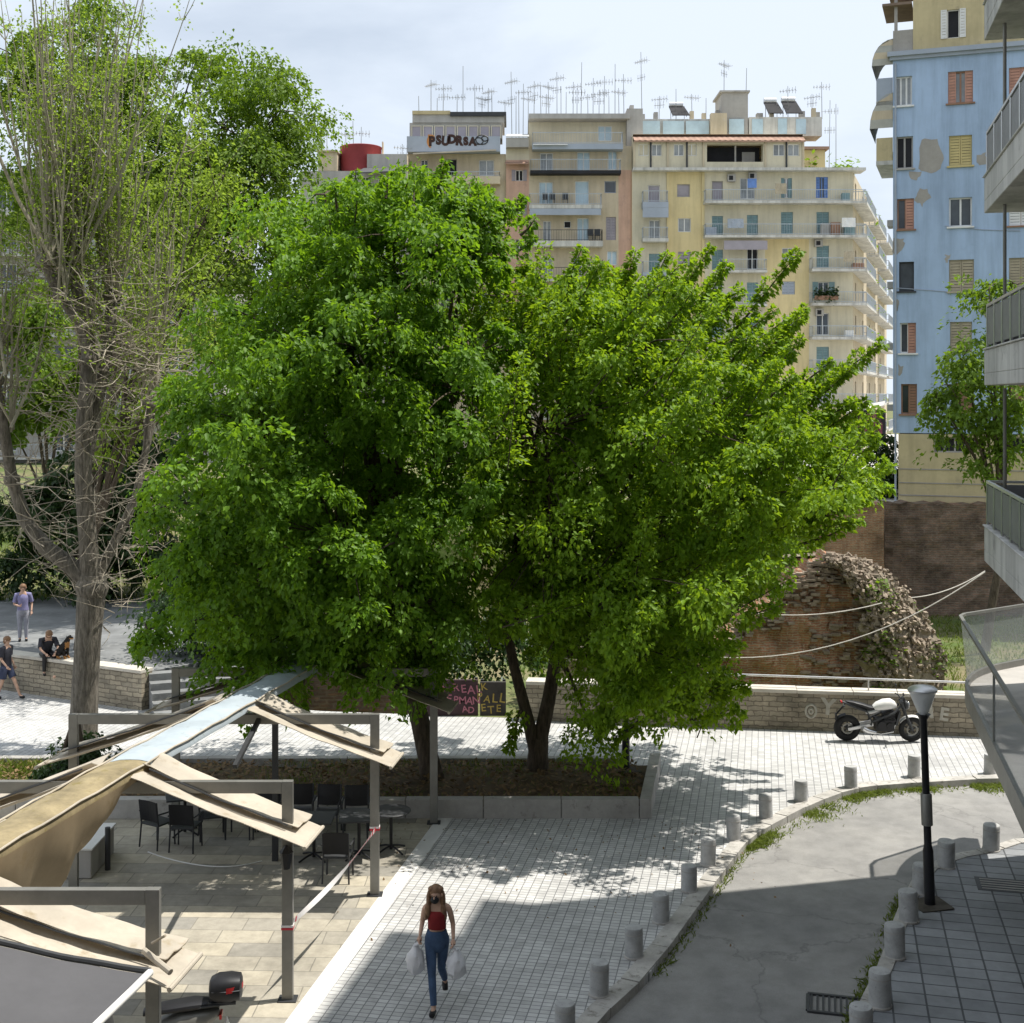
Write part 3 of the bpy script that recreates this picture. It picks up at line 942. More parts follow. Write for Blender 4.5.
def window(bld, fc, r, frame, pane, mull=1, shut=None, smat=None, depth=.16, name='window', sill=None, out=0.):
    a0, z0, a1, z1 = r; w_ = a1 - a0
    fw = min(.07, w_ * .09)
    mb = MB()
    fc.box(mb, a0, a0 + fw, z0, z1, out - depth, out - depth + .07); fc.box(mb, a1 - fw, a1, z0, z1, out - depth, out - depth + .07)
    fc.box(mb, a0 + fw, a1 - fw, z0, z0 + fw, out - depth, out - depth + .068); fc.box(mb, a0 + fw, a1 - fw, z1 - fw, z1, out - depth, out - depth + .068)
    for k in range(mull):
        c = a0 + w_ * (k + 1) / (mull + 1); fc.box(mb, c - fw * .6, c + fw * .6, z0 + fw, z1 - fw, out - depth, out - depth + .066)
    if sill is not None: fc.box(mb, a0 - .1, a1 + .1, z0 - .08, z0 - .002, out - .02, out + .1)
    o = mb.build(name, frame, bld)
    mb = MB(); fc.box(mb, a0 + .002, a1 - .002, z0 + .002, z1 - .002, out - depth - .06, out - depth + .012); mb.build('pane', pane, o)
    def leaf(s0, s1, o0, zz0=z0, zz1=z1):
        mb = MB(); st = .05
        fc.box(mb, s0, s0 + st, zz0, zz1, o0, o0 + .045); fc.box(mb, s1 - st, s1, zz0, zz1, o0, o0 + .045)
        fc.box(mb, s0 + st, s1 - st, zz0, zz0 + st, o0, o0 + .044); fc.box(mb, s0 + st, s1 - st, zz1 - st, zz1, o0, o0 + .044)
        nl = max(4, int((zz1 - zz0) / .14))
        for k in range(nl):
            c = zz0 + st + (zz1 - zz0 - 2 * st) * (k + .5) / nl; hh = (zz1 - zz0 - 2 * st) / nl
            fc.box(mb, s0 + st, s1 - st, c - hh * .42, c + hh * .42, o0 + .008, o0 + .03)
        mb.build('shutter', smat, o)
    if shut == 'closed':
        n = 2 if w_ < 1.6 else 4
        for k in range(n): leaf(a0 + w_ * k / n + .012, a0 + w_ * (k + 1) / n - .012, out - depth + .075)
    elif shut == 'open':
        leaf(a0 - w_ * .5, a0 - .01, out + .01); leaf(a1 + .01, a1 + w_ * .5, out + .01)
    elif shut == 'ajar':
        leaf(a0 + .01, a0 + w_ * .32, out - depth + .075); leaf(a1 - w_ * .32, a1 - .01, out - depth + .075)
    elif shut == 'right':
        leaf(a0 + w_ * .5, a1 - .01, out - depth + .075)
    elif shut == 'roller':
        mb = MB(); zz = z0 + (z1 - z0) * .06; nl = 9
        for k in range(nl):
            c0 = zz + (z1 - zz) * k / nl; fc.box(mb, a0 + .03, a1 - .03, c0 + .01, zz + (z1 - zz) * (k + 1) / nl - .006, out - depth + .072, out - depth + .095)
        mb.build('shutter', smat, o)
    return o
def balcony(bld, fc, a0, a1, z, depth=1.2, th=.2, mat=None, rail='bars', rmat=None, rh=.95, out=0., zs=0., sides=True):
    mb = MB(); fc.box(mb, a0, a1, z, z + th, out, out + depth)
    o = mb.build('balcony', mat, bld)
    mb = MB(); e = .05
    zt_ = z + th
    runs = [((a0 + e, depth - e), (a1 - e, depth - e))]
    if sides: runs += [((a0 + e, .02), (a0 + e, depth - e)), ((a1 - e, .02), (a1 - e, depth - e))]
    for (p, q) in runs:
        L_ = math.hypot(q[0] - p[0], q[1] - p[1])
        A, B = fc.at(p[0], zt_ + rh, out + p[1]), fc.at(q[0], zt_ + rh, out + q[1])
        mb.bar(A, B, .05, .05)
        if rail == 'bars':
            A2, B2 = fc.at(p[0], zt_ + .1, out + p[1]), fc.at(q[0], zt_ + .1, out + q[1]); mb.bar(A2, B2, .035, .035)
            n = max(2, int(L_ / .22))
            for k in range(n + 1):
                b = A.lerp(B, k / n); mb.bar(b - Vector((0, 0, rh)), b - Vector((0, 0, .02)), .018, .018)
        elif rail == 'panel':
            mb.bar(A - Vector((0, 0, rh * .52)), B - Vector((0, 0, rh * .52)), .02, rh * .82)
            n = max(1, int(L_ / 1.0))
            for k in range(n + 1):
                b = A.lerp(B, k / n); mb.bar(b - Vector((0, 0, rh)), b - Vector((0, 0, .02)), .04, .04)
        elif rail == 'solid':
            mb.bar(A - Vector((0, 0, rh * .5)), B - Vector((0, 0, rh * .5)), .08, rh * .99)
    mb.build('railing', rmat or M_railg, o)
    return o
M_railg = mk('balcony_rail_paint', (.42, .46, .50), .6, .1, 3)
M_yellow = mk('yellow_plaster', (.67, .55, .30), .9, .08, .35, .05, 20, stain=(.60, .50, .31), sthr=.63, streak=0.3)
M_cream = mk('cream_plaster', (.64, .58, .435), .9, .09, .4, .05, 20, stain=(.58, .54, .46), sthr=.64, streak=0.3)
M_slabw = mk('balcony_edge', (.60, .585, .54), .9, .14, .8, stain=(.42, .40, .36), sthr=.6, streak=0.7)
M_pinkp = mk('pink_plaster', (.60, .39, .29), .9, .1, .5, stain=(.48, .32, .25), streak=0.3)
M_beigep = mk('beige_plaster', (.58, .49, .35), .9, .1, .5, stain=(.53, .47, .38), streak=0.3)
M_greyp = mk('grey_plaster', (.42, .40, .37), .9, .12, .5, stain=(.36, .35, .33), streak=0.3)
M_bluegrey = mk('bluish_parapet', (.36, .40, .46), .8, .1, .6)
M_purpg = mk('mauve_blind', (.34, .31, .34), .7, .12, 1)
M_blue = mk('blue_plaster', (.39, .505, .67), .9, .1, .3, .05, 12, stain=(.33, .43, .58), sthr=.62, streak=0.35)
M_ochre = mk('ochre_plaster', (.55, .46, .27), .9, .12, .5, .1, 12, stain=(.42, .35, .22), streak=0.3)
M_patch = mk('bare_render', (.36, .335, .30), .95, .14, 1.2, .3, 14)
M_teal = mk('teal_shutter', (.21, .32, .335), .7, .15, 2)
M_browns = mk('brown_shutter', (.30, .17, .11), .7, .2, 2)
M_beiges = mk('beige_shutter', (.42, .36, .26), .7, .15, 2)
M_salmon = mk('salmon_shutter', (.50, .27, .20), .7, .15, 2)
M_yels = mk('yellow_shutter', (.55, .45, .21), .7, .12, 2)
M_roofr = mk('terracotta_roof', (.37, .235, .175), .9, .2, 1.5, .3, 8)
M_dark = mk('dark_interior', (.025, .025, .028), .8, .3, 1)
M_panelg = mk('pale_glass_screen', (.45, .58, .65), .25, .12, 1, spec=.5)
M_rtank = mk('red_tank_paint', (.27, .045, .05), .7, .12, .8, stain=(.2, .04, .04))
M_balcc = mk('weathered_balcony_concrete', (.52, .51, .49), .85, .12, .8, .1, 20, stain=(.33, .32, .31), sthr=.56, streak=0.6)
M_bluec = mk('blue_cloth', (.14, .25, .55), .8, .2, 3)
M_redc = mk('red_cloth', (.55, .03, .04), .8, .2, 3)
ZB = 2.6
FRAMES = [M_whitep, M_whitep, M_cream]
PANES = [M_glassd, M_glassl, M_glassd]

def body(bld, fc, a0, a1, z0, z1, deep, mat, name='wall'):
    """the back, side and roof of a block whose front is built apart"""
    mb = MB(); e = .02
    P4 = [fc.at(a0, z0, -.3), fc.at(a1, z0, -.3), fc.at(a1, z0, -deep), fc.at(a0, z0, -deep)]
    T4 = [p + Vector((0, 0, z1 - z0)) for p in P4]
    F4 = [fc.at(a0, z0), fc.at(a1, z0)]; FT = [fc.at(a0, z1), fc.at(a1, z1)]
    mb.add([F4[1], P4[2], T4[2], FT[1]], [(0, 1, 2, 3)]); mb.add([P4[2], P4[3], T4[3], T4[2]], [(0, 1, 2, 3)])
    mb.add([P4[3], F4[0], FT[0], T4[3]], [(0, 1, 2, 3)]); mb.add([FT[0], FT[1], T4[2], T4[3]], [(0, 1, 2, 3)])
    mb.build(name, mat, bld)

# ---------- yellow block
DY = 114.0
yF = Fac(((632 - CX) * DY / F, DY, 0), (1, 0, 0))
s_ = lambda px: (px - 632) * DY / F
zz_ = lambda py: HC - (py - HY) * DY / F
bl = thing('yellow_apartment_block', yF.at(s_(750), ZB), 'long pale yellow apartment block with teal shutters and balconies beyond the ruins', 'building')
win = []
def Y(px0, y0, px1, y1, fm=M_whitep, pm=M_glassd, mull=1, shut=None, sm=None, nm='window'):
    win.append((yF.rect((px0, y0, px1, y1)), fm, pm, mull, shut, sm, nm))
# floors 7 .. 0
Y(648,185,660,205,M_whitep,M_purpg,0,nm='balcony_door'); Y(677,184,690,197,M_greyp,M_purpg,0); Y(712,181,723,202,M_greyp,M_purpg,0,nm='balcony_door')
Y(740,178,755,199,M_whitep,M_glassl,1,nm='balcony_door'); Y(781,178,792,198,M_whitep,M_glassl,1,'ajar',M_teal); Y(816,177,828,198,M_bluec,M_glassd,1,'ajar',M_bluec,nm='balcony_door')
for k in range(7):
    dy = 33.7 * k
    tl = k < 2
    if k < 5 or k > 5:
        Y(649,220+dy,660,240+dy,M_whitep,M_glassl,1,None if k == 0 else 'closed',M_teal,nm='balcony_door')
    Y(678,218+dy,691,232+dy,M_whitep,[M_glassl,M_glassd,M_glassl][k%3],1,[None,'closed',None][k%3],M_purpg)
    Y(712,216+dy,723,236+dy,M_whitep,M_glassd,1,'closed' if k in (0,1,3) else None,M_teal,nm='balcony_door')
    Y(747,215+dy,758,236+dy,M_whitep,M_dark if k == 1 else M_glassd,1,None if k in (1,4) else 'closed',M_teal,nm='balcony_door')
    if k == 0: Y(781,212,793,234,M_whitep,M_glassd,1,'closed',M_teal,nm='balcony_door')
    else: Y(782,214+dy,795,227+dy,M_whitep,[M_glassd,M_glassl][k%2],1,'closed' if k == 2 else None,M_bluegrey)
    if k == 2: Y(818,282,829,298,M_whitep,M_glassd,1,'open',M_teal,nm='balcony_door')
    else: Y(816.5,212+dy,829,234+dy,M_whitep,M_glassd,1,'closed' if k in (0,1,4) else None,M_teal,nm='balcony_door')
rects = [q[0] for q in win]
bw = MB()
ztop = zz_(172); z237 = zz_(237)
C0, C1, C2, C3, C4, C5 = s_(632), s_(641), s_(668), s_(703), s_(765), s_(853)
C45 = s_(809)
for (a0, a1, za, zb, mi) in [(C0, C1, ZB, ztop, 1), (C1, C2, ZB, ztop, 1), (C2, C3, ZB, ztop, 0), (C3, C5, z237, ztop, 1), (C3, C4, ZB, z237, 1), (C4, C45, ZB, z237, 0), (C45, C5, ZB, z237, 1)]:
    yF.wall(bw, a0, a1, za, zb, rects, .2, mi)
# pilaster strips
for px in (668, 703): yF.box(bw, s_(px) - .12, s_(px) + .12, ZB, ztop - .02, -.05, .1, 0)
bw.build('wall', [M_yellow, M_cream], bl)
body(bl, yF, C0, C5, ZB, ztop, 14, M_yellow, 'rear_wall')
for q in win: window(bl, yF, q[0], q[1], q[2], q[3], q[4], q[5], .2, q[6])
for k, y in enumerate((203, 237)): balcony(bl, yF, C3, C5 + .85, zz_(y) - .18, 1.25, .22, M_slabw)
for k in range(2, 8):
    y = 203 + 33.7 * k
    balcony(bl, yF, C45, C5 + .85, zz_(y) - .18, 1.25, .22, M_slabw)
    balcony(bl, yF, s_(718), C4, zz_(y + 1) - .18, 1.1, .2, M_slabw)
for k in range(0, 7):
    balcony(bl, yF, s_(641.5), s_(667), zz_(207 + 33.7 * k) - .2, 1.1, .3 if k else .5, M_slabw if k % 2 else M_bluegrey)
# planter boxes on one balcony
mb = MB(); yF.box(mb, s_(811), s_(834), zz_(301), zz_(297), 1.3, 1.55); mb.build('planter_box', M_browns, bl)
pts = np.stack([rng.uniform(yF.at(s_(811), 0).x, yF.at(s_(834), 0).x, 500), DY - 1.42 + rng.normal(0, .12, 500), zz_(297) + rng.normal(.15, .3, 500)], 1)
tag(flats('balcony_plants', pts, .13, M_leafE, bl), kind='stuff')
# awnings
mb = MB(); yF.box(mb, s_(722), s_(765), zz_(251), zz_(242), 1.02, 1.1); mb.build('awning', M_purpg, bl)
mb = MB(); yF.box(mb, s_(641.5), s_(667), zz_(219), zz_(209), 1.0, 1.08); mb.build('awning', M_bluegrey, bl)
# air conditioners
for (px, y) in ((731, 178), (818, 243), (819, 312), (752, 176)):
    mb = MB(); yF.box(mb, s_(px - 4), s_(px + 4), zz_(y + 4), zz_(y - 3), .02, .35); yF.box(mb, s_(px - 2.6), s_(px + 1.4), zz_(y + 2.6), zz_(y - 1.6), .35, .37, 1)
    mb.build('air_conditioner', [M_greyp, M_dark], bl)
mb = MB(); yF.box(mb, s_(745), s_(754), zz_(190), zz_(181), 1.2, 1.24); mb.build('hanging_laundry', M_bluec, bl)
# top floor with glazed bays under a tiled eave
bays = [(634, 665, 'w'), (669, 700, 'w'), (706, 762, 'o'), (768, 802, 'w')]
tw_ = MB(); rr = []; zb8 = ztop + .25
zt8 = zz_(143)
for (a, b, kd) in bays:
    if kd == 'w':
        rr.append((s_(a) + .35 + (b - a) * .5 * DY / F * .0, zz_(157), s_((a + b) / 2) - .12, zz_(145.2))); rr.append((s_((a + b) / 2) + .12, zz_(157), s_(b) - .35, zz_(145.2)))
    else: rr.append((s_(a), zz_(163), s_(b), zz_(145)))
yF.wall(tw_, s_(632), s_(803), zb8, zt8, rr, .9, 0, .55)
tw_.build('top_floor_wall', M_cream, bl)
mb = MB(); yF.box(mb, s_(632), C5 + .9, ztop, ztop + .25, -1, .9); mb.build('cornice', M_slabw, bl)
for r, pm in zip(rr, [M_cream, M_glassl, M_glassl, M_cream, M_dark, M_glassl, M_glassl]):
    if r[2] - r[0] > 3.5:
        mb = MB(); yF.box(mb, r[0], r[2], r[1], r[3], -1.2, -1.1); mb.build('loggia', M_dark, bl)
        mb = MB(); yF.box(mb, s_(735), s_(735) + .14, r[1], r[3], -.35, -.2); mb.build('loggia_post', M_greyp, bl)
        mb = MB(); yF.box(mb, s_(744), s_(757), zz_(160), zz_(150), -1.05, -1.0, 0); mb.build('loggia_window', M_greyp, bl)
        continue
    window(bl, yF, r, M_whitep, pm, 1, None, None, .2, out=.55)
for px in (633.5, 650, 667, 686, 702.5, 764, 785, 801.5):
    mb = MB(); yF.box(mb, s_(px) - .07, s_(px) + .07, zb8 + .01, zt8 - .05, .56, .66); mb.build('bay_post', M_steel_d if px in (650, 686, 785) else M_beigep, bl)
mb = MB()
e0, e1 = s_(633), s_(803)
n = 60
for k in range(n):
    a = e0 + (e1 - e0) * k / n; b = e0 + (e1 - e0) * (k + 1) / n
    z0_, z1_ = zt8 + .02, zz_(134)
    mb.add([yF.at(a, z0_ + (.0 if k % 2 else .06), 1.0), yF.at(b, z0_ + (.06 if k % 2 else 0), 1.0), yF.at(b, z1_, -.6), yF.at(a, z1_, -.6)], [(0, 1, 2, 3)])
    mb.add([yF.at(a, z0_ - .12, .98), yF.at(b, z0_ - .12, .98), yF.at(b, z0_ + .02, 1.0), yF.at(a, z0_ + .02, 1.0)], [(0, 1, 2, 3)])
mb.build('tiled_eave', M_roofr, bl)
body(bl, yF, s_(633), s_(803), zb8, zz_(134.2), 12, M_cream, 'top_floor_side')
# set-back part at the right end
mb = MB(); yF.box(mb, s_(803) + .02, s_(829), ztop + .26, zz_(147), -9, -1.4); mb.build('setback_wall', M_yellow, bl)
mb = MB(); yF.box(mb, s_(803), s_(832), zz_(147) + .01, zz_(147) + .25, -9.2, -1.0); mb.build('setback_roof', M_roofr, bl)
pts = np.stack([rng.uniform(yF.at(s_(806), 0).x, yF.at(s_(862), 0).x, 900), DY + .2 + rng.random(900) * 5, ztop + .3 + np.abs(rng.normal(0, .65, 900)) * (.5 + .5 * np.sin(np.arange(900) * 1.7))], 1)
tag(flats('terrace_plants', pts[(np.sin(pts[:, 0] * 1.3) > -.6)], .2, M_leafD, bl), kind='stuff')
# roof structures
def zd(py, d): return HC - (py - HY) * d / F
def roofbox(name, px0, px1, y0, y1, d0, d1, mat):
    mb = MB(); mb.box((((px0 + px1) / 2 - CX) * d0 / F, (d0 + d1) / 2, (zd(y0, d0) + zd(y1, d0)) / 2), ((px1 - px0) * d0 / F, d1 - d0, zd(y1, d0) - zd(y0, d0)))
    return mb.build(name, mat, bl)
roofbox('roof_house', 636, 721, 136, 119, 117.2, 119.5, M_slabw); roofbox('stair_tower', 722, 748, 136, 92, 117.1, 121, M_greyp); roofbox('tower_cap', 720, 750, 92, 90.2, 116.9, 121.2, M_conc)
roofbox('roof_house', 711, 727, 136, 113, 116.2, 117.0, M_beigep); roofbox('roof_house', 749, 822, 136, 117, 117.0, 119.5, M_slabw)
for (a_, b_, y_) in ((637, 660, 121), (663, 684, 121), (686, 709, 121), (729, 744, 119), (752, 763, 119), (778, 787, 118.5), (796, 806, 119)): roofbox('glass_screen', a_, b_, 134, y_, 116.95, 116.99, M_panelg)
for (a_, y_, h_) in ((690, 119, 8), (702, 119, 6), (770, 117, 4), (812, 117, 9)): roofbox('chimney', a_, a_ + 4, y_ + 1, y_ - h_, 117.6, 118.0, M_beigep)
for (a_, y_, w_c, h_) in ((640, 119, 5, 5), (654, 119, 4, 7), (716, 113, 4, 3), (757, 117, 6, 4), (800, 117, 5, 6), (816, 117, 4, 5)): roofbox('vent_box', a_, a_ + w_c, y_ + .6, y_ - h_, 118.2, 118.9, M_greyp)
for k in range(16):
    a_ = s_(rnd.choice([706, 730, 770, 800, 812, 840, 645, 740, 822, 847])) + jit(.6); y_ = rnd.choice([203, 237, 270.5, 304, 338])
    if a_ < C3: a_ = s_(rnd.choice([812, 840, 848])) 
    if y_ > 240 and a_ < C45: continue
    mb = MB(); yF.box(mb, a_, a_ + rnd.uniform(.4, 1.1), zz_(y_) + .04, zz_(y_) + rnd.uniform(.5, 1.2), .3, .3 + rnd.uniform(.3, .7)); mb.build('balcony_storage_box', rnd.choice([M_greyp, M_whitep, M_browns, M_teal, M_bluegrey]), bl, bevel=.04)
for (a_, y_, wd_, hh_, m_) in ((772, 196, 1.0, .9, M_beiges), (838, 230, 1.2, .8, M_whitep), (725, 231, 1.4, .8, M_bluegrey), (840, 263, .9, .9, M_beiges)):
    mb = MB(); mb.sheet([[yF.at(s_(a_) + wd_ * i / 5, zz_(y_ ) + .9 - hh_ * j / 4, 1.32 + .04 * math.sin(i * 2.1 + j)) for j in range(5)] for i in range(6)], .01); mb.build('hanging_laundry', m_, bl)
# side towards the narrow street
yS = Fac(yF.at(C5, 0), Vector(((887 - CX) * 160 / F - yF.at(C5, 0).x, 160 - DY, 0)))
mb = MB(); rs = []
Ls = 48.0
for k in range(8):
    for j in range(5):
        a = 2 + j * 8.3
        rs.append((a, zz_(198 + 33.7 * k), a + 1.5, zz_(179 + 33.7 * k)))
yS.wall(mb, 0, Ls, ZB, ztop, rs, .2)
mb.build('side_wall', M_beigep, bl)
for r in rs:
    mb = MB(); yS.box(mb, r[0] + .003, r[2] - .003, r[1] + .003, r[3] - .003, -.3, -.12); mb.build('window', M_glassd, bl)
for k in range(8):
    for j in range(3):
        balcony(bl, yS, 0.02 + j * 16, 12 + j * 16, zz_(203 + 33.7 * k) - .18, 1.2, .22, M_slabw)
pts = []
for _ in range(600):
    k = rnd.randrange(8); a = rnd.random() * 30
    if math.sin(a * 1.7 + k) > .1:
        p = yS.at(a, zz_(203 + 33.7 * k) + rnd.random() * 1.1, 1.1 + jit(.2)); pts.append(p)
tag(flats('side_balcony_plants', np.array(pts), .16, M_leafD, bl), kind='stuff')

# ---------- pink and beige block
pF = Fac(((506 - CX) * DY / F, DY + .3, 0), (1, 0, 0))
D2 = DY + .3
q_ = lambda px: (px - 506) * D2 / F
zq = lambda py: HC - (py - HY) * D2 / F
bl2 = thing('pink_apartment_block', pF.at(q_(570), ZB), 'beige and pink apartment block with stacked balconies left of the yellow block', 'building')
win = []
def Q2(px0, y0, px1, y1, fm=M_whitep, pm=M_glassd, mull=1, shut=None, sm=None, nm='window'):
    win.append((pF.rect((px0, y0, px1, y1)), fm, pm, mull, shut, sm, nm))
Q2(540,153,553,171,pm=M_glassl,nm='balcony_door'); Q2(577,152,590,171,pm=M_panelg,nm='balcony_door'); Q2(608,151,617,170,pm=M_panelg)
Q2(539,182,553,204,pm=M_panelg,nm='balcony_door'); Q2(575,181,589,205,pm=M_panelg,mull=0,nm='balcony_door'); Q2(604.5,181,616,193,pm=M_glassd,fm=M_bluegrey,mull=0)
Q2(543,221,551,242,pm=M_glassl,nm='balcony_door'); Q2(564,221,571,228,pm=M_dark,mull=0); Q2(577,218,589,241,pm=M_panelg,nm='balcony_door'); Q2(606,217,616,240,pm=M_glassd,shut='closed',sm=M_purpg)
Q2(543,256,553,276,pm=M_glassl,nm='balcony_door'); Q2(573,256,582,276,pm=M_glassd,nm='balcony_door'); Q2(607,251,617,265,pm=M_panelg)
for k in range(1, 5):
    dy = 34.5 * k
    Q2(543,256+dy,553,276+dy,pm=M_glassl,shut='roller' if k == 1 else None,sm=M_whitep,nm='balcony_door'); Q2(573,256+dy,582,276+dy,pm=M_glassd,nm='balcony_door'); Q2(607,251+dy,617,265+dy,pm=M_glassl)
for k in range(6): Q2(515.5,170+34.6*k,523,181+34.6*k,pm=M_dark,shut='open' if k < 2 else None,sm=M_purpg)
rects = [q[0] for q in win]
bw = MB()
for (a, b, za, zb, mi) in [(506, 529, ZB, zq(160), 1), (529, 602, ZB, zq(146), 0), (602, 618.5, ZB, zq(146), 0), (618.5, 632, ZB, zq(170), 1), (618.5, 632, zq(170), zq(146), 0)]:
    pF.wall(bw, q_(a), q_(b) - (.02 if b == 632 else 0), za, zb, rects, .2, mi)
pF.wall(bw, q_(506), q_(529), zq(160), zq(138), [], .1, 2); 
bw.build('wall', [M_beigep, M_pinkp, M_cream], bl2)
body(bl2, pF, q_(506), q_(632) - .05, ZB, zq(146) - .1, 14, M_beigep, 'rear_wall')
for q in win: window(bl2, pF, q[0], q[1], q[2], q[3], q[4], q[5], .2, q[6])
# set back roof floor
pw = MB(); r3 = [pF.rect(r) for r in ((535,121,546,142),(572,121,583,141))]
B3 = Fac(pF.at(0, 0, -2.2), (1, 0, 0))
r3 = [B3.rect(r) for r in ((535,121,546,142),(573,121,584,141),(598,126,612,141))]
B3.wall(pw, q_(529), q_(632) - .1, zq(146), zq(117), r3, .15); pw.build('penthouse_wall', M_cream, bl2)
for r in r3: window(bl2, B3, r, M_whitep, M_panelg, 1, None, None, .15)
body(bl2, B3, q_(529), q_(632) - .1, zq(146), zq(117), 9, M_cream, 'penthouse_side')
mb = MB(); pF.box(mb, q_(529), q_(632) - .12, zq(117), zq(112), -11, -.6); mb.build('roof', M_greyp, bl2)
balcony(bl2, pF, q_(532), q_(622), zq(150) - .15, 1.2, .5, M_bluegrey)
mb = MB(); mb.add([pF.at(q_(533), zq(147.5), 1.5), pF.at(q_(567), zq(147.5), 1.5), pF.at(q_(567), zq(144), .2), pF.at(q_(533), zq(144), .2)], [(0, 1, 2, 3)])
mb.slab([pF.at(q_(533), zq(147.5), 1.5), pF.at(q_(567), zq(147.5), 1.5), pF.at(q_(567), zq(144), .2), pF.at(q_(533), zq(144), .2)], (0, 0, -1), .06)
mb.build('awning', M_whitep, bl2)
balcony(bl2, pF, q_(530), q_(620), zq(174) - .15, 1.2, .28, M_dark, rmat=M_railg)
balcony(bl2, pF, q_(529), q_(601), zq(209) - .15, 1.3, .35, M_slabw)
mb = MB(); pF.box(mb, q_(529.5), q_(600), zq(217), zq(210.5), 1.22, 1.3); mb.build('awning', M_bluegrey, bl2)
for k in range(6): balcony(bl2, pF, q_(530), q_(602), zq(246 + 34.3 * k) - .18, 1.25, .5 if k == 0 else .25, M_slabw, rmat=M_steel_d)
mb = MB(); mb.sheet([[pF.at(q_(603 + i * 2), zq(267 + j * 4.5) , 1.25 + .06 * math.sin(i * 2)) for j in range(5)] for i in range(6)], .03); mb.build('hanging_cloth', M_redc, bl2)
# white sheet roof on the narrow pink part
mb = MB(); mb.slab([pF.at(q_(506), zq(138), 1.0), pF.at(q_(529), zq(138), 1.0), pF.at(q_(529), zq(125), -4), pF.at(q_(507), zq(125), -4)], (0, 0, -1), .1); mb.build('sheet_roof', M_whitep, bl2)
mb = MB(); pF.box(mb, q_(506), q_(528.5), zq(149), zq(139.5), .02, .9); mb.build('loggia', M_greyp, bl2)
mb = MB(); mb.slab([pF.at(q_(505), zq(165), .9), pF.at(q_(528), zq(165), .9), pF.at(q_(528), zq(162), .05), pF.at(q_(505), zq(162), .05)], (0, 0, -1), .08); mb.build('tiled_eave', M_roofr, bl2)
mb = MB(); pF.box(mb, q_(628), q_(644), zq(146), zq(106), -3.5, -1.0); mb.build('chimney_stack', M_greyp, bl2); mb = MB(); pF.box(mb, q_(632), q_(636), zq(106), zq(100), -3, -2); mb.build('chimney', M_greyp, bl2)
for px in (545, 552, 565, 590, 597):
    y = 205 if px < 570 else 241
    mb = MB()
    c = pF.at(q_(px), zq(y - 5), .7); mb.box(c, (.5, .5, .08)); mb.box(c + Vector((0, .22, .3)), (.5, .06, .5))
    for sx in (-1, 1):
        for sy in (-1, 1): mb.box(c + Vector((.2 * sx, .2 * sy, -.22)), (.04, .04, .4))
    tag(mb.build('balcony_chair', M_steel_d), 'small dark chair on the upper balcony with the blue framed window' if px < 570 else 'small dark chair on the lower balcony with the small dark wall opening', 'chair', 'chairs on the beige block balconies')

# ---------- penthouse block with bluish parapet
hF = Fac(((406 - CX) * D2 / F, D2 + .25, 0), (1, 0, 0))
D3 = D2 + .25
h_ = lambda px: (px - 406) * D3 / F
zh = lambda py: HC - (py - HY) * D3 / F
bl3 = thing('grey_penthouse_block', hF.at(h_(450), ZB), 'apartment block with bluish graffitied parapet and a band of mauve blinds', 'building')
win = []
def Hh(px0, y0, px1, y1, fm=M_whitep, pm=M_glassd, mull=1, shut=None, sm=None, nm='window'): win.append((hF.rect((px0, y0, px1, y1)), fm, pm, mull, shut, sm, nm))
Hh(421,160,428,178,pm=M_glassd); Hh(446,159,457,177,fm=M_greyp,pm=M_dark,mull=0,nm='balcony_door'); Hh(479,160,494,176,pm=M_glassl)
for k in range(6):
    Hh(479,192+33.7*k,491,211+33.7*k,pm=M_panelg,nm='balcony_door'); Hh(440,192+33.7*k,452,211+33.7*k,pm=M_glassd,nm='balcony_door'); Hh(418,194+33.7*k,428,207+33.7*k,pm=M_glassl)
rects = [q[0] for q in win]
bw = MB(); hF.wall(bw, 0, h_(506) - .03, ZB, zh(154), rects, .2); bw.build('wall', M_beigep, bl3)
body(bl3, hF, 0, h_(506) - .03, ZB, zh(154), 14, M_greyp, 'rear_wall')
for q in win: window(bl3, hF, q[0], q[1], q[2], q[3], q[4], q[5], .2, q[6])
mb = MB(); hF.box(mb, h_(407.5), h_(500), zh(153.8), zh(138.5), -.2, 1.0); mb.build('parapet', M_bluegrey, bl3)
up = (0, 0, 1)
M_gdark = mk('dark_brown_spray', (.055, .03, .025), .8, .2, 2); M_gor = mk('orange_spray', (.52, .23, .08), .8, .2, 2)
mb = MB(); scrawl(mb, 'PSUDRSA', 1.0, hF.at(h_(452.5), zh(142.6), 1.012), (1, 0, 0), up, .006, .075, 0, .9, .12); mb.build('graffiti', M_gdark, bl3)
mb = MB(); add_text(mb, '(', 1.1, hF.at(h_(429), zh(142.6), 1.012), (1, 0, 0), up, .006, .05); add_text(mb, 'P', 1.14, hF.at(h_(431.5), zh(142.4), 1.008), (1, 0, 0), up, .003, .06); mb.build('graffiti', M_gor, bl3)
mb = MB()
for (r, dx, dy) in ((.42, 0, 0), (.22, .25, .1), (.3, -.28, -.12)):
    c = hF.at(h_(482) + dx, zh(142) + dy, 1.015); mb.tube([c + Vector((r * 1.3 * math.cos(a), 0, r * math.sin(a))) for a in np.linspace(0, 2 * PI, 13)], .05, 4)
mb.build('graffiti', M_steel_d, bl3)
mb = MB(); hF.box(mb, h_(409), h_(502), zh(138), zh(122), -3, -.35); hF.box(mb, h_(412), h_(504), zh(122), zh(113.5), -6, -.2); mb.build('penthouse_wall', M_greyp, bl3)
for k in range(8):
    a = 411 + 11.4 * k
    window(bl3, hF, (h_(a), zh(137.5), h_(a + 10), zh(125)), M_cream, M_purpg, 0, None, None, .1, out=-.2)
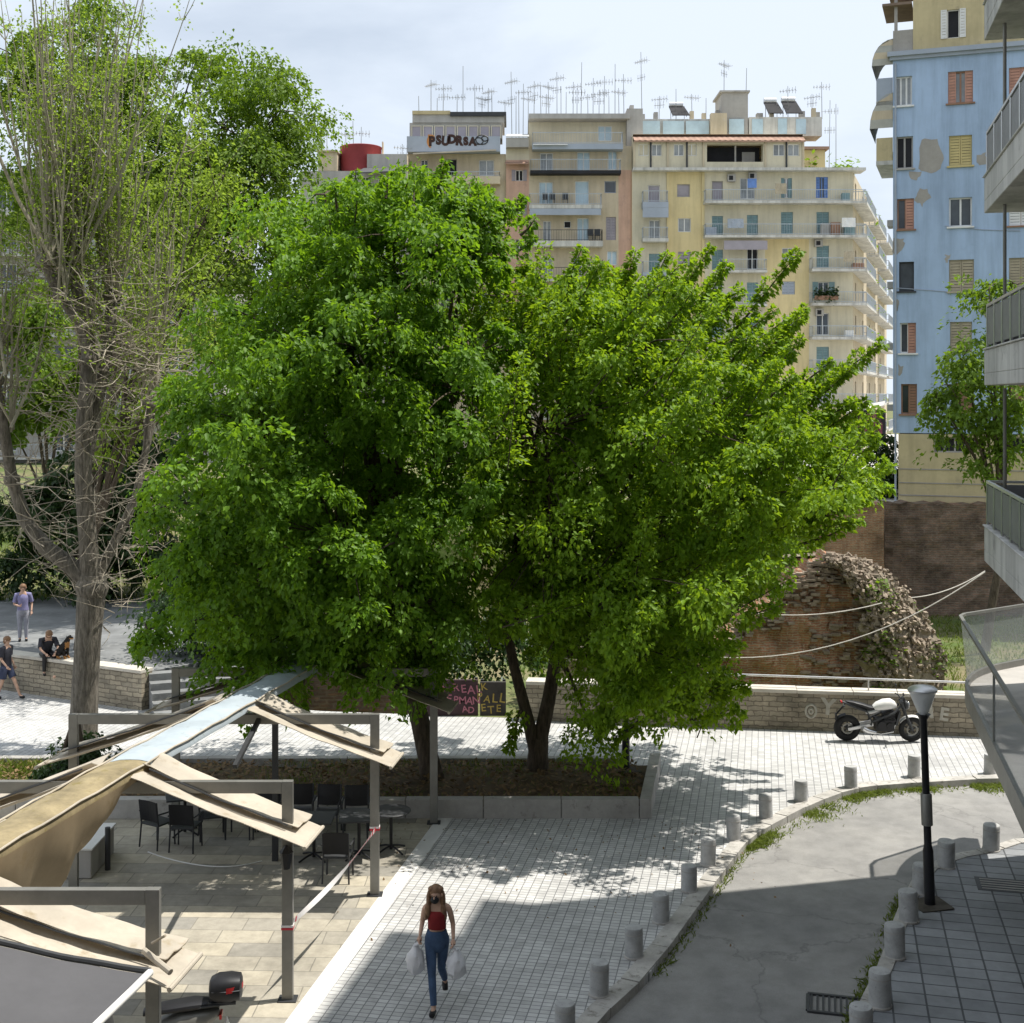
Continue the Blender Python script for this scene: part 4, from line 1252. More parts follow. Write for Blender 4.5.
mb = MB(); hF.box(mb, h_(412), h_(450), zh(114), zh(110.5), -5, -.05); mb.build('roof_edge', M_ochre, bl3)
mb = MB(); hF.box(mb, h_(450), h_(506), zh(116), zh(112), -5, .1); mb.build('roof_edge', M_steel_d, bl3)
mb = MB(); mb.slab([hF.at(h_(414), zh(156.5), 1.7), hF.at(h_(496), zh(152.8), 1.7), hF.at(h_(496), zh(151.6), .9), hF.at(h_(414), zh(154.8), .9)], (0, 0, -1), .12); mb.build('awning', M_canvas, bl3)
for k in range(6): balcony(bl3, hF, h_(416), h_(500), zh(179 + 33.7 * k) - .6, 1.2, .65, M_beigep, rh=.4)

# ---------- low roofs at the left with the red tank
lF = Fac(((300 - CX) * 112 / F, 112, 0), (1, 0, 0))
l_ = lambda px: (px - 300) * 112 / F
zl = lambda py: HC - (py - HY) * 112 / F
bl4 = thing('low_grey_building', lF.at(l_(350), ZB), 'lower grey building with flat roof and awning under the red tank', 'building')
win = [lF.rect((362, 177, 369, 187)), lF.rect((378, 177, 395, 187))] + [lF.rect((x, 200 + 30 * k, x + 12, 217 + 30 * k)) for x in (330, 365, 385) for k in range(6)]
bw = MB(); lF.wall(bw, l_(300), l_(407), ZB, zl(171), win, .2); lF.wall(bw, l_(367), l_(407), zl(171), zl(154), [], .1); bw.build('wall', M_greyp, bl4)
body(bl4, lF, l_(300), l_(407), ZB, zl(171), 12, M_greyp, 'rear_wall')
mb = MB(); lF.box(mb, l_(367) + .01, l_(407), zl(171) + .01, zl(154), -4, -.02); mb.build('roof_house', M_beigep, bl4); mb = MB(); lF.box(mb, l_(318), l_(337), zl(171) + .02, zl(152), -3, -.01); lF.box(mb, l_(317), l_(338), zl(152), zl(150.5), -3.2, .3); mb.build('roof_house', M_beigep, bl4)
for r in win: window(bl4, lF, r, M_whitep, M_glassd)
mb = MB(); mb.slab([lF.at(l_(358), zl(175.5), 1.6), lF.at(l_(398), zl(174), 1.6), lF.at(l_(398), zl(167), -.2 + .25), lF.at(l_(364), zl(168), .05)], (0, 0, -1), .1); mb.build('awning', M_greyfab, bl4)
t = thing('red_roof_tank', lF.at(l_(358), zl(171), -2.2), 'dark red cylindrical tank on the lower grey roof', 'tank')
mb = MB(); rr_ = 21 * 112 / F
c = lF.at(l_(358), 0, -2.2)
mb.lathe([(rr_, zl(171)), (rr_, zl(144.5)), (rr_ * 1.02, zl(144)), (rr_ * 1.02, zl(142.8)), (rr_ * .97, zl(142.3)), (.01, zl(141.5))], (c.x, c.y, 0), 40); mb.build('drum', M_rtank, t, smooth=True)
mb = MB()
for dx in (-.05, .3): mb.tube([(c.x + rr_ + .15, c.y - .5 + dx, zl(171)), (c.x + rr_ + .15, c.y - .5 + dx, zl(138))], .06, 6)
mb.build('pipe', M_beigep, t)

# ---------- solar water heaters
def heater(px0, px1, ytop, ybase, d, label):
    zb, ztp = HC - (ybase - HY) * d / F, HC - (ytop - HY) * d / F
    x0, x1_ = (px0 - CX) * d / F, (px1 - CX) * d / F
    t = thing('solar_water_heater', ((x0 + x1_) / 2, d, zb), label, 'water heater', 'solar heaters on the yellow block roof')
    mb = MB(); xm = (x0 + x1_) / 2; w_ = (x1_ - x0)
    mb.slab([(x0 + w_ * .1, d - 1.2, zb + .1), (x1_, d - 1.2, zb + .1), (x1_ - w_ * .2, d + .2, ztp - .5), (x0, d + .2, ztp - .5)], (0, -.6, .8), .08); mb.build('collector', M_dark, t)
    mb = MB(); mb.tube([(x0 + .05, d + .3, ztp - .3), (x1_ - w_ * .25, d + .3, ztp - .3)], .29, 12); mb.build('tank', M_alum, t, smooth=True)
    mb = MB()
    for xx in (x0 + .2, x1_ - .3): mb.bar((xx, d + .3, zb), (xx, d + .3, ztp - .4), .05, .05); mb.bar((xx, d - 1.2, zb), (xx, d - 1.1, zb + .15), .05, .05)
    mb.build('stand', M_alum, t)
heater(669, 688, 101, 119.6, 118.4, 'solar water heater alone on the roof left of the stair tower')
heater(764, 781, 97, 117.6, 118.2, 'left one of the two neighbouring solar water heaters right of the stair tower')
heater(781.5, 800, 96, 117.6, 118.2, 'right one of the two neighbouring solar water heaters right of the stair tower')
# ---------- antennas
def antenna_mesh(h, kind):
    mb = MB(); mb.tube([(0, 0, 0), (0, 0, h)], [.032, .022], 5)
    if kind:
        zc = h * .86
        mb.tube([(-.75, 0, zc), (.75, 0, zc)],   .014, 4)
        for k in range(6): x = -.7 + .28 * k; L_ = .2 + .05 * k; mb.tube([(x, -L_ , zc), (x, L_, zc)], .015, 4); mb.tube([(x, 0, zc - L_ * .7), (x, 0, zc + L_ * .7)], .015, 4)
    if kind == 2:
        zc = h * .62; mb.tube([(-.5, 0, zc), (.5, 0, zc)], .02, 4)
        for k in range(4): mb.tube([(-.4 + .26 * k, 0, zc - .3), (-.4 + .26 * k, 0, zc + .3)], .016, 4)
    return mb
ants = [(419,96,'g'),(431,80,'g'),(443,84,'g'),(463,66,'g'),(475,84,'g'),(488,88,'g'),(492,92,'g'),(505,100,'g'),
        (512,72,'p'),(519,90,'p'),(523,84,'p'),(534,81,'p'),(541,86,'p'),(549,82,'p'),(557,72,'p'),(566,92,'p'),(573,82,'p'),(577,88,'p'),(581,62,'p'),(593,78,'p'),(604,76,'p'),(615,64,'p'),(624,74,'p'),(642,52,'p'),(437,98,'g'),(457,94,'g'),(482,96,'g'),(516,96,'p'),(528,92,'p'),(546,94,'p'),(561,86,'p'),(588,94,'p'),(599,90,'p'),(609,96,'p'),(619,88,'p'),(659,96,'y'),(706,98,'y'),(788,86,'y'),(812,94,'y'),
        (676,89,'y'),(692,94,'y'),(724,60,'y'),(746,68,'y'),(822,82,'y'),(829,100,'y'),(836,104,'y'),
        (327,132,'l'),(346,128,'l'),(354,121,'l'),(361,127,'l'),(402,144,'l')]
lab = {'g': ('thin metal tv antenna on the roof of the block with mauve blinds', 112, 116.5), 'p': ('thin metal tv antenna on the flat roof of the pink and beige block', 112, 117.5),
       'y': ('thin metal tv antenna rising from the roof of the yellow block', 119, 117.8), 'l': ('thin metal tv antenna beside the red tank roof', 152, 113.5)}
for i, (px, yt, k) in enumerate(ants):
    lb, yb, d = lab[k]
    if px in (724, 746): d = 118.5
    zt_ = HC - (yt - HY) * d / F
    zb_ = {'g': zh(113.5), 'p': zq(112), 'y': zd(92, 117) if px in (724, 746) else zd(119, 117.2) if px < 721 else zd(117, 117) if px < 825 else ztop, 'l': zl(171)}[k]
    if k == 'g' and px > 500: zb_ = zh(116)
    if k == 'p' and px < 530: zb_ = zq(138)
    if k == 'l' and px < 340: zb_ = zl(152)
    o = antenna_mesh(zt_ - zb_, (i * 7) % 3).build('tv_antenna', M_steel, None)
    o.location = ((px - CX) * d / F, d, zb_); o.rotation_euler = (jit(.02), jit(.02), jit(.9))
    tag(o, lb, 'antenna', {'g': 'antennas on the mauve blind block', 'p': 'antennas on the pink and beige block', 'y': 'antennas on the yellow block', 'l': 'antennas by the red tank'}[k])

# ---------- blue building
bO = Vector(((893 - CX) * 63 / F, 63, 0))
bF = Fac(bO, (.942, -.336, 0))
bb = thing('blue_apartment_building', bF.at(5, 3.1), 'pale blue apartment building with peeling plaster and an ochre ground floor', 'building')
win = []
def BW(r, fm=M_whitep, pm=M_glassd, mull=1, shut=None, sm=None): win.append((bF.rect(r), fm, pm, mull, shut, sm))
BW((895,77,912,105),M_whitep,M_glassl,2); BW((896,137,913,168),M_greyp,M_dark,1); BW((897,199,914,229),M_browns,M_glassd,1,'right',M_salmon)
BW((899,262,914,291),M_steel_d,M_glassd,0); BW((900,323,916,353),M_whitep,M_glassd,1,'right',M_salmon); BW((901,384,917,414),M_browns,M_glassd,1,'right',M_browns)
BW((948,72,973,102),M_browns,M_glassl,1,'ajar',M_salmon); BW((949,136,972,165),M_yels,M_glassd,1,'closed',M_yels); BW((949,198,972,226),M_whitep,M_glassd,1)
BW((949,260,974,291),M_beiges,M_glassd,1,'closed',M_beiges); BW((950,322,972,352),M_greyp,M_glassd,1,'closed',M_beiges); BW((952,383,974,412),M_browns,M_glassd,1,'closed',M_browns)
for (y, sm) in ((68, M_salmon), (131, M_beiges), (195, M_whitep), (258, M_beiges), (320, M_browns), (383, M_browns)): BW((1009,y,1033,y+30),M_browns,M_glassd,1,'closed',sm)
for (y, sm) in ((64, M_salmon), (129, M_beiges), (194, M_yels), (258, M_beiges), (322, M_browns), (386, M_browns)): BW((1070,y,1096,y+31),M_browns,M_glassd,1,'closed',sm)
gw = [bF.rect((934,437,976,453)), bF.rect((1008,437,1060,454))]
rects = [q[0] for q in win]
zc = bF.px(900, 57)[1]; zg = bF.px(900, 433)[1]
W_ = 17.0
bw = MB(); bF.wall(bw, 0, W_, zg, zc, rects, .22, 0); bw.build('wall', M_blue, bb)
body(bb, bF, 0, W_, zg, zc, 12, M_blue, 'rear_wall')
bw = MB(); bF.wall(bw, .25, W_, 2.8, zg - .04, gw, .3, 0)
zs = [3.1 + (zg - 3.2) * f for f in (.12, .3, .5)]
for z in zs: bF.box(bw, .3, W_, z, z + .05, .001, .03, 1)
bw.build('ground_floor_wall', [M_ochre, M_patch], bb)
body(bb, bF, .25, W_, 2.8, zg - .04, 11.5, M_ochre, 'ground_floor_side')
for r in gw: window(bb, bF, r, M_greyp, M_dark, 3, None, None, .3)
for q in win: window(bb, bF, q[0], q[1], q[2], q[3], q[4], q[5], .2, 'window', True)
mb = MB(); bF.box(mb, -.25, W_, zc, zc + .22, -.4, .3); bF.box(mb, -.15, W_, zc - .16, zc - .002, -.3, .16); mb.build('cornice', M_bluegrey, bb)
M_stripe0 = mk('brown_eave', (.22, .16, .12), .85, .2, 2)
# ochre penthouse above
pt = bF.px(913, 0)[0]
wr = bF.rect((947, 10, 959.5, 37.5))
bw = MB(); bF.wall(bw, pt, W_, zc + .23, zc + 4.2, [wr], .2); bw.build('penthouse_wall', M_ochre, bb)
body(bb, bF, pt, W_, zc + .23, zc + 4.2, 10, M_ochre, 'penthouse_side')
window(bb, bF, wr, M_whitep, M_dark, 0, 'open', M_whitep)
mb = MB(); bF.box(mb, -.3, pt + .2, zc + 3.5, zc + 3.75, -3, .25); bF.box(mb, -.5, pt - .05, zc + 2.5, zc + 2.62, -3, .1); mb.build('roof_eave', M_stripe0, bb)
mb = MB(); bF.box(mb, 0, pt, zc + .23, zc + 1.3, -.15, -.03); bF.box(mb, .05, .2, zc + .23, zc + 3.5, -.3, -.15); mb.build('terrace_parapet', M_patch, bb)
def patch(pts):
    mb = MB()
    q = [bF.px(*p) for p in pts]; c = (sum(a for a, _ in q) / len(q), sum(z for _, z in q) / len(q))
    n = []
    for (a, b) in zip(q, q[1:] + q[:1]):
        for k in range(3): n.append((a[0] + (b[0] - a[0]) * k / 3 + jit(.07), a[1] + (b[1] - a[1]) * k / 3 + jit(.07)))
    mb.add([bF.at(x, z, .006) for x, z in n], [tuple(range(len(n)))])
    mb.build('plaster_patch', M_patch, bb)
patch([(921,139),(936,138),(944,155),(940,170),(926,173),(919,168)]); patch([(910,172),(923,172),(917,181),(911,180)])
patch([(892,238),(903,238),(905,246),(898,255),(892,252)]); patch([(978,155),(986,152),(988,163),(977,165)]); patch([(894,300),(898,300),(898,312),(894,310)])
patch([(918,190),(926,188),(930,199),(922,206),(915,200)]); patch([(980,300),(992,297),(996,310),(986,318),(979,311)]); patch([(930,400),(938,398),(940,412),(931,414)]); patch([(945,255),(950,255),(949,262),(945,261)]); patch([(898,364),(903,366),(901,377),(897,374)]); patch([(1030,170),(1040,172),(1036,186),(1028,182)])
mb = MB()
for px in (896.5,):
    a = bF.px(px, 300)[0]; p0, p1 = bF.at(.12, 3.2, .08), bF.at(.12, zc - .3, .08); mb.tube([p0, p1], .05, 6)
a0, z0 = bF.px(945, 226); a1, z1 = bF.px(1020, 231)
mb.tube([bF.at(a0, z0, .03), bF.at((a0 + a1) / 2, (z0 + z1) / 2 - .06, .03), bF.at(a1, z1, .03)], .018, 5)
a0, z0 = bF.px(897, 288); a1, z1 = bF.px(1000, 293)
mb.tube([bF.at(a0, z0, .03), bF.at((a0 + a1) / 2, (z0 + z1) / 2 - .06, .03), bF.at(a1, z1, .03)], .018, 5)
mb.build('drainpipe', M_bluegrey, bb)
M_stripe = mk('grey_awning_cloth', (.42, .41, .36), .8, .15, 2)
# side balconies with awnings towards the narrow street
bS = Fac(bF.at(0, 0, -12), -bF.n * -1 if False else bF.n)
bS = Fac(bF.at(0, 0, -12), bF.n)   # outward normal = -sd of the front
for (yb, yt, da) in ((160, 122, M_ochre), (100, 62, M_beiges)):
    z = bF.px(893, yb)[1]
    balcony(bb, bS, 7.8, 11.9, z - .2, .8, .2, M_slabw, 'solid', M_ochre if yb == 160 else M_bluegrey, 1.1)
mb = MB()
for (y0, y1, dm) in ((127, 92, 1.1), (64, 38, 1.0)):
    za, zb = bF.px(893, y0)[1], bF.px(893, y1)[1]
    arc = [(dm * math.sin(t_), za + (zb - za) * math.cos(t_)) for t_ in np.linspace(0, PI / 2, 7)]
    mb.sheet([[bS.at(a, z, o) for (o, z) in arc] for a in np.linspace(8, 11.9, 6)], .04)
    for k in range(4):
        zz0 = za + (zb - za) * k / 4; zz1 = za + (zb - za) * (k + 1) / 4
        o0, o1 = dm * math.sqrt(max(0, 1 - (k / 4) ** 2)), dm * math.sqrt(max(0, 1 - ((k + 1) / 4) ** 2))
        mb.add([bS.at(11.9, zz0, 0.01), bS.at(11.9, zz0, o0), bS.at(11.9, zz1, o1), bS.at(11.9, zz1, 0.01)], [(0, 1, 2, 3)], k % 2)
mb.build('side_awning', [M_stripe, M_beigep], bb)
for k in range(4):
    z = bF.px(893, 225 + 62 * k)[1]
    mb = MB(); bS.box(mb, 10.5, 11.6, z, z + .3, .02, .3); mb.build('air_conditioner', M_greyp, bb)

# ---------- market stall and far street, behind between the yellow and blue buildings
t = thing('market_stall', P(862, 432, 104), 'shop stall with pale awning, yellow post and dark clothes at the street corner', 'stall')
d = 104
mb = MB(); mb.slab([P(846, 413, d - 1), P(884, 405, d - 1), P(885, 401, d + 1.5), P(850, 408, d + 1.5)], (0, 0, -1), .08); mb.build('awning', M_slabw, t)
mb = MB(); mb.box(P(843, 430, d), (.9, .5, 3.0)); mb.build('post', M_yels, t)
mb = MB(); mb.box(P(866, 428, d + 2.5), (3.2, .2, 3.0)); mb.build('back_panel', M_dark, t)
mc = [mk('dark_garment', (.06, .03, .04), .9, .3, 2), mk('maroon_garment', (.16, .05, .07), .9, .3, 2), mk('pale_garment', (.4, .36, .36), .9, .2, 2)]
for k in range(34):
    mb = MB(); x_, y_, d_ = rnd.uniform(850, 881), rnd.uniform(414, 440), d + rnd.uniform(-.5, 2); c = P(x_, y_, d_); hw = rnd.uniform(.12, .26); hh = rnd.uniform(.3, .6)
    mb.slab([c + Vector((-hw * .5, 0, hh)), c + Vector((hw * .5, 0, hh)), c + Vector((hw, 0, hh * .6)), c + Vector((hw * .8, 0, -hh)), c + Vector((-hw * .9, 0, -hh)), c + Vector((-hw, 0, hh * .6))], (0, 1, 0), .1)
    mb.build('garment', mc[rnd.choice((0, 0, 0, 1, 1, 2))], t)
mb = MB(); z = 3.14
mb.add([(14, 62.5, z), (44, 62.5, z), (70, 170, z), (20, 170, z)], [(0, 1, 2, 3)])
struct('upper_street', mb, mk('upper_street_paving', (.55, .53, .5), .9, .15, .6))

# ---------- near building with balconies on the right
Qp = Vector((8.1, 22.3, 0)); nS = -V_S
rF = Fac(Qp - nS * 1.6, -U_S)      # outward = -V_S
rb = thing('balcony_building', rF.at(10, 0), 'grey apartment building with stepped white balconies at the right edge', 'building')
rw = []
slabz = [5.54, 8.55, 11.5, 14.46, 17.4, 20.35, 23.3]
for z in slabz:
    for a in (1.5, 5.5, 9.5, 13.5, 17.5): rw.append((a, z + .25, a + 1.6, z + 2.45))
for a in (0, 4, 8, 12, 16): rw.append((a + .6, .15, a + 3.0, 2.5))
bw = MB(); rF.wall(bw, -2, 27, -.2, 25, rw, .25); bw.build('wall', M_greyp, rb)
body(rb, rF, -2, 27, -.2, 25, 11, M_greyp, 'rear_wall')
for r in rw: window(rb, rF, r, M_alum, M_glassd, 1, None, None, .25, 'balcony_door')
M_rpanel = mk('grey_rail_panel', (.20, .205, .21), .5, .15, 3, metal=.2)
for i, z in enumerate(slabz):
    mb = MB(); a1 = 25
    rF.box(mb, 0, a1, z, z + .2, 0.002, 1.6)
    rF.box(mb, 0, a1, z + .2, z + .6, 1.5, 1.6); rF.box(mb, 0, .1, z + .2, z + .6, .002, 1.5)
    rF.box(mb, -.0, a1, z + .602, z + .63, 1.47, 1.63)
    o = mb.build('balcony', M_balcc, rb, bevel=.012)
    mb = MB()
    A, B = rF.at(.06, z + 1.36, 1.55), rF.at(a1, z + 1.36, 1.55); C = rF.at(.06, z + 1.36, .02)
    mb.bar(A, B, .05, .045); mb.bar(A, C, .05, .044)
    n = 26
    for k in range(n + 1):
        p = A.lerp(B, k / n); mb.bar(p - Vector((0, 0, .74)), p - Vector((0, 0, .022)), .035, .05)
    mb.bar(C - Vector((0, 0, .74)), C - Vector((0, 0, .022)), .035, .035)
    mb.bar(A.lerp(C, .5) - Vector((0, 0, .74)), A.lerp(C, .5) - Vector((0, 0, .022)), .035, .035)
    ro = mb.build('railing', M_alum, o)
    mb = MB()
    for k in range(n):
        p, q = A.lerp(B, (k + .06) / n), A.lerp(B, (k + .94) / n); mb.bar(p - Vector((0, 0, .36)), q - Vector((0, 0, .36)), .012, .62)
    for k in range(2):
        p, q = A.lerp(C, (k + .06) / 2), A.lerp(C, (k + .94) / 2); mb.bar(p - Vector((0, 0, .36)), q - Vector((0, 0, .36)), .012, .62)
    mb.build('railing_panel', M_rpanel, o)
    mb = MB()
    for s in ((2.3, 4.0) if i > 2 else (1.04, 4.1)): mb.tube([rF.at(s, z + .66, 1.4), rF.at(s, z + 2.96, 1.4)], .03, 8)
    for s in (8, 12, 16): mb.tube([rF.at(s, z + .66, 1.4), rF.at(s, z + 2.96, 1.4)], .03, 8)
    mb.build('awning_pole', M_steel, o)
mb = MB(); rF.box(mb, -2.1, 27.2, 25, 25.2, -11.2, .6); rF.box(mb, -.6, 27.1, 25.2, 25.7, -8, 1.5); mb.build('roof', M_conc, rb)
# glazed mezzanine balcony with a turned end
Cn = Vector((8.3, 24.1, 0)); En = Vector((9.95, 25.26, 0)); du = -U_S
Nn = Cn + du * 25
zr, zgb = 4.3, 3.2
top, bot = [], []
m = 7
for k in range(m + 1):
    f = k / m
    r_ = 1.25
    p = Cn + (En - Cn).normalized() * r_ * (1 - f); q = Cn + du * r_ * f * 1.2
    b = (Cn + (En - Cn).normalized() * r_) * (1 - f) ** 2 + Cn * 2 * f * (1 - f) + (Cn + du * r_ * 1.2) * f ** 2
    top.append(Cn + (En - Cn).normalized() * .25 * (1 - f) * (1 if f < .5 else 1) if f < .5 else Cn + du * .25 * f)
    bot.append(b)
top = [En] + top + [Nn]; bot = [En] + bot + [Nn]
mb = MB(); fl = [(p.x, p.y) for p in bot]; inn = [(p - nS * -0) for p in (Nn + V_S * 1.25, En + V_S * .2)]
mb.prism(fl + [(p.x, p.y) for p in inn], 2.92, 3.14)
o = mb.build('mezzanine_balcony', M_greyp, rb)
mb = MB()
for a, b in zip(bot, bot[1:]): mb.bar(Vector((a.x, a.y, 3.1)), Vector((b.x, b.y, 3.1)), .07, .32)
for a, b in zip(top, top[1:]):
    if (b - a).length > .02: mb.bar(Vector((a.x, a.y, zr)), Vector((b.x, b.y, zr)), .06, .05)
mb.build('railing_frame', M_steel, o)
mb = MB(); mb.sheet([[Vector((a.x, a.y, 3.27)), Vector((b.x, b.y, zr - .03))] for a, b in zip(bot, top)])
mb.build('railing_glass', M_glass, o)
mb = MB()
for k in (5, 10, 15):
    p = Nn.lerp(Cn, k / 25 if False else 1 - k / 25); mb.bar((p.x, p.y, 3.25), (p.x, p.y, zr - .03), .03, .03)
mb.build('railing_post', M_steel, o)

# ---------- grey block far behind the left trees
gF = Fac(((-90 - CX) * 100 / F, 100, 0), (1, 0, 0))
gb = thing('far_grey_block', gF.at(10, ZB), 'pale grey apartment block hidden behind the tall bare tree', 'building')
rs = [(2.2 + 4.4 * j, 4 + 3.1 * k, 3.8 + 4.4 * j, 6 + 3.1 * k) for j in range(5) for k in range(7)]
bw = MB(); gF.wall(bw, 0, 24, ZB, 25.5, rs, .2); bw.build('wall', M_greyp, gb)
body(gb, gF, 0, 24, ZB, 25.5, 12, M_greyp, 'rear_wall')
for r in rs: window(gb, gF, r, M_whitep, M_glassd)
for k in range(7): balcony(gb, gF, 1.5, 22, 3.4 + 3.1 * k, 1.2, .2, M_slabw)

# ---------- the building the view is taken from (unseen, added to keep sky light off the near pavement)
vF = Fac((-16, -1.4, 0), (1, 0, 0)); vF.n = Vector((0, 1, 0))
vb = thing('viewpoint_building', (-5, -1.4, 0), 'unseen grey apartment building, added to block sky light, from which the view is taken', 'building')
vr = [(1 + 3.6 * j, .6 + 3.1 * k, 2.6 + 3.6 * j, 2.9 + 3.1 * k) for j in range(5) for k in range(8)]
bw = MB(); vF.wall(bw, 0, 18.6, -.3, 26, vr, .2); bw.build('wall', M_greyp, vb)
body(vb, vF, 0, 18.6, -.3, 26, 12, M_beigep, 'rear_wall')
for r in vr: window(vb, vF, r, M_whitep, M_glassd)

# ================================================================ TREES
def leaf_mesh(name, Pp, D, N, L, Wd, mat, parent, fold=.18):
    """one folded diamond leaf per row"""
    n = len(Pp)
    D = D / np.linalg.norm(D, axis=1, keepdims=True)
    S = np.cross(D, N); S /= np.linalg.norm(S, axis=1, keepdims=True) + 1e-9
    N2 = np.cross(S, D)
    L = L[:, None]; Wd = Wd[:, None]
    m = Pp + D * L * .42 + N2 * L * fold * .6
    tip = Pp + D * L - N2 * L * .12
    V = np.stack([Pp, m + S * Wd * .5, tip, m - S * Wd * .5], 1).reshape(-1, 3)
    Fc = (np.arange(n)[:, None, None] * 4 + np.array([[0, 1, 2], [0, 2, 3]])[None]).reshape(-1, 3)
    return np_mesh(name, V, Fc, mat, parent)
def unit(n, k=2.2):
    v = rng.normal(size=(n, 3)); v /= np.linalg.norm(v, axis=1, keepdims=True)
    return v * rng.random((n, 1)) ** (1 / k)
def curve_pts(a, b, bend, n=6):
    a, b = Vector(a), Vector(b); c = (a + b) / 2 + Vector(bend)
    return [a * (1 - t) ** 2 + c * 2 * t * (1 - t) + b * t * t for t in [i / n for i in range(n + 1)]]
def maple(name, label, trunk, fork, limbs, blobs, d0, mat, npads, leaves_per, shoot_dir=None, pad_r=.62, leaf=.125, droop=.5, grp=None, lens=3.6, bark=None, ctr=None, cat='tree', shoots=(), order=None):
    """trunk: list of (x,y,z,r); limbs: pixel targets; blobs: (px,py,rpx[,dd])"""
    forked = isinstance(trunk[0][0], (list, tuple))
    base = Vector(trunk[0][0][:3] if forked else trunk[0][:3])
    t = thing(name, base, label, cat, grp)
    bark = bark or M_bark
    mb = MB()
    for tr in (trunk if forked else [trunk]):
        mb.tube([p[:3] for p in tr], [p[3] for p in tr], 14)
    limbpts = []
    br = MB()
    B = [(b[0], b[1], b[2], b[3] if len(b) > 3 else None) for b in blobs]
    cx = ctr[0] if ctr else sum(b[0] for b in B) / len(B); cy = ctr[1] if ctr else sum(b[1] for b in B) / len(B)
    RX = max(abs(b[0] - cx) + b[2] for b in B); RY = max(abs(b[1] - cy) + b[2] for b in B)
    wts = np.array([b[2] ** 2 for b in B], float); wts /= wts.sum()
    Cs, As = [], []
    sc = d0 / F
    for bi, b in enumerate(B):
        k = max(3, int(round(npads * wts[bi])))
        u = unit(k, 2.6)
        q = 1 - ((b[0] - cx) / RX) ** 2 - ((b[1] - cy) / RY) ** 2
        lz = lens * math.sqrt(max(.06, q))
        dd = rng.uniform(-1, 1, k) * lz if b[3] is None else b[3] + rng.uniform(-.5, .5, k)
        c = P(b[0], b[1], d0)
        pts = np.array([c.x, c.y, c.z]) + u * b[2] * sc * np.array([1, .8, 1]) + np.stack([np.zeros(k), dd, np.zeros(k)], 1)
        Cs.append(pts)
        # limb to this blob
        f = Vector(fork[rnd.randrange(len(fork))])
        tgt = Vector((c.x, c.y + (b[3] or jit(lz * .5)), c.z))
        lp = curve_pts(f, tgt, (0, 0, (tgt - f).length * .12), 7)
        r0 = .035 + .0105 * (b[2] ** .5)
        br.tube(lp, [r0 * (1 - .8 * i / 7) for i in range(8)], 7)
        for p in pts:
            p = Vector(p); j = min(range(2, 8), key=lambda i: (lp[i] - p).length)
            if rnd.random() < .75: br.tube(curve_pts(lp[j], p, (jit(.2), jit(.2), .15), 3), [.026, .02, .014, .008], 4, cap=False)
    C = np.concatenate(Cs); K = len(C)
    cen = P(cx, cy, d0); cen = np.array([cen.x, cen.y, cen.z - 1.2])
    out = C - cen; out /= np.linalg.norm(out, axis=1, keepdims=True)
    m = leaves_per
    up_ = (HC - C[:, 2]) * F / C[:, 1] + HY          # height of each pad, in survey rows
    isS = np.zeros(K, bool) if shoot_dir is None else rng.random(K) < np.where(up_ < 400, .7, .22)
    Pl, Dl, Nl = [], [], []
    if (~isS).any():
        Cu = C[~isS]; ou = out[~isS]; k_ = len(Cu); Ru = pad_r * (.55 + .9 * rng.random(k_))
        nf = 6
        fa = rng.random((k_, nf)) * .6 + np.arange(nf)[None] * 2 * PI / nf + rng.random((k_, 1)) * 6
        fl = .55 + .75 * rng.random((k_, nf))
        fi = rng.integers(0, nf, (k_, m)); ii = np.arange(k_)[:, None]
        rho = np.sqrt(rng.random((k_, m)))
        ang = fa[ii, fi] + rng.normal(0, .30, (k_, m)) * (1.35 - rho)
        rho = rho * fl[ii, fi]
        lx = rho * np.cos(ang) * 1.15; ly = rho * np.sin(ang) * .95
        axis = ou * .5 + np.array([0, 0, .9]) + rng.normal(0, .28, (k_, 3)); axis /= np.linalg.norm(axis, axis=1, keepdims=True)
        if shoot_dir is not None: axis = axis + np.array([-.25, 0, .1]); axis /= np.linalg.norm(axis, axis=1, keepdims=True)
        ref = np.cross(axis, rng.normal(size=(k_, 3))); ref /= np.linalg.norm(ref, axis=1, keepdims=True); bi_ = np.cross(axis, ref)
        rad = ref[:, None] * lx[..., None] + bi_[:, None] * ly[..., None]
        hgt = -droop * rho ** 2 + rng.normal(0, .13, (k_, m)) - .5 * np.abs(rng.normal(0, .5, (k_, m))) * (rng.random((k_, m)) < .3)
        Pl.append((Cu[:, None] + Ru[:, None, None] * (rad + axis[:, None] * hgt[..., None])).reshape(-1, 3))
        Dl.append((rad * .9 + np.array([0, 0, -.5]) + rng.normal(0, .5, (k_, m, 3))).reshape(-1, 3))
        Nl.append((axis[:, None] + rad * .4 + rng.normal(0, .48, (k_, m, 3))).reshape(-1, 3))
    if isS.any():
        Cu = C[isS]; ou = out[isS]; k_ = len(Cu); Ru = pad_r * (.8 + .8 * rng.random(k_))
        sd = np.array(shoot_dir)
        axis = ou * .55 + sd + rng.normal(0, .3, (k_, 3)); axis /= np.linalg.norm(axis, axis=1, keepdims=True)
        tt = rng.random((k_, m)); Lk = Ru * 2.3
        ref = np.cross(axis, rng.normal(size=(k_, 3))); ref /= np.linalg.norm(ref, axis=1, keepdims=True); bi_ = np.cross(axis, ref)
        ang = rng.random((k_, m)) * 2 * PI; rho = (.2 + .8 * np.sqrt(rng.random((k_, m)))) * (1.05 - .7 * tt) * .45
        rad = ref[:, None] * (rho * np.cos(ang))[..., None] + bi_[:, None] * (rho * np.sin(ang))[..., None]
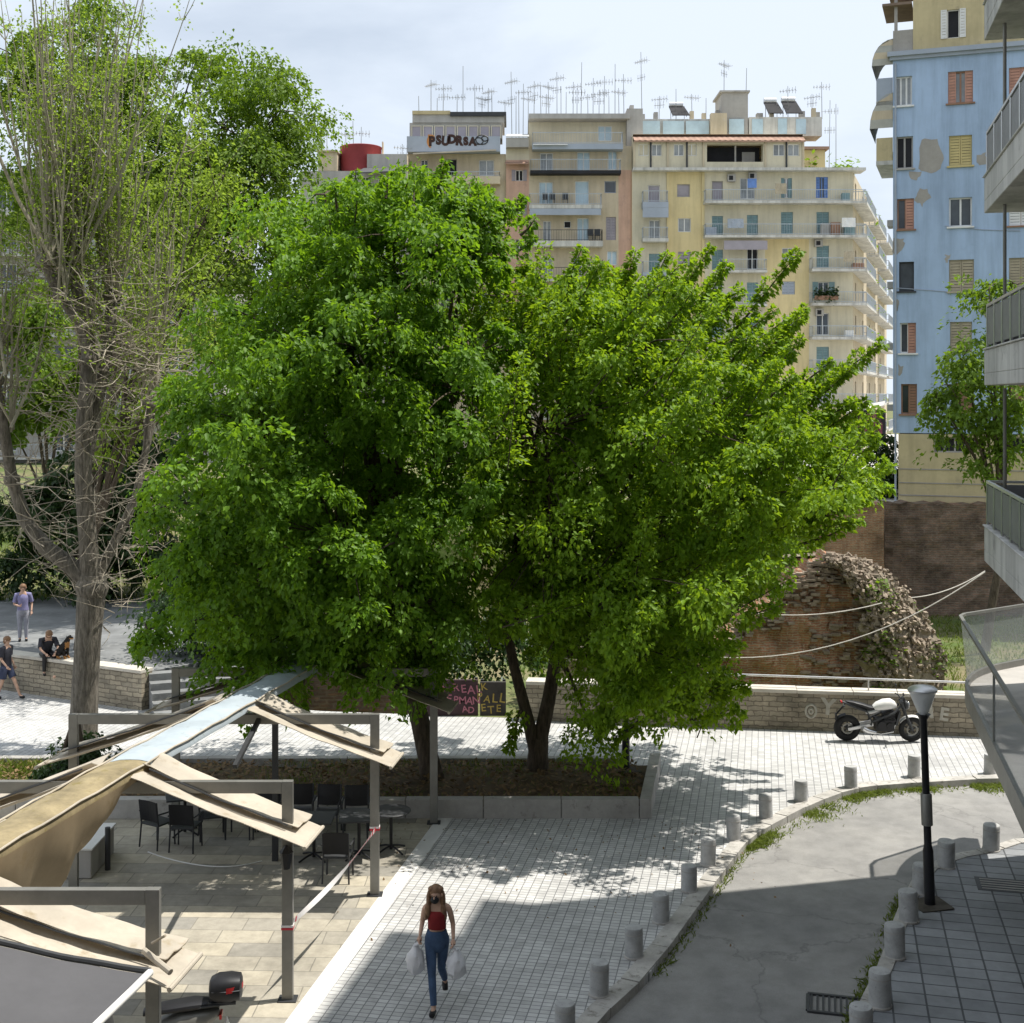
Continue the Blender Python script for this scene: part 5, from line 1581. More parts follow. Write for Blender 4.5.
        Pl.append((Cu[:, None] + axis[:, None] * ((tt - .45) * Lk[:, None])[..., None] + Ru[:, None, None] * rad).reshape(-1, 3))
        Dl.append((rad * 1.6 + axis[:, None] * .35 + np.array([0, 0, -.35]) + rng.normal(0, .4, (k_, m, 3))).reshape(-1, 3))
        Nl.append((np.array([0, 0, .9]) + rad * .8 + rng.normal(0, .45, (k_, m, 3))).reshape(-1, 3))
        for k in range(k_):
            a = Vector(Cu[k] - axis[k] * .5 * Lk[k]); br.tube([a, Vector(Cu[k]), Vector(Cu[k] + axis[k] * .5 * Lk[k])], [.016, .011, .005], 4, cap=False)
    Pp = np.concatenate(Pl); D = np.concatenate(Dl); Nn_ = np.concatenate(Nl)
    ex = []
    for (pa, pb, rr_, dd) in shoots:       # long leafy shoots that stand out of the crown
        a = P(*pa, d0 + dd); b = P(*pb, d0 + dd + jit(.6))
        br.tube([a, a.lerp(b, .5) + Vector((0, 0, -.05)), b], [.035, .022, .006], 5)
        n = int(400 * (b - a).length * rr_ / .3)
        tt = rng.random(n); ax = np.array(b - a); L_ = np.linalg.norm(ax); ax /= L_
        r1 = np.cross(ax, [0, 1, 0]); r1 /= np.linalg.norm(r1); r2 = np.cross(ax, r1)
        an = rng.random(n) * 2 * PI; rho = rr_ * np.sqrt(rng.random(n)) * (1.1 - .7 * tt) * (.75 + .35 * np.sin(tt * L_ * 9))
        rd = r1 * np.cos(an)[:, None] + r2 * np.sin(an)[:, None]
        pp = np.array(a) + ax * (tt * L_)[:, None] + rd * rho[:, None]
        ex.append((pp, rd * .9 + ax * .4 + np.array([0, 0, -.4]) + rng.normal(0, .35, (n, 3)), np.array([0, 0, .9]) + rd * .5 + rng.normal(0, .4, (n, 3))))
    for e in ex: Pp = np.concatenate([Pp, e[0]]); D = np.concatenate([D, e[1]]); Nn_ = np.concatenate([Nn_, e[2]])
    n = len(Pp)
    Ls = leaf * (.6 + .8 * rng.random(n))
    mb.build('trunk', bark, t, smooth=True)
    br.build('branches', bark, t)
    leaf_mesh('crown', Pp, D, Nn_, Ls, Ls * .62, mat, t)
    return t

# the two maples in the planter
def edge(line, n, ang0, ang1, l0, l1):
    out = []
    for k in range(n):
        f = (k + rnd.random()) / n * (len(line) - 1); i = min(int(f), len(line) - 2); g_ = f - i
        x = line[i][0] + (line[i + 1][0] - line[i][0]) * g_ + jit(7); y = line[i][1] + (line[i + 1][1] - line[i][1]) * g_ + jit(9)
        a = R(ang0 + (ang1 - ang0) * k / n + jit(12)); L_ = rnd.uniform(l0, l1)
        out.append((x, y, math.cos(a) * L_, math.sin(a) * L_, rnd.uniform(.15, .25), jit(2.2)))
    return out
EDGE_R = edge([(545,320),(600,318),(650,322),(700,340),(745,372),(785,408),(812,450),(818,500),(790,545)], 44, 68, 12, 34, 84)
EDGE_L = edge([(285,290),(300,225),(345,205),(400,195),(450,195),(500,215),(520,255)], 24, 105, 50, 14, 30)
bl_ = G(432, 786, .25); bl_ = Vector((bl_.x, 27.6, .2))
tl = [(bl_.x, 27.6, .1, .27), (bl_.x - .12, 27.6, .7, .22), (bl_.x - .32, 27.6, 1.6, .2), (bl_.x - .62, 27.6, 2.5, .19), (bl_.x - .95, 27.5, 3.4, .18)]
maple('maple_tree', 'broad dark green maple with a single leaning trunk, the left of the planter pair', tl, [tl[3][:3], tl[4][:3]], None,
      [(420,245,66),(345,262,70),(470,235,45),(285,335,62),(360,350,95),(290,430,100),(238,420,44),(208,500,40),(262,540,76),(345,530,95),(430,470,80),(470,360,70),(275,610,58),(350,630,50),(420,600,62),(230,590,36),(330,200,40),(470,200,30),(395,205,36),(174,612,16,-2.0),(255,535,34,-3.2),(340,540,38,-3.4),(410,525,34,-3.2),(430,655,34)],
      27.0, M_leafA, 640, 340, None, .56, .114, .55, 'maples in the planter bed', lens=4.2, ctr=(335, 430),
      shoots=[((_x, _y), (_x + _a, _y - _b), _r, _d) for (_x, _y, _a, _b, _r, _d) in EDGE_L] + [((440,220),(432,178),.3,0),((480,230),(505,205),.3,0),((340,220),(330,180),.3,.5),((400,200),(395,172),.28,0)])
br0 = G(535, 780, .25); xr = (537 - CX) * 28.0 / F
tr1 = [(xr, 28, .1, .27), (xr + .02, 28, .6, .22), (xr + .05, 28, 1.0, .2)]
tA = [(xr + .03, 28, .8, .17), (xr + .25, 28, 1.8, .15), (xr + .42, 28.1, 2.8, .13), (xr + .55, 28.1, 3.8, .11)]
tB = [(xr - .02, 28, .7, .16), (xr - .22, 27.9, 1.5, .13), (xr - .5, 27.8, 2.6, .11), (xr - .7, 27.8, 3.6, .09)]
def maple2():
    return maple('maple_tree', 'wide bright green maple with forked trunk and upswept shoots, the right of the planter pair', [tr1, tA, tB], [tA[3][:3], tA[2][:3], tB[3][:3]], None,
      [(560,340,60),(620,350,55),(545,430,85),(640,420,80),(720,420,66),(780,440,46),(545,530,85),(640,510,100),(735,500,78),(782,500,38),(540,590,54),(620,610,80),(685,590,56),(724,556,38),(605,670,36),(660,680,36,-1.0),(715,685,20,-1.2),(830,470,34),(672,640,34),(500,300,46),(680,375,38),(735,395,38),(600,325,40),(645,345,40),(590,722,18,-.8),(655,610,30)],
      27.8, M_leafB, 620, 310, (.50, -.05, .62), .58, .110, .45, 'maples in the planter bed', lens=4.2, ctr=(650, 500),
      shoots=[((_x, _y), (_x + _a, _y - _b), _r, _d) for (_x, _y, _a, _b, _r, _d) in EDGE_R] + [((570,330),(592,256),.26,0),((600,360),(636,250),.27,-.5),((640,350),(712,246),.26,0),((660,380),(728,262),.25,.4),((700,370),(800,250),.27,-.4),((690,340),(742,288),.28,.5),
              ((740,400),(806,306),.3,.2),((770,420),(884,342),.28,0),((790,450),(868,400),.26,-.5),((800,490),(892,488),.25,0),((775,525),(832,508),.24,-.6),
              ((560,330),(560,280),.34,.5),((520,300),(525,262),.3,.5),((680,690),(752,688),.28,-1.2),((690,720),(735,708),.2,-1.0),((520,710),(508,752),.22,-.6),((606,700),(600,738),.18,-.9),((640,720),(612,742),.2,-1.0)])
maple2()

# tree before the blue building
tb = [(18.9, 52, -2, .2), (19.2, 52, 0, .17), (19.6, 52, 2.2, .14), (19.5, 52, 4, .1)]
maple('young_tree', 'loose leafy tree in front of the blue building, half hidden by balconies', tb, [tb[2][:3], tb[3][:3]], None,
      [(985,290,22),(1000,320,24),(965,360,26),(985,380,30),(945,385,16),(1010,400,26),(950,420,22),(980,425,26),(1010,440,24),(935,400,12),(1015,285,20),(975,455,12),(1005,350,22)],
      52, M_leafD, 90, 95, None, .8, .2, .5, lens=1.6)

# dense green tree at the back left and yellow-green one before it
tg = [(-15.2, 46, .2, .3), (-15, 46, 5, .24), (-14, 46, 9, .18)]
maple('tall_green_tree', 'tall mid green tree standing behind the bare tree, its crown against the sky', tg, [tg[1][:3], tg[2][:3]], None,
      [(245,80,36),(280,110,38),(280,160,26),(225,130,46),(265,180,44),(215,200,50),(170,150,44),(160,240,50),(235,260,48),(195,60,30),(130,90,46),(60,120,50),(110,190,50),(292,85,20),(285,200,20),(20,60,50),(30,200,44),(100,30,40),(300,265,34),(265,320,36),(320,310,30),(220,340,34)],
      46, M_leafD, 330, 300, None, 1.0, .145, .5, lens=3.0)
ty = [(-12.7, 38, .7, .15), (-12.3, 38, 4, .12), (-11.4, 38, 7.5, .09)]
maple('yellow_green_tree', 'loose yellow green tree between the bare tree and the left maple', ty, [ty[1][:3], ty[2][:3]], None,
      [(200,230,30),(225,180,24),(170,280,34),(150,200,26),(190,330,34),(130,300,28),(235,240,20),(160,390,30),(120,420,30),(190,150,20)],
      38, M_leafC, 80, 120, (.1, 0, .7), .9, .13, .4, lens=1.6)
# dark greenery in the left middle ground
def bush(label, blobs, d, base_z, mat, npads, per, leaf=.2, name='shrub', lens=1.5, pr=.9):
    cx = sum(b[0] for b in blobs) / len(blobs); x = (cx - CX) * d / F
    tk = [(x, d, base_z, .1), (x + .1, d, base_z + .8, .07), (x, d, base_z + 1.4, .05)]
    return maple(name, label, tk, [tk[1][:3], tk[2][:3]], None, blobs, d, mat, npads, per, None, pr, leaf, .5, lens=lens, cat='shrub')
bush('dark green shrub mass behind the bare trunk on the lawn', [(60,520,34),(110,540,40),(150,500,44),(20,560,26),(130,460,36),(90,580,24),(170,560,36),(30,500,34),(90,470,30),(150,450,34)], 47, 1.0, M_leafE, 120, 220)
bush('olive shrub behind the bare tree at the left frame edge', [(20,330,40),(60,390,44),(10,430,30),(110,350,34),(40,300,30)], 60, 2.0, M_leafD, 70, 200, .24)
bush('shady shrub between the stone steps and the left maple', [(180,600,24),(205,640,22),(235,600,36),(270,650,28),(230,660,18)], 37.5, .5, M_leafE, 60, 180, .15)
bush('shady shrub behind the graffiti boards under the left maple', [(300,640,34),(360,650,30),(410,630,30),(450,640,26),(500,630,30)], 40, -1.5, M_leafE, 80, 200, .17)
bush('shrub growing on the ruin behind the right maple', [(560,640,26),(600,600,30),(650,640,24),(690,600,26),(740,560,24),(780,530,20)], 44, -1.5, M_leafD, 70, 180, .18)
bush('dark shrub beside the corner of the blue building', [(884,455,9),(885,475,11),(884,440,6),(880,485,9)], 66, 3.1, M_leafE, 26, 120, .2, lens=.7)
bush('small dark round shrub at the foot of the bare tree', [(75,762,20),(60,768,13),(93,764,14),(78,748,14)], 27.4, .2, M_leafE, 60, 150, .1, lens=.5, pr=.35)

# ---- the tall pollarded bare tree
DB = 30.8
def PB(px, py, dd=0.): return P(px, py, DB + dd)
t = thing('bare_pollard_tree', PB(84, 752), 'tall half bare pollarded tree with grey trunk and thin upright shoots', 'tree')
mb = MB()
def tub(pts, r, n=10): mb.tube([PB(*p) for p in pts], r, n)
tub([(82,764),(83,740),(85,690),(88,640),(91,600),(92,575)], [.42,.34,.31,.30,.33,.29], 14)
tub([(92,590),(88,540),(83,480),(84,420),(89,360),(86,320),(76,285),(74,268)], [.26,.22,.20,.19,.17,.16,.15,.18], 12)
tub([(90,585),(70,565),(45,547),(25,520),(12,480),(4,430,-.4),(-4,380,-.6)], [.2,.2,.185,.16,.14,.12,.10])
tub([(88,450,.2),(98,400,.4),(108,345,.6),(112,300,.7)], [.16,.15,.14,.15])
tub([(95,580,.2),(112,548,.5),(135,500,.8),(146,450,1.),(150,405,1.1)], [.15,.12,.1,.085,.1])
tub([(84,330,-.3),(60,295,-.6),(44,262,-.8)], [.13,.12,.13])
tub([(146,450,1.),(160,400,1.3),(158,350,1.4)], [.07,.06,.05])
for (px, py, dd, r) in ((74,270,0,.3),(112,296,.7,.24),(44,262,-.8,.22),(-4,380,-.6,.2),(150,405,1.1,.17),(12,480,0,.2),(90,360,0,.24),(60,296,-.6,.18),(92,588,0,.4)):
    c = PB(px, py, dd); mb.ball(c, (r, r, r * .9), 10)
mb.build('trunk', M_bark2, t, smooth=True)
heads = [(74,268,0,26),(112,292,.7,22),(44,260,-.8,16),(-4,378,-.6,12),(150,400,1.1,12),(90,355,0,10),(158,350,1.4,8),(60,294,-.6,10),(4,430,-.4,6)]
mb = MB(); LP, LD = [], []
tops = []
for (px, py, dd, k) in heads:
    for _ in range(k):
        a = PB(px + jit(9), py + jit(8), dd + jit(.3))
        h = rnd.uniform(3.6, 8.5) if py < 330 else rnd.uniform(2.0, 5.0)
        lean = Vector((rnd.gauss(0, .17), rnd.gauss(0, .17), 1)).normalized()
        b = a + lean * h; o_ = Vector((lean.x, lean.y, 0)) * 1.2
        pts = [a.lerp(b, s) + o_ * math.sin(PI * s) * .5 + Vector((jit(.04), jit(.04), 0)) for s in (0, .2, .4, .6, .8, 1)]
        r = rnd.uniform(.022, .05)
        mb.tube(pts, [r, r * .9, r * .75, r * .6, r * .4, r * .15], 5, cap=False)
        tops.append(pts)
        for s in range(1, 5):
            for _ in range(rnd.randrange(1, 3)):
                p = pts[s]; q = p + Vector((rnd.gauss(0, .35), rnd.gauss(0, .35), rnd.uniform(.3, 1.0)))
                mb.tube([p, p.lerp(q, .5) + Vector((0, 0, -.06)), q], [.014, .011, .006], 4, cap=False)
                tops.append([p, q, q])
mb.build('upright_shoots', M_shoot, t)
mb = MB()
for _ in range(620):      # fine curved bare twigs
    zone = rnd.random()
    if zone < .72:
        px, py = rnd.choice([(74,275),(100,330),(110,300),(90,380),(150,410),(45,265),(12,480),(84,430),(0,390),(160,360),(130,350)])
        px += rnd.gauss(0, 14); py += rnd.gauss(0, 16)
    else:
        px, py = rnd.choice([(120,540),(60,555),(25,520),(88,500),(140,480),(100,595)]); px += rnd.gauss(0, 12); py += rnd.gauss(0, 16)
    a = PB(px, py, jit(.9)); an = rnd.random() * 2 * PI; L_ = rnd.uniform(.6, 2.3)
    dr = Vector((math.cos(an), math.sin(an) * .8, rnd.uniform(-.25, .55)))
    pts = [a]
    for s in range(4):
        dr = (dr + Vector((rnd.gauss(0, .38), rnd.gauss(0, .38), rnd.gauss(.06, .32)))).normalized(); pts.append(pts[-1] + dr * L_ / 4)
    r = rnd.uniform(.007, .016)
    mb.tube(pts, [r, r * .9, r * .75, r * .5, r * .25], 4, cap=False)
    if py < 420: tops.append(pts[2:])
    if rnd.random() < .5:
        q = pts[2] + Vector((jit(.5), jit(.5), jit(.4))); mb.tube([pts[2], pts[2].lerp(q, .5) + Vector((0, 0, .05)), q], [.010, .008, .004], 4, cap=False)
mb.build('bare_twigs', M_twig, t)
LP, LD = [], []
for pts in tops:
    for _ in range(11 if pts[0].z > 11.5 else 4):
        i = rnd.randrange(len(pts) - 1); p = pts[i].lerp(pts[i + 1], rnd.random())
        if p.z < 9.5 and rnd.random() < .6: continue
        for _ in range(rnd.randrange(1, 5)):
            LP.append(p + Vector((rnd.gauss(0, .13), rnd.gauss(0, .13), rnd.gauss(0, .13)))); LD.append((rnd.gauss(0, .6), rnd.gauss(0, .6), rnd.gauss(-.2, .5)))
LP = np.array([tuple(p) for p in LP]); LD = np.array(LD); n = len(LP)
ls = .075 * (.6 + .8 * rng.random(n))
leaf_mesh('crown', LP, LD, np.array([0, 0, 1.]) + rng.normal(0, .5, (n, 3)), ls, ls * .75, M_leafC, t)

# ================================================================ STREET FURNITURE
def bollard_at(px, py, label, h=.47, r=.14):
    o = G(px, py)
    t = thing('bollard', o, label, 'bollard', 'concrete bollards along the kerbs')
    mb = MB(); mb.lathe([(r * 1.0, 0), (r, h - .06), (r * .985, h - .03), (r * .93, h - .008), (r * .6, h + .004), (.001, h + .007)], o, 28); mb.build('shaft', M_boll, t, smooth=True)
    mb = MB(); mb.lathe([(r + .012, .0), (r + .012, .025), (r + .002, .035)], o, 28); mb.build('base_ring', M_conc, t)
    mb = MB(); mb.lathe([(r + .003, h - .105), (r + .003, h - .09)], o, 28); mb.build('groove_band', M_greyp, t)
    t.rotation_euler = (jit(.035), jit(.035), jit(3)); t.scale = (1, 1, 1 + jit(.06))
    return t
NTH = ['first', 'second', 'third', 'fourth', 'fifth', 'sixth', 'seventh', 'eighth', 'ninth', 'tenth', 'eleventh', 'twelfth']
left_b = [(990,774),(914,777),(851,788),(801,801),(766,818),(734,840),(708,865),(689,891),(661,922),(634,957),(599,995),(565,1036)]
for i, (x, y) in enumerate(left_b):
    if i == 0: lb = 'concrete bollard on the white pavement half behind the glass balcony'
    elif i == 1: lb = 'concrete bollard in the sun directly in front of the motorcycle'
    elif i == 2: lb = 'smallest looking bollard on the sunlit kerb, left of the motorcycle'
    elif i == 11: lb = 'bollard at the bottom frame edge on the kerb of the white pavement'
    else: lb = f'{NTH[i - 1]} bollard after the motorcycle one on the white pavement kerb, coming nearer'
    if i == 6: lb = 'pale bollard by the dip in the kerb, last in full sun before the building shadow'
    bollard_at(x, y, lb, .46, .135)
right_b = [(991,850),(946,867),(921,893),(909,921),(895,957),(880,1006),(862,1046)]
rl = ['concrete bollard with bright sunlit top on the far corner of the slab pavement', 'greenish grey bollard right of the lamp post on the slab pavement edge', 'bollard half hidden just behind the black lamp post', 'bollard just left of the lamp post foot on the slab pavement', 'second bollard nearer than the lamp post on the slab pavement', 'third bollard nearer than the lamp post, beside the road drain', 'bollard cut by the bottom frame edge on the slab pavement']
for (x, y), lb in zip(right_b, rl): bollard_at(x, y, lb, .5, .15)

def lamp(o, label, lean=0.):
    t = thing('street_lamp', (0, 0, 0), label, 'street lamp', 'black street lamps with cone heads')
    h = 3.62
    mb = MB(); mb.lathe([(.085, 0), (.085, .9), (.062, 1.0), (.058, 3.05), (.075, 3.07), (.10, 3.12), (.12, 3.14)], (0, 0, 0), 16); mb.build('pole', M_black, t, smooth=True)
    mb = MB(); mb.lathe([(.092, 1.62), (.092, 2.12), (.075, 2.14)], (0, 0, -.3), 16); mb.build('grey_sleeve', M_steel, t, smooth=True)
    mb = MB(); mb.box((0, 0, .012), (.56, .56, .02), .2); mb.build('base_plate', mk('base_plate_%d' % len(MATS), (.085, .075, .06), .9, .3, 5), t)
    mb = MB(); mb.lathe([(.06, 3.13), (.10, 3.2), (.215, 3.5), (.225, 3.52)], (0, 0, 0), 24); mb.build('glass_cone', M_lampg, t, smooth=True)
    mb = MB(); mb.lathe([(.235, 3.52), (.24, 3.55), (.20, 3.585), (.10, 3.61), (.001, 3.62)], (0, 0, 0), 24); mb.build('cap', M_alum, t, smooth=True)
    mb = MB(); mb.lathe([(.03, 3.13), (.05, 3.2), (.05, 3.34), (.001, 3.38)], (0, 0, 0), 12); mb.build('bulb', M_whitep, t)
    t.location = o; t.rotation_euler = (0, lean, 0)
    return t
lamp(G(930, 905), 'black street lamp with glass cone head on the slab pavement at right', -.035)
o = G(626, 768, .3); lamp(Vector((o.x, 28.2, .25)), 'black street lamp post in the planter bed, head hidden in the maple', 0)

# ================================================================ PERGOLA
PD = [14.1, 18.03, 21.8, 25.45]
PX = [-3.89, -3.11, -2.30, -1.53]
def px_at(d): return np.interp(d, PD, PX) if 14.1 <= d <= 25.45 else (PX[0] + (d - 14.1) * .202 if d < 14.1 else PX[3] + (d - 25.45) * .21)
pg = thing('pergola', (-5, 19, 0), 'grey steel cafe pergola with beige canvas wings and long pale ridge membrane', 'pergola')
WID = 5.05; ZT = 3.04
for d, x in zip(PD, PX):
    for xx in (x, x - WID):
        mb = MB(); mb.box((xx, d, ZT / 2), (.15, .10, ZT)); mb.build('post', M_steel, pg, bevel=.006)
    mb = MB(); mb.box((x - WID / 2, d, ZT - .085), (WID - .152, .098, .165)); mb.build('beam', M_steel, pg, bevel=.006)
    for xx in (x, x - WID):
        mb = MB(); mb.box((xx, d, .01), (.26, .22, .02)); mb.build('foot_plate', M_steel_d, pg)
def ridge(d): return px_at(d) - 2.3
for d in (23.4,):
    mb = MB(); mb.box((ridge(d), d, 1.58), (.1, .1, 3.16)); mb.build('ridge_post', M_steel_d, pg)
mb = MB(); mb.bar((ridge(20.4) + .55, 20.4, 2.55), (ridge(22.3) + .3, 22.3, 3.1), .07, .07); mb.build('brace', M_steel_d, pg)
def ridge_strip(d0, d1, name, mat, n=28):
    mb = MB(); g = []
    for i in range(n + 1):
        d = d0 + (d1 - d0) * i / n; x = ridge(d)
        s = .012 * math.sin(d * 5.1) + .01 * math.sin(d * 11)
        g.append([Vector((x + a, d, 3.2 + z + s * (1 if abs(a) < .3 else .4))) for a, z in ((-.31, -.03), (-.28, .05), (-.14, .08), (0, .085), (.14, .08), (.28, .05), (.31, -.03))])
    mb.sheet(g, .03); return mb.build(name, mat, pg, smooth=True)
ridge_strip(18.25, 26.2, 'ridge_membrane', M_memb)
ridge_strip(9.5, 18.235, 'mossy_ridge_membrane', M_moss)
mb = MB()
for s in (-1, 1): mb.tube([(ridge(d) + s * .30, d, 3.262 + .012 * math.sin(d * 5.1)) for d in np.linspace(9.6, 26.1, 40)], .014, 6)
mb.build('edge_cord', M_canvas, pg)
mb = MB(); mb.bar((ridge(9.6), 9.6, 3.1), (ridge(26), 26, 3.1), .12, .12); mb.build('ridge_beam', M_steel, pg)
def wing(d, side, tipz=2.28, name='canvas_wing', dshift=0, ext=.38, z0=3.18):
    xr = ridge(d) + side * .3
    xt = px_at(d) + ext if side > 0 else px_at(d) - WID - ext
    def surf(lo, hi, dz, t0=0., t1=1., wob=0.):
        g = []
        for i in range(17):
            t = t0 + (t1 - t0) * i / 16; row = []
            x = xr + (xt - xr) * t
            z = z0 + (tipz - z0) * t - .045 * math.sin(PI * t) + dz
            for j in range(9):
                f = j / 8
                dd = d + (lo + (hi - lo) * f) - .12 * t
                row.append(Vector((x + .12 * (f - .5), dd, z + .03 * math.sin(f * 7 + t * 3 + wob) * (1 - .5 * t) + .007 * math.sin(f * 17 + t * 11 + wob * 2) + .006 * math.sin(t * 23 - f * 6) + jit(.002) + .03 * (f - .5) ** 2 * 4)))
            g.append(row)
        return g
    mb = MB(); mb.sheet(surf(-.42, .42, 0), .012); o = mb.build(name, M_canvas, pg, smooth=True)
    mb = MB(); mb.sheet(surf(.0, .55, .075, .02, .93, 2), .012); mb.build('folded_canvas', M_canvas, o, smooth=True)
    mb = MB(); g = surf(-.03, .0, .05); mb.tube([r[0] for r in g][1:15], .013, 6); mb.build('cord', M_steel_d, o, smooth=True)
    mb = MB(); g = surf(-.44, .44, -.01); mb.tube([g[-1][0], g[-1][-1]], .028, 8); mb.build('front_tube', M_canvas, o, smooth=True)
    return o
for d in PD[1:]:
    wing(d, 1); wing(d, -1)
wing(14.1, 1, 2.18, z0=2.86)
# grey fabric awning drawn out from the nearest portal towards us
mb = MB(); g = []
for i in range(15):
    d = 13.62 - 4.4 * i / 14; row = []
    for j in range(15):
        t = j / 14; x0_ = ridge(d) + .28; x1_ = px_at(d) + .22
        row.append(Vector((x0_ + (x1_ - x0_) * t, d - .14 * t, 2.80 - .42 * t - .05 * math.sin(PI * t) - .03 * math.sin(PI * i / 14) + .004 * math.sin(t * 19 + i * .6))))
    g.append(row)
mb.sheet(g, .012); o = mb.build('grey_awning_fabric', M_greyfab, pg, smooth=True)
mb = MB(); mb.tube([r[-1] + Vector((0, .05 * (1 if k == 0 else 0), .0)) for k, r in enumerate(g)], .04, 10); mb.build('front_tube', M_whitep, o, smooth=True)
mb = MB(); mb.tube([g[0][k] + Vector((0, .06, .01)) for k in range(15)], .035, 8); mb.build('side_hem', M_steel_d, o, smooth=True)
mb = MB(); e = g[0][-1]; mb.tube([e + Vector((-.15, .35, .1)), e + Vector((.2, .1, -.02))], .035, 8); mb.tube([e + Vector((-.05, .3, .2)), e + Vector((.12, .2, .32))], .015, 6); mb.build('tube_end', M_canvas, o)
# brown canvas hanging from the ridge
mb = MB(); g = []
n = 44
for i in range(n + 1):
    d = 18.25 - 6.5 * i / n
    drop = np.interp(d, [11.75, 14.5, 15.8, 16.6, 17.4, 18.0, 18.25], [.95, 1.0, 1.05, .95, .45, .18, .06])
    row = []
    for j in range(9):
        f = j / 8
        row.append(Vector((ridge(d) + .33 - .35 * f * f + .09 * math.sin(i * .9 + f * 2) * f + .05 * math.sin(i * 2.3) * f, d + .1 * math.sin(f * 4 + i * .3) * f, 3.17 - drop * f)))
    g.append(row)
mb.sheet(g); mb.build('hanging_canvas', M_canvas_d, pg, smooth=True)
# lantern on the second portal post
mb = MB(); c = Vector((PX[1] + .0, PD[1] - .12, 2.02)); mb.lathe([(.05, -.16), (.085, .06), (.1, .07), (.02, .16)], c, 6); mb.box(c + Vector((0, .05, .0)), (.05, .08, .1)); mb.build('lantern', M_black, pg)
# barrier tape
M_tapew = mk('tape_white', (.78, .76, .75), .5, .05, 4); M_taper = mk('tape_red', (.55, .04, .06), .5, .05, 4)
mb = MB(); a = Vector((PX[2] + .02, PD[2] - .08, 1.13)); b = Vector((PX[1] + .02, PD[1] + .07, 1.02))
n = 60
for k in range(n):
    t0, t1 = k / n, (k + 1) / n
    p, q = a.lerp(b, t0) - Vector((0, 0, .10 * math.sin(PI * t0))), a.lerp(b, t1) - Vector((0, 0, .10 * math.sin(PI * t1)))
    hw = .04; tw0, tw1 = .5 * math.sin(t0 * 7), .5 * math.sin(t1 * 7)
    u0, u1 = Vector((math.sin(tw0) * hw, 0, math.cos(tw0) * hw)), Vector((math.sin(tw1) * hw, 0, math.cos(tw1) * hw))
    red = (k % 2 == 0) and (t0 < .36 or t0 > .9)
    mb.add([p - u0, q - u1, q + u1, p + u0], [(0, 1, 2, 3)], 1 if red else 0)
for c, d in ((a, PD[2]), (b, PD[1])):
    x = PX[2] if c is a else PX[1]
    for q in range(2): mb.box((x, d, c.z - .02 + .035 * q), (.165, .115, .03), mi=1 - q)
tag(mb.build('barrier_tape', [M_tapew, M_taper]), 'red and white barrier tape strung between two pergola posts', 'tape')

# ================================================================ CAFE FURNITURE
def chair_proto(loc, label, rz):
    t = thing('cafe_chair', (0, 0, 0), label, 'chair', 'dark cafe chairs under the pergola')
    mb = MB(); mb.box((0, 0, .44), (.46, .44, .035)); mb.build('seat', M_steel_d, t, bevel=.01)
    mb = MB(); mb.sheet([[Vector((-.22 + .44 * i / 6, .21 + .05 * j / 4 - .035 * math.cos((i - 3) / 3 * 1.3), .5 + .38 * j / 4)) for j in range(5)] for i in range(7)], 0); mb.sheet([[Vector((-.22 + .44 * i / 6, .235 + .05 * j / 4 - .035 * math.cos((i - 3) / 3 * 1.3), .5 + .38 * j / 4)) for j in range(5)] for i in range(7)]); mb.build('backrest', M_black, t)
    for sx in (-1, 1):
        mb = MB(); mb.tube([(sx * .23, -.2, 0), (sx * .22, -.19, .44)], .016, 8); mb.build('leg', M_steel_d, t)
        mb = MB(); mb.tube([(sx * .23, .24, 0), (sx * .22, .2, .44), (sx * .22, .25, .88)], .016, 8); mb.build('leg', M_steel_d, t)
        mb = MB(); mb.tube([(sx * .235, -.19, .44), (sx * .25, -.2, .64), (sx * .25, .22, .66)], .016, 8); mb.build('armrest', M_steel_d, t)
    t.location = loc; t.rotation_euler = (0, 0, rz)
    return t
cl = ['leftmost dark chair of the row in front of the planter wall', 'second dark chair from the left in front of the planter wall', 'dark chair in the middle of the row in front of the planter wall', 'dark chair behind the left table, fourth in the row', 'dark chair at the right end of the row behind the tables']
c0 = None
for (px, lb) in zip((241, 268, 300, 327, 356), cl):
    loc = Vector(((px - CX) * 24.75 / F, 24.75 + jit(.08), .004)); rz = jit(.12)
    c0 = chair_proto(loc, lb, rz) if c0 is None else dup(c0, loc, lb, rz)
for (px, d, rz, lb) in ((158, 24.2, 2.6, 'dark chair turned sideways under the near canvas wing'), (186, 24.0, 3.0, 'dark chair with its back to us under the near canvas wing'), (212, 24.6, .3, 'dark chair right of the small table under the canvas'), (338, 22.5, 3.1, 'dark chair in front of the two tables with its back to us')):
    dup(c0, Vector(((px - CX) * d / F, d, .004)), lb, rz)
def table_proto(loc, label, rnd_):
    t = thing('cafe_table', (0, 0, 0), label, 'table', 'dark cafe tables under the pergola')
    mb = MB()
    if rnd_: mb.lathe([(.36, .72), (.375, .735), (.36, .75), (.001, .752)], (0, 0, 0), 32)
    else: mb.box((0, 0, .735), (.72, .72, .03))
    mb.build('tabletop', M_steel_d, t, bevel=.006)
    mb = MB(); mb.tube([(0, 0, .03), (0, 0, .72)], .03, 10); mb.build('column', M_black, t)
    for k in range(4):
        a = PI / 4 + k * PI / 2; mb = MB(); mb.tube([(0, 0, .1), (.16 * math.cos(a), .16 * math.sin(a), .07), (.33 * math.cos(a), .33 * math.sin(a), .012)], .018, 8); mb.build('leg', M_black, t)
    t.location = loc
    return t
t0 = table_proto(Vector(((314 - CX) * 23.5 / F, 23.5, .004)), 'square dark cafe table, left of the two side by side before the chairs', False)
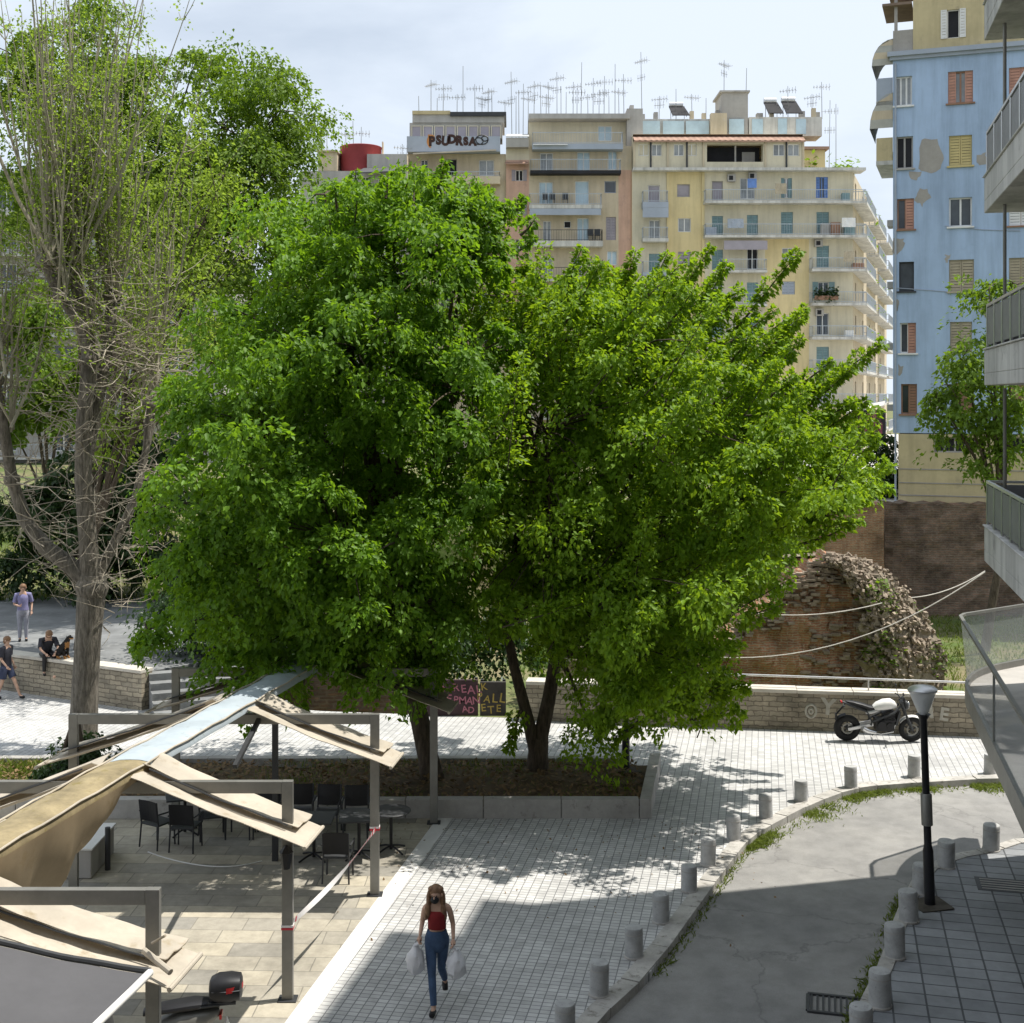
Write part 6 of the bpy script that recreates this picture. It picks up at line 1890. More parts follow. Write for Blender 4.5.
dup(t0, Vector(((359 - CX) * 23.6 / F, 23.6, .004)), 'square dark cafe table directly behind the barrier tape post', .1)
table_proto(Vector(((391 - CX) * 23.9 / F, 23.9, .004)), 'round dark cafe table beside the pale pergola post', True)
dup(t0, Vector(((185 - CX) * 24.85 / F, 24.85, .004)), 'dark cafe table under the near canvas wing at left', .3)
# low pale trough at the left under the brown canvas
c = G(82, 872); t = thing('planter_trough', c, 'pale low trough beside a dark stub post under the brown canvas', 'planter')
mb = MB(); mb.box(c + Vector((0, .3, .26)), (.55, 1.3, .5)); mb.build('trough', M_greyp, t, bevel=.02)
mb = MB(); mb.box(c + Vector((0, .3, .525)), (.6, 1.36, .03)); mb.build('rim', M_whitep, t)
mb = MB(); mb.tube([c + Vector((.42, .1, 0)), c + Vector((.42, .1, .75))], .05, 10); mb.build('stub_post', M_steel_d, t)
# thin pale cord lying across the cafe floor
mb = MB(); pts = [G(x, y, .012) for x, y in ((148,852),(165,858),(190,864),(215,867),(240,866),(262,861))]
mb.tube(smooth_line(pts, 2), .012, 5); tag(mb.build('floor_cord', M_whitep, smooth=True), 'thin pale cord lying on the cafe floor under the near canvas wing', 'cord')

# ================================================================ MOTORCYCLE
def torus(mb, c, Rr, r, n=36, m=10, mi=0, flat=1.):
    vs = []; fs = []
    for i in range(n):
        a = 2 * PI * i / n
        for j in range(m):
            b = 2 * PI * j / m
            rr = Rr + r * math.cos(b)
            vs.append((c[0] + rr * math.cos(a), c[1] + r * flat * math.sin(b), c[2] + rr * math.sin(a)))
    for i in range(n):
        for j in range(m):
            fs.append((i * m + j, ((i + 1) % n) * m + j, ((i + 1) % n) * m + (j + 1) % m, i * m + (j + 1) % m))
    mb.add(vs, fs, mi)
def disc(mb, c, r, th, n=24, mi=0):
    vs = [(c[0] + r * math.cos(2 * PI * k / n), c[1] + s * th / 2, c[2] + r * math.sin(2 * PI * k / n)) for s in (-1, 1) for k in range(n)]
    fs = [tuple(range(n - 1, -1, -1)), tuple(range(n, 2 * n))] + [(k, (k + 1) % n, n + (k + 1) % n, n + k) for k in range(n)]
    mb.add(vs, fs, mi)
def wheel(parent, c, Rr=.31, r=.07, spokes=5, rim=None, brake=True):
    mb = MB(); torus(mb, c, Rr - r, r, flat=.95); w = mb.build('wheel', M_rubber, parent, smooth=True)
    mb = MB(); torus(mb, c, Rr - r * 1.75, .02, 30, 6, flat=2.2)
    for k in range(spokes):
        a = 2 * PI * k / spokes + .3
        mb.bar((c[0] + .04 * math.cos(a), c[1], c[2] + .04 * math.sin(a)), (c[0] + (Rr - r * 1.7) * math.cos(a), c[1], c[2] + (Rr - r * 1.7) * math.sin(a)), .03, .035, up=(0, 1, 0))
    disc(mb, c, .035, .14); mb.build('rim', rim or M_steel_d, w)
    if brake:
        mb = MB(); torus(mb, (c[0], c[1] - .07, c[2]), .115, .016, 24, 4, flat=.15); mb.build('brake_disc', M_steel, w)
def loft(mb, secs, n=14, mi=0):
    """secs: (x, zc, halfwidth_y, halfheight) ellipse sections along x"""
    vs = []; fs = []
    for (x, zc_, hy, hz) in secs:
        for k in range(n):
            a = 2 * PI * k / n
            ca, sa = math.cos(a), math.sin(a)
            vs.append((x, hy * math.copysign(abs(ca) ** .8, ca), zc_ + hz * math.copysign(abs(sa) ** .8, sa)))
    for i in range(len(secs) - 1):
        for k in range(n): fs.append((i * n + k, i * n + (k + 1) % n, (i + 1) * n + (k + 1) % n, (i + 1) * n + k))
    fs.append(tuple(range(n))); fs.append(tuple((len(secs) - 1) * n + k for k in range(n)))
    mb.add(vs, fs, mi)
bk = thing('motorcycle', (0, 0, 0), 'white and black naked motorcycle parked by the stone parapet', 'motorcycle')
RA, FA = (-.74, 0, .31), (.74, 0, .30)
wheel(bk, RA, .31, .085); wheel(bk, FA, .30, .062)
mb = MB(); loft(mb, [(-.16, .79, .09, .05), (-.08, .83, .13, .09), (.08, .87, .155, .125), (.24, .89, .15, .12), (.34, .87, .11, .08), (.38, .84, .07, .05)]); mb.build('fuel_tank', M_whitep, bk, smooth=True)
mb = MB(); loft(mb, [(-.78, .93, .04, .03), (-.62, .905, .09, .045), (-.42, .86, .11, .05), (-.25, .80, .12, .05), (-.13, .785, .10, .045)]); mb.build('seat', M_black, bk, smooth=True)
mb = MB(); loft(mb, [(-.86, .925, .03, .02), (-.7, .87, .08, .045), (-.45, .78, .09, .05), (-.3, .73, .09, .04)]); mb.build('tail_fairing', M_steel_d, bk, smooth=True)
mb = MB(); loft(mb, [(-.32, .70, .10, .05), (-.2, .71, .125, .06), (-.08, .74, .12, .05), (.02, .77, .09, .03)]); mb.build('side_panel', M_alum, bk, smooth=True)
mb = MB(); mb.box((.1, 0, .42), (.42, .34, .26)); mb.box((.2, 0, .60), (.24, .30, .26), M=Matrix.Rotation(-.35, 3, 'Y')); disc(mb, (.02, -.185, .43), .10, .05); disc(mb, (.02, .185, .43), .10, .05); disc(mb, (.2, -.18, .42), .075, .04)
for k in range(5): mb.box((.2, 0, .52 + .04 * k), (.27, .33, .012), M=Matrix.Rotation(-.35, 3, 'Y'))
mb.build('engine', M_black, bk, bevel=.015)
mb = MB(); mb.box((.40, 0, .58), (.05, .3, .32), M=Matrix.Rotation(.25, 3, 'Y')); mb.build('radiator', M_steel_d, bk)
mb = MB()
for s in (-1, 1):
    mb.tube([(.46, s * .09, .86), (.3, s * .16, .72), (.05, s * .17, .62), (-.2, s * .15, .5), (-.22, s * .14, .42)], .026, 8)
    mb.tube([(-.2, s * .13, .5), (-.3, s * .10, .72), (-.75, s * .05, .88)], .018, 6)
mb.build('frame', M_steel_d, bk, smooth=True)
mb = MB()
for s in (-1, 1): mb.bar((-.16, s * .11, .43), (RA[0], s * .12, .31), .04, .075)
mb.build('swingarm', M_alum, bk, bevel=.01)
mb = MB()
for s in (-1, 1): mb.tube([(FA[0], s * .105, .30), (.60, s * .105, .62)], .032, 10); mb.tube([(.60, s * .105, .62), (.47, s * .105, .97)], .024, 10)
mb.bar((.49, -.13, .93), (.49, .13, .93), .06, .04); mb.bar((.545, -.13, .77), (.545, .13, .77), .06, .04); mb.build('fork', M_steel_d, bk, smooth=True)
mb = MB()
g = []
for i in range(9):
    a = 1.0 + 1.55 * i / 8
    g.append([Vector((FA[0] + .335 * math.cos(a), y, .30 + .335 * math.sin(a) - abs(y) * .35)) for y in (-.075, -.04, 0, .04, .075)])
mb.sheet(g, .012); mb.build('front_fender', M_whitep, bk, smooth=True)
mb = MB()
g = []
for i in range(6):
    a = 1.7 + .8 * i / 5
    g.append([Vector((RA[0] + .35 * math.cos(a), y, .31 + .35 * math.sin(a) - abs(y) * .3)) for y in (-.08, 0, .08)])
mb.sheet(g, .012); mb.tube([(-.8, 0, .86), (-1.0, 0, .62)], .02, 6); mb.box((-1.0, 0, .58), (.02, .16, .12)); mb.build('rear_fender', M_black, bk)
mb = MB(); mb.tube([(.44, -.36, 1.03), (.46, -.2, 1.05), (.50, -.08, .99), (.50, .08, .99), (.46, .2, 1.05), (.44, .36, 1.03)], .014, 8); mb.build('handlebar', M_black, bk, smooth=True)
for s in (-1, 1):
    mb = MB(); mb.tube([(.47, s * .24, 1.06), (.45, s * .34, 1.2)], .008, 6); mb.ball((.45, s * .36, 1.22), (.02, .06, .04), 10); mb.build('mirror', M_black, bk, smooth=True)
mb = MB(); mb.ball((.60, 0, .86), (.08, .09, .11), 14); mb.build('headlight', M_steel_d, bk, smooth=True)
mb = MB(); mb.ball((.655, 0, .86), (.03, .07, .085), 12); mb.build('headlight_lens', M_chrome, bk, smooth=True)
mb = MB(); mb.box((.54, 0, 1.01), (.06, .14, .08), M=Matrix.Rotation(-.5, 3, 'Y')); mb.build('instrument', M_black, bk, bevel=.01)
mb = MB(); mb.tube([(.34, -.1, .45), (.28, -.14, .27), (.0, -.16, .22), (-.2, -.17, .26)], .028, 8); mb.tube([(-.12, -.18, .25), (-.32, -.19, .30), (-.42, -.2, .36)], [.05, .065, .05], 12); mb.build('exhaust', M_chrome, bk, smooth=True)
mb = MB(); mb.tube([(-.02, .15, .25), (-.08, .34, .02)], .014, 6); mb.build('kickstand', M_steel_d, bk)
mb = MB(); mb.box((-.88, 0, .925), (.03, .1, .04)); mb.build('tail_light', M_red, bk)
for s in (-1, 1):
    mb = MB(); mb.tube([(-.84, s * .04, .9), (-.86, s * .16, .88)], .01, 6); mb.ball((-.86, s * .19, .88), (.035, .03, .025), 8); mb.build('indicator', M_steel_d, bk)
bk.location = ((879 - CX) * 31.45 / F, 31.45, .0); bk.rotation_euler = (.07, 0, -.05); bk.scale = (1.04,) * 3
bk.location.z = .004

# ================================================================ SCOOTER (partly under the grey awning)
sc_ = thing('scooter', (0, 0, 0), 'black scooter with red reflector top box parked beside the nearest pergola post', 'scooter')
wheel(sc_, (-.62, 0, .24), .24, .06, 5, M_alum); wheel(sc_, (.64, 0, .24), .24, .055, 5, M_alum)
mb = MB(); loft(mb, [(-.86, .70, .06, .05), (-.7, .64, .16, .12), (-.4, .58, .18, .17), (-.1, .5, .16, .14), (.02, .38, .14, .08)]); mb.build('rear_body', M_steel, sc_, smooth=True)
mb = MB(); loft(mb, [(-.78, .82, .10, .04), (-.55, .82, .15, .055), (-.25, .79, .15, .05), (.0, .76, .11, .05), (.06, .74, .07, .04)]); mb.build('seat', M_black, sc_, smooth=True)
mb = MB(); mb.box((.22, 0, .27), (.5, .3, .07)); mb.build('footboard', M_steel_d, sc_, bevel=.02)
mb = MB(); mb.sheet([[Vector((.42 + .12 * f - .05 * math.cos(y * 6), y, .26 + .66 * f)) for y in np.linspace(-.2, .2, 7)] for f in np.linspace(0, 1, 8)], .03); mb.build('front_shield', M_steel_d, sc_, smooth=True)
mb = MB(); mb.tube([(.64, 0, .24), (.50, 0, .95)], .03, 8); mb.tube([(.44, -.33, 1.02), (.50, 0, .99), (.44, .33, 1.02)], .015, 8); mb.build('handlebar', M_black, sc_)
for s in (-1, 1):
    mb = MB(); mb.tube([(.46, s * .24, 1.02), (.42, s * .36, 1.2)], .008, 6); mb.ball((.42, s * .38, 1.22), (.02, .06, .045), 10); mb.build('mirror', M_black, sc_)
mb = MB(); mb.ball((.56, 0, .92), (.07, .1, .07), 12); mb.build('headlight', M_chrome, sc_, smooth=True)
mb = MB(); loft(mb, [(-1.14, 1.0, .10, .11), (-1.12, 1.0, .17, .15), (-1.0, 1.0, .20, .165), (-.85, 1.0, .195, .16), (-.76, .99, .16, .13), (-.74, .98, .10, .1)], 20); tb_ = mb.build('top_box', M_black, sc_, smooth=True)
mb = MB(); torus(mb, (-.94, 0, 1.02), .0, .0, 3, 3)
mb = MB(); loft(mb, [(-1.135, 1.02, .13, .012), (-1.12, 1.02, .185, .012), (-.94, 1.02, .208, .012), (-.78, 1.01, .175, .012)], 20); mb.build('seam', M_steel_d, tb_)
mb = MB(); mb.sheet([[Vector((-.94 - .212 * math.sin(a), .214 * math.cos(a), z)) for z in (1.0, 1.035, 1.07)] for a in np.linspace(.1, 1.75, 12)], 0); mb.build('reflector', M_red, tb_)
mb = MB(); mb.box((-.9, 0, .84), (.34, .24, .03)); mb.tube([(-.55, -.12, .8), (-.8, -.13, .83), (-1.0, -.1, .83)], .012, 6); mb.tube([(-.55, .12, .8), (-.8, .13, .83), (-1.0, .1, .83)], .012, 6); mb.build('carrier', M_steel_d, sc_)
mb = MB(); mb.tube([(-.35, -.19, .28), (-.6, -.2, .32), (-.85, -.2, .38)], [.035, .055, .05], 10); mb.build('exhaust', M_steel_d, sc_, smooth=True)
mb = MB(); mb.box((-.88, 0, .66), (.03, .16, .06)); mb.build('tail_light', M_red, sc_)
mb = MB(); mb.box((-.96, 0, .52), (.015, .2, .14), M=Matrix.Rotation(.3, 3, 'Y')); mb.build('number_plate', M_whitep, sc_)
sc_.location = (-4.5, 16.1, .008); sc_.rotation_euler = (0, 0, PI + .12)

# ================================================================ PEOPLE
def skin_mesh(nodes, edges, root, levels=2):
    keys = list(nodes); ix = {k: i for i, k in enumerate(keys)}
    me = bpy.data.meshes.new('sk'); me.from_pydata([nodes[k][:3] for k in keys], [(ix[a], ix[b]) for a, b in edges], [])
    o = bpy.data.objects.new('sk', me); COL.objects.link(o)
    md = o.modifiers.new('s', 'SKIN'); md.use_smooth_shade = True
    if not me.skin_vertices: me.skin_vertices.new() if hasattr(me.skin_vertices, 'new') else None
    for k in keys:
        r = nodes[k][3]; me.skin_vertices[0].data[ix[k]].radius = (r, r) if isinstance(r, (int, float)) else r
        me.skin_vertices[0].data[ix[k]].use_root = (k == root)
    sb = o.modifiers.new('u', 'SUBSURF'); sb.levels = sb.render_levels = levels
    bpy.context.view_layer.update()
    ev = o.evaluated_get(bpy.context.evaluated_depsgraph_get())
    m2 = bpy.data.meshes.new_from_object(ev)
    vs = [v.co.copy() for v in m2.vertices]; fs = [tuple(p.vertices) for p in m2.polygons]
    bpy.data.objects.remove(o); bpy.data.meshes.remove(me); bpy.data.meshes.remove(m2)
    return vs, fs
def hand(mb, wrist, palm, sgn, curl=.7, mi=0):
    w, p = Vector(wrist), Vector(palm); d = (p - w).normalized()
    side = d.cross(Vector((0, 1, 0))); side = side.normalized() if side.length > .1 else Vector((1, 0, 0)); fr = Vector((0, -1, 0))
    loft_pts = [w, w.lerp(p, .5), p]
    mb.tube(loft_pts, [.024, .036, .034], 8, mi)
    for k, L_ in enumerate((.06, .075, .08, .072)):
        b = p + fr * (.028 - .018 * k) ; q = b + d * L_ * .5 - side * .012 * sgn; r = q + (d * (1 - curl) - side * sgn * curl) * L_ * .5
        mb.tube([b, q, r], [.010, .009, .007], 6, mi)
    b = w.lerp(p, .55) + fr * .03; mb.tube([b, b + d * .03 + fr * .03, b + d * .055 + fr * .028 - side * .015 * sgn], [.012, .011, .008], 6, mi)
def person(label, J, body_r, garments, hair, loc, rz, skin=None, mask=None, extra=None, group=None):
    t = thing('person', (0, 0, 0), label, 'person', group)
    E = [('pelvis', 'waist'), ('waist', 'chest'), ('chest', 'neckb'), ('neckb', 'neck'), ('neck', 'head'), ('head', 'crown'),
         ('pelvis', 'hipL'), ('hipL', 'kneeL'), ('kneeL', 'ankL'), ('ankL', 'toeL'), ('pelvis', 'hipR'), ('hipR', 'kneeR'), ('kneeR', 'ankR'), ('ankR', 'toeR'),
         ('neckb', 'shL'), ('shL', 'elL'), ('elL', 'wrL'), ('neckb', 'shR'), ('shR', 'elR'), ('elR', 'wrR')]
    N = {k: (*J[k], body_r.get(k, body_r.get(k[:-1], .05))) for k in J if k not in ('palmL', 'palmR')}
    vs, fs = skin_mesh(N, [e for e in E if e[0] in N and e[1] in N], 'pelvis')
    mb = MB(); mb.add(vs, fs)
    for s, sg in (('L', 1), ('R', -1)):
        if 'palm' + s in J: hand(mb, J['wr' + s], J['palm' + s], sg)
    hd = Vector(J['head']); f = (hd - Vector(J['crown'])); fw = Vector(J.get('face', (0, -1, 0))).normalized() if 'face' in J else Vector((0, -1, 0))
    c = hd + fw * .088
    mb.ball(c + Vector((0, 0, -.012)), (.013, .018, .02), 8)
    x = fw.cross(Vector((0, 0, 1))).normalized()
    for s in (-1, 1): mb.ball(hd + x * .088 * s + Vector((0, 0, -.0)), (.015, .022, .03), 8)
    mb.build('body', skin or M_skin, t, smooth=True)
    mb = MB()
    for s in (-1, 1): mb.ball(hd + fw * .083 + x * .033 * s + Vector((0, 0, .018)), (.011, .009, .008), 8)
    mb.build('eyes', M_black, t)
    for (nm, mat, nodes, edges, root) in garments:
        vs, fs = skin_mesh(nodes, edges, root); mb = MB(); mb.add(vs, fs); mb.build(nm, mat, t, smooth=True)
    mb = MB()
    for (pc, pr) in hair: mb.ball(hd + Vector(pc), pr, 12)
    if hair: mb.build('hair', M_hair, t, smooth=True)
    if mask: mb = MB(); mb.ball(hd + fw * .055 + Vector((0, 0, -.05)), (.06, .05, .052), 12); mb.build('face_mask', M_black, t, smooth=True)
    if extra: extra(t, J)
    t.location = loc; t.rotation_euler = (0, 0, rz)
    return t
BR = dict(pelvis=.095, waist=.095, chest=.115, neckb=.075, neck=.045, head=.092, crown=.07, hip=.075, knee=.052, ank=.036, toe=.03, sh=.05, el=.036, wr=.024)
J = dict(pelvis=(0, 0, .93), waist=(0, 0, 1.08), chest=(0, -.01, 1.24), neckb=(0, -.005, 1.36), neck=(0, -.015, 1.44), head=(-.012, -.05, 1.53), crown=(-.008, -.04, 1.59),
         hipL=(.085, 0, .86), kneeL=(.06, .02, .49), ankL=(.075, .33, .20), toeL=(.09, .25, .075), hipR=(-.085, -.01, .86), kneeR=(-.05, -.19, .48), ankR=(-.01, -.31, .09), toeR=(-.03, -.44, .04),
         shL=(.165, .0, 1.335), elL=(.215, .06, 1.09), wrL=(.235, -.10, .93), palmL=(.235, -.15, .885), shR=(-.165, .0, 1.335), elR=(-.21, .07, 1.10), wrR=(-.225, -.11, .97), palmR=(-.225, -.165, .935), face=(-.15, -1, -.15))
def scale_r(k, f): return BR.get(k, BR.get(k[:-1], .05)) * f
def gar(keys, f, J=J): return {k: (*J[k], scale_r(k, f)) for k in keys}
jn = gar(['pelvis', 'hipL', 'kneeL', 'ankL', 'hipR', 'kneeR', 'ankR'], 1.14); jn['waist2'] = (0, 0, 1.0, .108)
jn['ankL'] = (*J['ankL'][:2], J['ankL'][2] + .0, .05); jn['ankR'] = (*J['ankR'], .05)
je = [('waist2', 'pelvis'), ('pelvis', 'hipL'), ('hipL', 'kneeL'), ('kneeL', 'ankL'), ('pelvis', 'hipR'), ('hipR', 'kneeR'), ('kneeR', 'ankR')]
cm = dict(w=(0, 0, 1.09, .108), c=(0, -.012, 1.22, .128), n=(0, -.02, 1.275, .118))
def rings(mb, secs, n=18, close=True):
    """secs: (centre, rx, ry, axis) rings joined into one surface"""
    vs = []; fs = []
    for (c, rx_, ry_, ax) in secs:
        c = Vector(c); a = Vector(ax).normalized(); x = Vector((1, 0, 0)); y = a.cross(x).normalized()
        for k in range(n):
            t_ = 2 * PI * k / n; vs.append(c + x * rx_ * math.cos(t_) + y * ry_ * math.sin(t_))
    for i in range(len(secs) - 1):
        for k in range(n): fs.append((i * n + k, i * n + (k + 1) % n, (i + 1) * n + (k + 1) % n, (i + 1) * n + k))
    fs.append(tuple(range(n))); fs.append(tuple((len(secs) - 1) * n + k for k in range(n)))
    mb.add(vs, fs)
def legwear(t, J, nm, mat, cut=1., fl=1.):
    mb = MB(); p = Vector(J['pelvis']); w_ = Vector(J['waist']); ax = (w_ - p)
    hl, hr = Vector(J['hipL']), Vector(J['hipR']); hm = (hl + hr) / 2
    rings(mb, [(p.lerp(w_, .65), .135, .105, ax), (p.lerp(w_, .3), .15, .115, ax), (p, .168, .125, ax), (hm.lerp(p, .3), .172, .128, ax), (hm - ax.normalized() * .05, .160, .122, ax), (hm - ax.normalized() * .10, .11, .10, ax), (hm - ax.normalized() * .13, .05, .06, ax)])
    for s in 'LR':
        h, k, a = Vector(J['hip' + s]), Vector(J['knee' + s]), Vector(J['ank' + s])
        pts = [h.lerp(p, .35), h, h.lerp(k, .5), k, k.lerp(a, .35), a.lerp(k, .08)]; rs = [.085, .098 * fl, .083 * fl, .062 * fl, .06 * fl, .048 * fl]
        if cut < 1: pts = [h.lerp(p, .35), h, h.lerp(k, cut)]; rs = [.09, .105, .1]
        mb.tube(pts, rs, 14)
    return mb.build(nm, mat, t, smooth=True)
def shirt(t, J, mat, f=1.):
    mb = MB(); p, w_, c, nb = (Vector(J[k]) for k in ('pelvis', 'waist', 'chest', 'neckb'))
    rings(mb, [(p, .172 * f, .135 * f, w_ - p), (p.lerp(w_, .6), .155 * f, .125 * f, w_ - p), (w_, .15 * f, .125 * f, c - w_), (c, .175 * f, .135 * f, nb - c), (c.lerp(nb, .7), .165 * f, .11 * f, nb - c), (nb, .09 * f, .08 * f, nb - c)])
    for s in 'LR':
        a, b = Vector(J['sh' + s]), Vector(J['el' + s]); mb.tube([nb.lerp(a, .4), a, a.lerp(b, .35), a.lerp(b, .8)], [.07, .075, .068, .066], 12)
    return mb.build('shirt', mat, t, smooth=True)
def shoes(J, mat, sole):
    out = []
    for s in ('L', 'R'):
        a, tt = Vector(J['ank' + s]), Vector(J['toe' + s]); h = a + (a - tt) * .12 + Vector((0, 0, -.035))
        out.append(('shoe', mat, dict(h=(*h, .042), m=(*(h.lerp(tt, .55) + Vector((0, 0, .0))), .046), t=(*tt, .036)), [('h', 'm'), ('m', 't')], 'm'))
    return out
def woman_extra(t, J):
    for s, (bz, sc) in (('L', (.43, 1.)), ('R', (.47, .95))):
        pl = Vector(J['palm' + s]) + Vector((0, -.01, -.06)); out = 1 if s == 'L' else -1
        mb = MB(); g = []
        prof = [(0, .02), (.02, .09), (.1, .145), (.2, .15), (.28, .125), (.34, .075), (.39, .035)]
        for (h, r) in prof:
            row = []
            for k in range(19):
                a = 2 * PI * (k % 18) / 18; rr = r * sc * (1 + .15 * math.sin(a * 3 + h * 20) + .10 * math.sin(a * 5 - h * 31) + .06 * math.sin(a * 9 + h * 55))
                row.append(Vector((pl.x + out * .05 + rr * .85 * math.cos(a), pl.y + rr * .9 * math.sin(a), pl.z - .39 + h)))
            g.append(row)
        mb.sheet(g)
        mb.tube([g[-1][2], pl + Vector((.0, -.02, .03)), g[-1][11]], [.02, .012, .02], 6)
        mb.tube([g[-1][6], pl + Vector((0, .02, .03)), g[-1][15]], [.02, .012, .02], 6)
        o = mb.build('plastic_bag', M_bag, None, smooth=True)
        bags.append((o, s))
    legwear(t, J, 'jeans', M_jeans, 1., .9)
    mb = MB(); rings(mb, [((0, 0, 1.055), .128, .105, (0, 0, 1)), ((0, -.004, 1.13), .125, .108, (0, 0, 1)), ((0, -.012, 1.22), .142, .13, (0, 0, 1)), ((0, -.016, 1.27), .138, .125, (0, 0, 1)), ((0, -.012, 1.31), .118, .098, (0, 0, 1))]); mb.build('camisole', M_camis, t, smooth=True)
    mb = MB()
    for s in (-1, 1): mb.tube([(s * .08, -.11, 1.27), (s * .085, -.06, 1.375), (s * .08, .05, 1.38), (s * .07, .1, 1.26)], .012, 6)
    mb.build('camisole_strap', M_camis, t)
bags = []
hairw = [((0, .035, .035), (.10, .10, .092)), ((0, .07, -.08), (.105, .06, .15)), ((.095, .03, -.10), (.04, .06, .15)), ((-.095, .02, -.10), (.04, .06, .15)), ((.10, -.0, -.22), (.045, .06, .10)), ((-.105, -.03, -.21), (.045, .06, .11)), ((0, .09, -.2), (.11, .05, .12)), ((.06, .01, .07), (.05, .055, .04)), ((-.06, .01, .07), (.05, .055, .04)), ((-.13, -.05, -.28), (.03, .045, .06)), ((.12, .0, -.30), (.03, .04, .06))]
wl = G(437, 1004); 
wp = person('young woman in red camisole and blue jeans walking with two white plastic bags', J, BR, shoes(J, M_black, M_whitep), hairw, Vector((wl.x, wl.y, .0)), -.05, mask=True, extra=woman_extra)
for o, s in bags:
    o.location = wp.location; o.rotation_euler = wp.rotation_euler
    tag(o, 'white plastic shopping bag in the hand beside her blue jeans, nearer the road' if s == 'L' else 'white plastic shopping bag in her hand nearer the cafe terrace', 'bag')

# --- people at the left
M_dshirt = mk('dark_shirt', (.035, .035, .045), .9, .2, 6); M_navy = mk('navy_shorts', (.04, .05, .09), .9, .2, 6); M_lil = mk('lilac_shirt', (.22, .21, .36), .9, .15, 6); M_pale = mk('pale_trousers', (.33, .33, .38), .9, .12, 6)
def topg(J, mat, f=1.16, arms=True):
    n = gar(['waist', 'chest', 'neckb', 'shL', 'shR'], f, J); n['pelvis'] = (*J['pelvis'], .125)
    e = [('pelvis', 'waist'), ('waist', 'chest'), ('chest', 'neckb'), ('neckb', 'shL'), ('neckb', 'shR')]
    if arms:
        for s in 'LR':
            a, b = Vector(J['sh' + s]), Vector(J['el' + s]); n['m' + s] = (*a.lerp(b, .6), .055); e.append(('sh' + s, 'm' + s))
    n['neckb'] = (*J['neckb'], .08)
    return ('shirt', mat, n, e, 'waist')
def legg(J, mat, frac=1., nm='trousers'):
    n = {'waist2': (*(Vector(J['pelvis']) + Vector((0, 0, .06))), .12), 'pelvis': (*J['pelvis'], .13)}; e = [('waist2', 'pelvis')]
    for s in 'LR':
        h, k, a = Vector(J['hip' + s]), Vector(J['knee' + s]), Vector(J['ank' + s])
        n['h' + s] = (*h, .1); e.append(('pelvis', 'h' + s))
        if frac >= 1: n['k' + s] = (*k, .065); n['a' + s] = (*a, .05); e += [('h' + s, 'k' + s), ('k' + s, 'a' + s)]
        else: n['k' + s] = (*h.lerp(k, frac), .085); e.append(('h' + s, 'k' + s))
    return (nm, mat, n, e, 'pelvis')
short = [((0, .015, .035), (.1, .105, .09)), ((0, .05, -.03), (.095, .07, .08))]
J2 = dict(pelvis=(0, 0, .95), waist=(0, 0, 1.12), chest=(0, -.01, 1.3), neckb=(0, -.01, 1.43), neck=(0, -.02, 1.52), head=(0, -.04, 1.62), crown=(0, -.04, 1.68), hipL=(.09, 0, .88), kneeL=(.09, -.2, .5), ankL=(.09, -.38, .1), toeL=(.09, -.52, .06), hipR=(-.09, 0, .88), kneeR=(-.09, .06, .48), ankR=(-.09, .22, .1), toeR=(-.09, .1, .04),
          shL=(.19, 0, 1.4), elL=(.25, .06, 1.13), wrL=(.24, -.08, .9), palmL=(.24, -.1, .83), shR=(-.19, 0, 1.4), elR=(-.25, -.02, 1.13), wrR=(-.24, -.2, .95), palmR=(-.24, -.24, .9))
person('person in dark top and shorts with bare legs walking at the left edge', J2, BR, shoes(J2, M_black, None), short, Vector(((9 - CX) * 36.0 / F, 35.8, 0)), R(75), extra=lambda t, J: (shirt(t, J, M_dshirt), legwear(t, J, 'shorts', M_navy, .75)))
J3 = dict(pelvis=(0, .0, .1), waist=(0, -.06, .25), chest=(0, -.18, .42), neckb=(0, -.27, .53), neck=(0, -.33, .60), head=(0, -.40, .67), crown=(0, -.41, .73), hipL=(.1, -.05, .09), kneeL=(.13, -.42, .10), ankL=(.13, -.42, -.38), toeL=(.14, -.56, -.42), hipR=(-.1, -.05, .09), kneeR=(-.13, -.42, .1), ankR=(-.13, -.38, -.38), toeR=(-.14, -.52, -.42),
          shL=(.19, -.24, .5), elL=(.24, -.42, .28), wrL=(.12, -.56, .16), palmL=(.09, -.6, .12), shR=(-.19, -.24, .5), elR=(-.24, -.42, .28), wrR=(-.12, -.56, .16), palmR=(-.09, -.6, .12), face=(0, -1, -.4))
ws = Vector((-13.05, 36.4, 1.06))
person('person in dark clothes sitting bent forward on the low stone wall', J3, BR, shoes(J3, M_black, None), short, ws, R(32), extra=lambda t, J: (shirt(t, J, M_dshirt), legwear(t, J, 'trousers', M_black)))
J4 = dict(J2); J4.update(kneeL=(.09, -.02, .48), ankL=(.09, .02, .08), toeL=(.1, -.12, .035), kneeR=(-.09, -.02, .48), ankR=(-.09, .02, .08), toeR=(-.1, -.12, .035), wrR=(-.1, -.25, 1.1), palmR=(-.06, -.28, 1.12))
person('person in lilac shirt and pale trousers standing on the grey terrace', J4, BR, shoes(J4, M_black, None), short, Vector(((23 - CX) * 39.3 / F, 39.3, .93)), R(20), extra=lambda t, J: (shirt(t, J, M_lil), legwear(t, J, 'trousers', M_pale)))
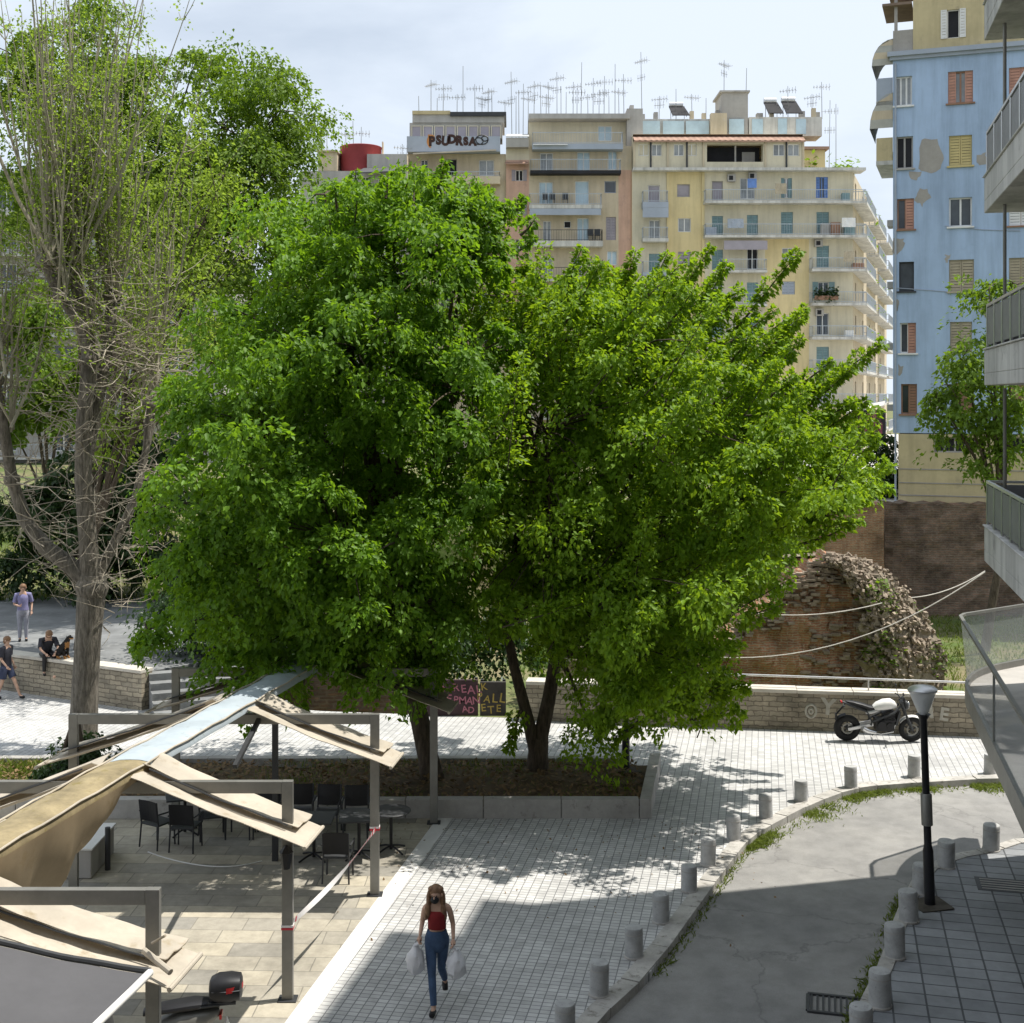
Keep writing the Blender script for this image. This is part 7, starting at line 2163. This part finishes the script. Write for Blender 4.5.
# dog sitting on the wall
M_dogb = mk('black_fur', (.02, .018, .016), .9, .3, 20); M_tan = mk('tan_fur', (.34, .17, .06), .9, .2, 20)
dg = thing('dog', (0, 0, 0), 'black and tan dog sitting on the stone wall beside the seated person', 'dog')
N = dict(rump=(-.16, 0, .13, .115), mid=(-.06, 0, .27, .11), chest=(.07, 0, .40, .115), neck=(.13, 0, .52, .07), head=(.18, 0, .60, .075), muz=(.28, 0, .58, .04), nose=(.33, 0, .575, .03),
         sL=(.08, .075, .33, .055), eL=(.07, .08, .17, .036), pL=(.09, .08, .03, .03), tL=(.15, .08, .02, .028), sR=(.08, -.075, .33, .055), eR=(.07, -.08, .17, .036), pR=(.09, -.08, .03, .03), tR=(.15, -.08, .02, .028),
         hL=(-.13, .1, .14, .08), kL=(.0, .13, .15, .055), hkL=(-.13, .13, .035, .03), fL=(.02, .13, .02, .028), hR=(-.13, -.1, .14, .08), kR=(.0, -.13, .15, .055), hkR=(-.13, -.13, .035, .03), fR=(.02, -.13, .02, .028), t1=(-.28, 0, .05, .03), t2=(-.42, .05, .03, .018))
Ed = [('rump', 'mid'), ('mid', 'chest'), ('chest', 'neck'), ('neck', 'head'), ('head', 'muz'), ('muz', 'nose'), ('chest', 'sL'), ('sL', 'eL'), ('eL', 'pL'), ('pL', 'tL'), ('chest', 'sR'), ('sR', 'eR'), ('eR', 'pR'), ('pR', 'tR'), ('rump', 'hL'), ('hL', 'kL'), ('kL', 'hkL'), ('hkL', 'fL'), ('rump', 'hR'), ('hR', 'kR'), ('kR', 'hkR'), ('hkR', 'fR'), ('rump', 't1'), ('t1', 't2')]
vs, fs = skin_mesh(N, Ed, 'mid'); mb = MB()
mb.add(vs, fs)
for s in (-1, 1): mb.slab([(.14, s * .05, .65), (.18, s * .085, .64), (.17, s * .09, .55)], (0, s, 0), .012)
mb.m = []
for f in mb.f:
    c = sum((Vector(mb.v[i]) for i in f), Vector()) / len(f)
    mb.m.append(1 if (c.x > .12 and c.z < .47 and c.z > .28) or (c.x > .24 and c.z < .585) or c.z < .09 else 0)
mb.build('body', [M_dogb, M_tan], dg, smooth=True)
dg.location = (-12.45, 36.1, 1.06); dg.rotation_euler = (0, 0, R(-20))
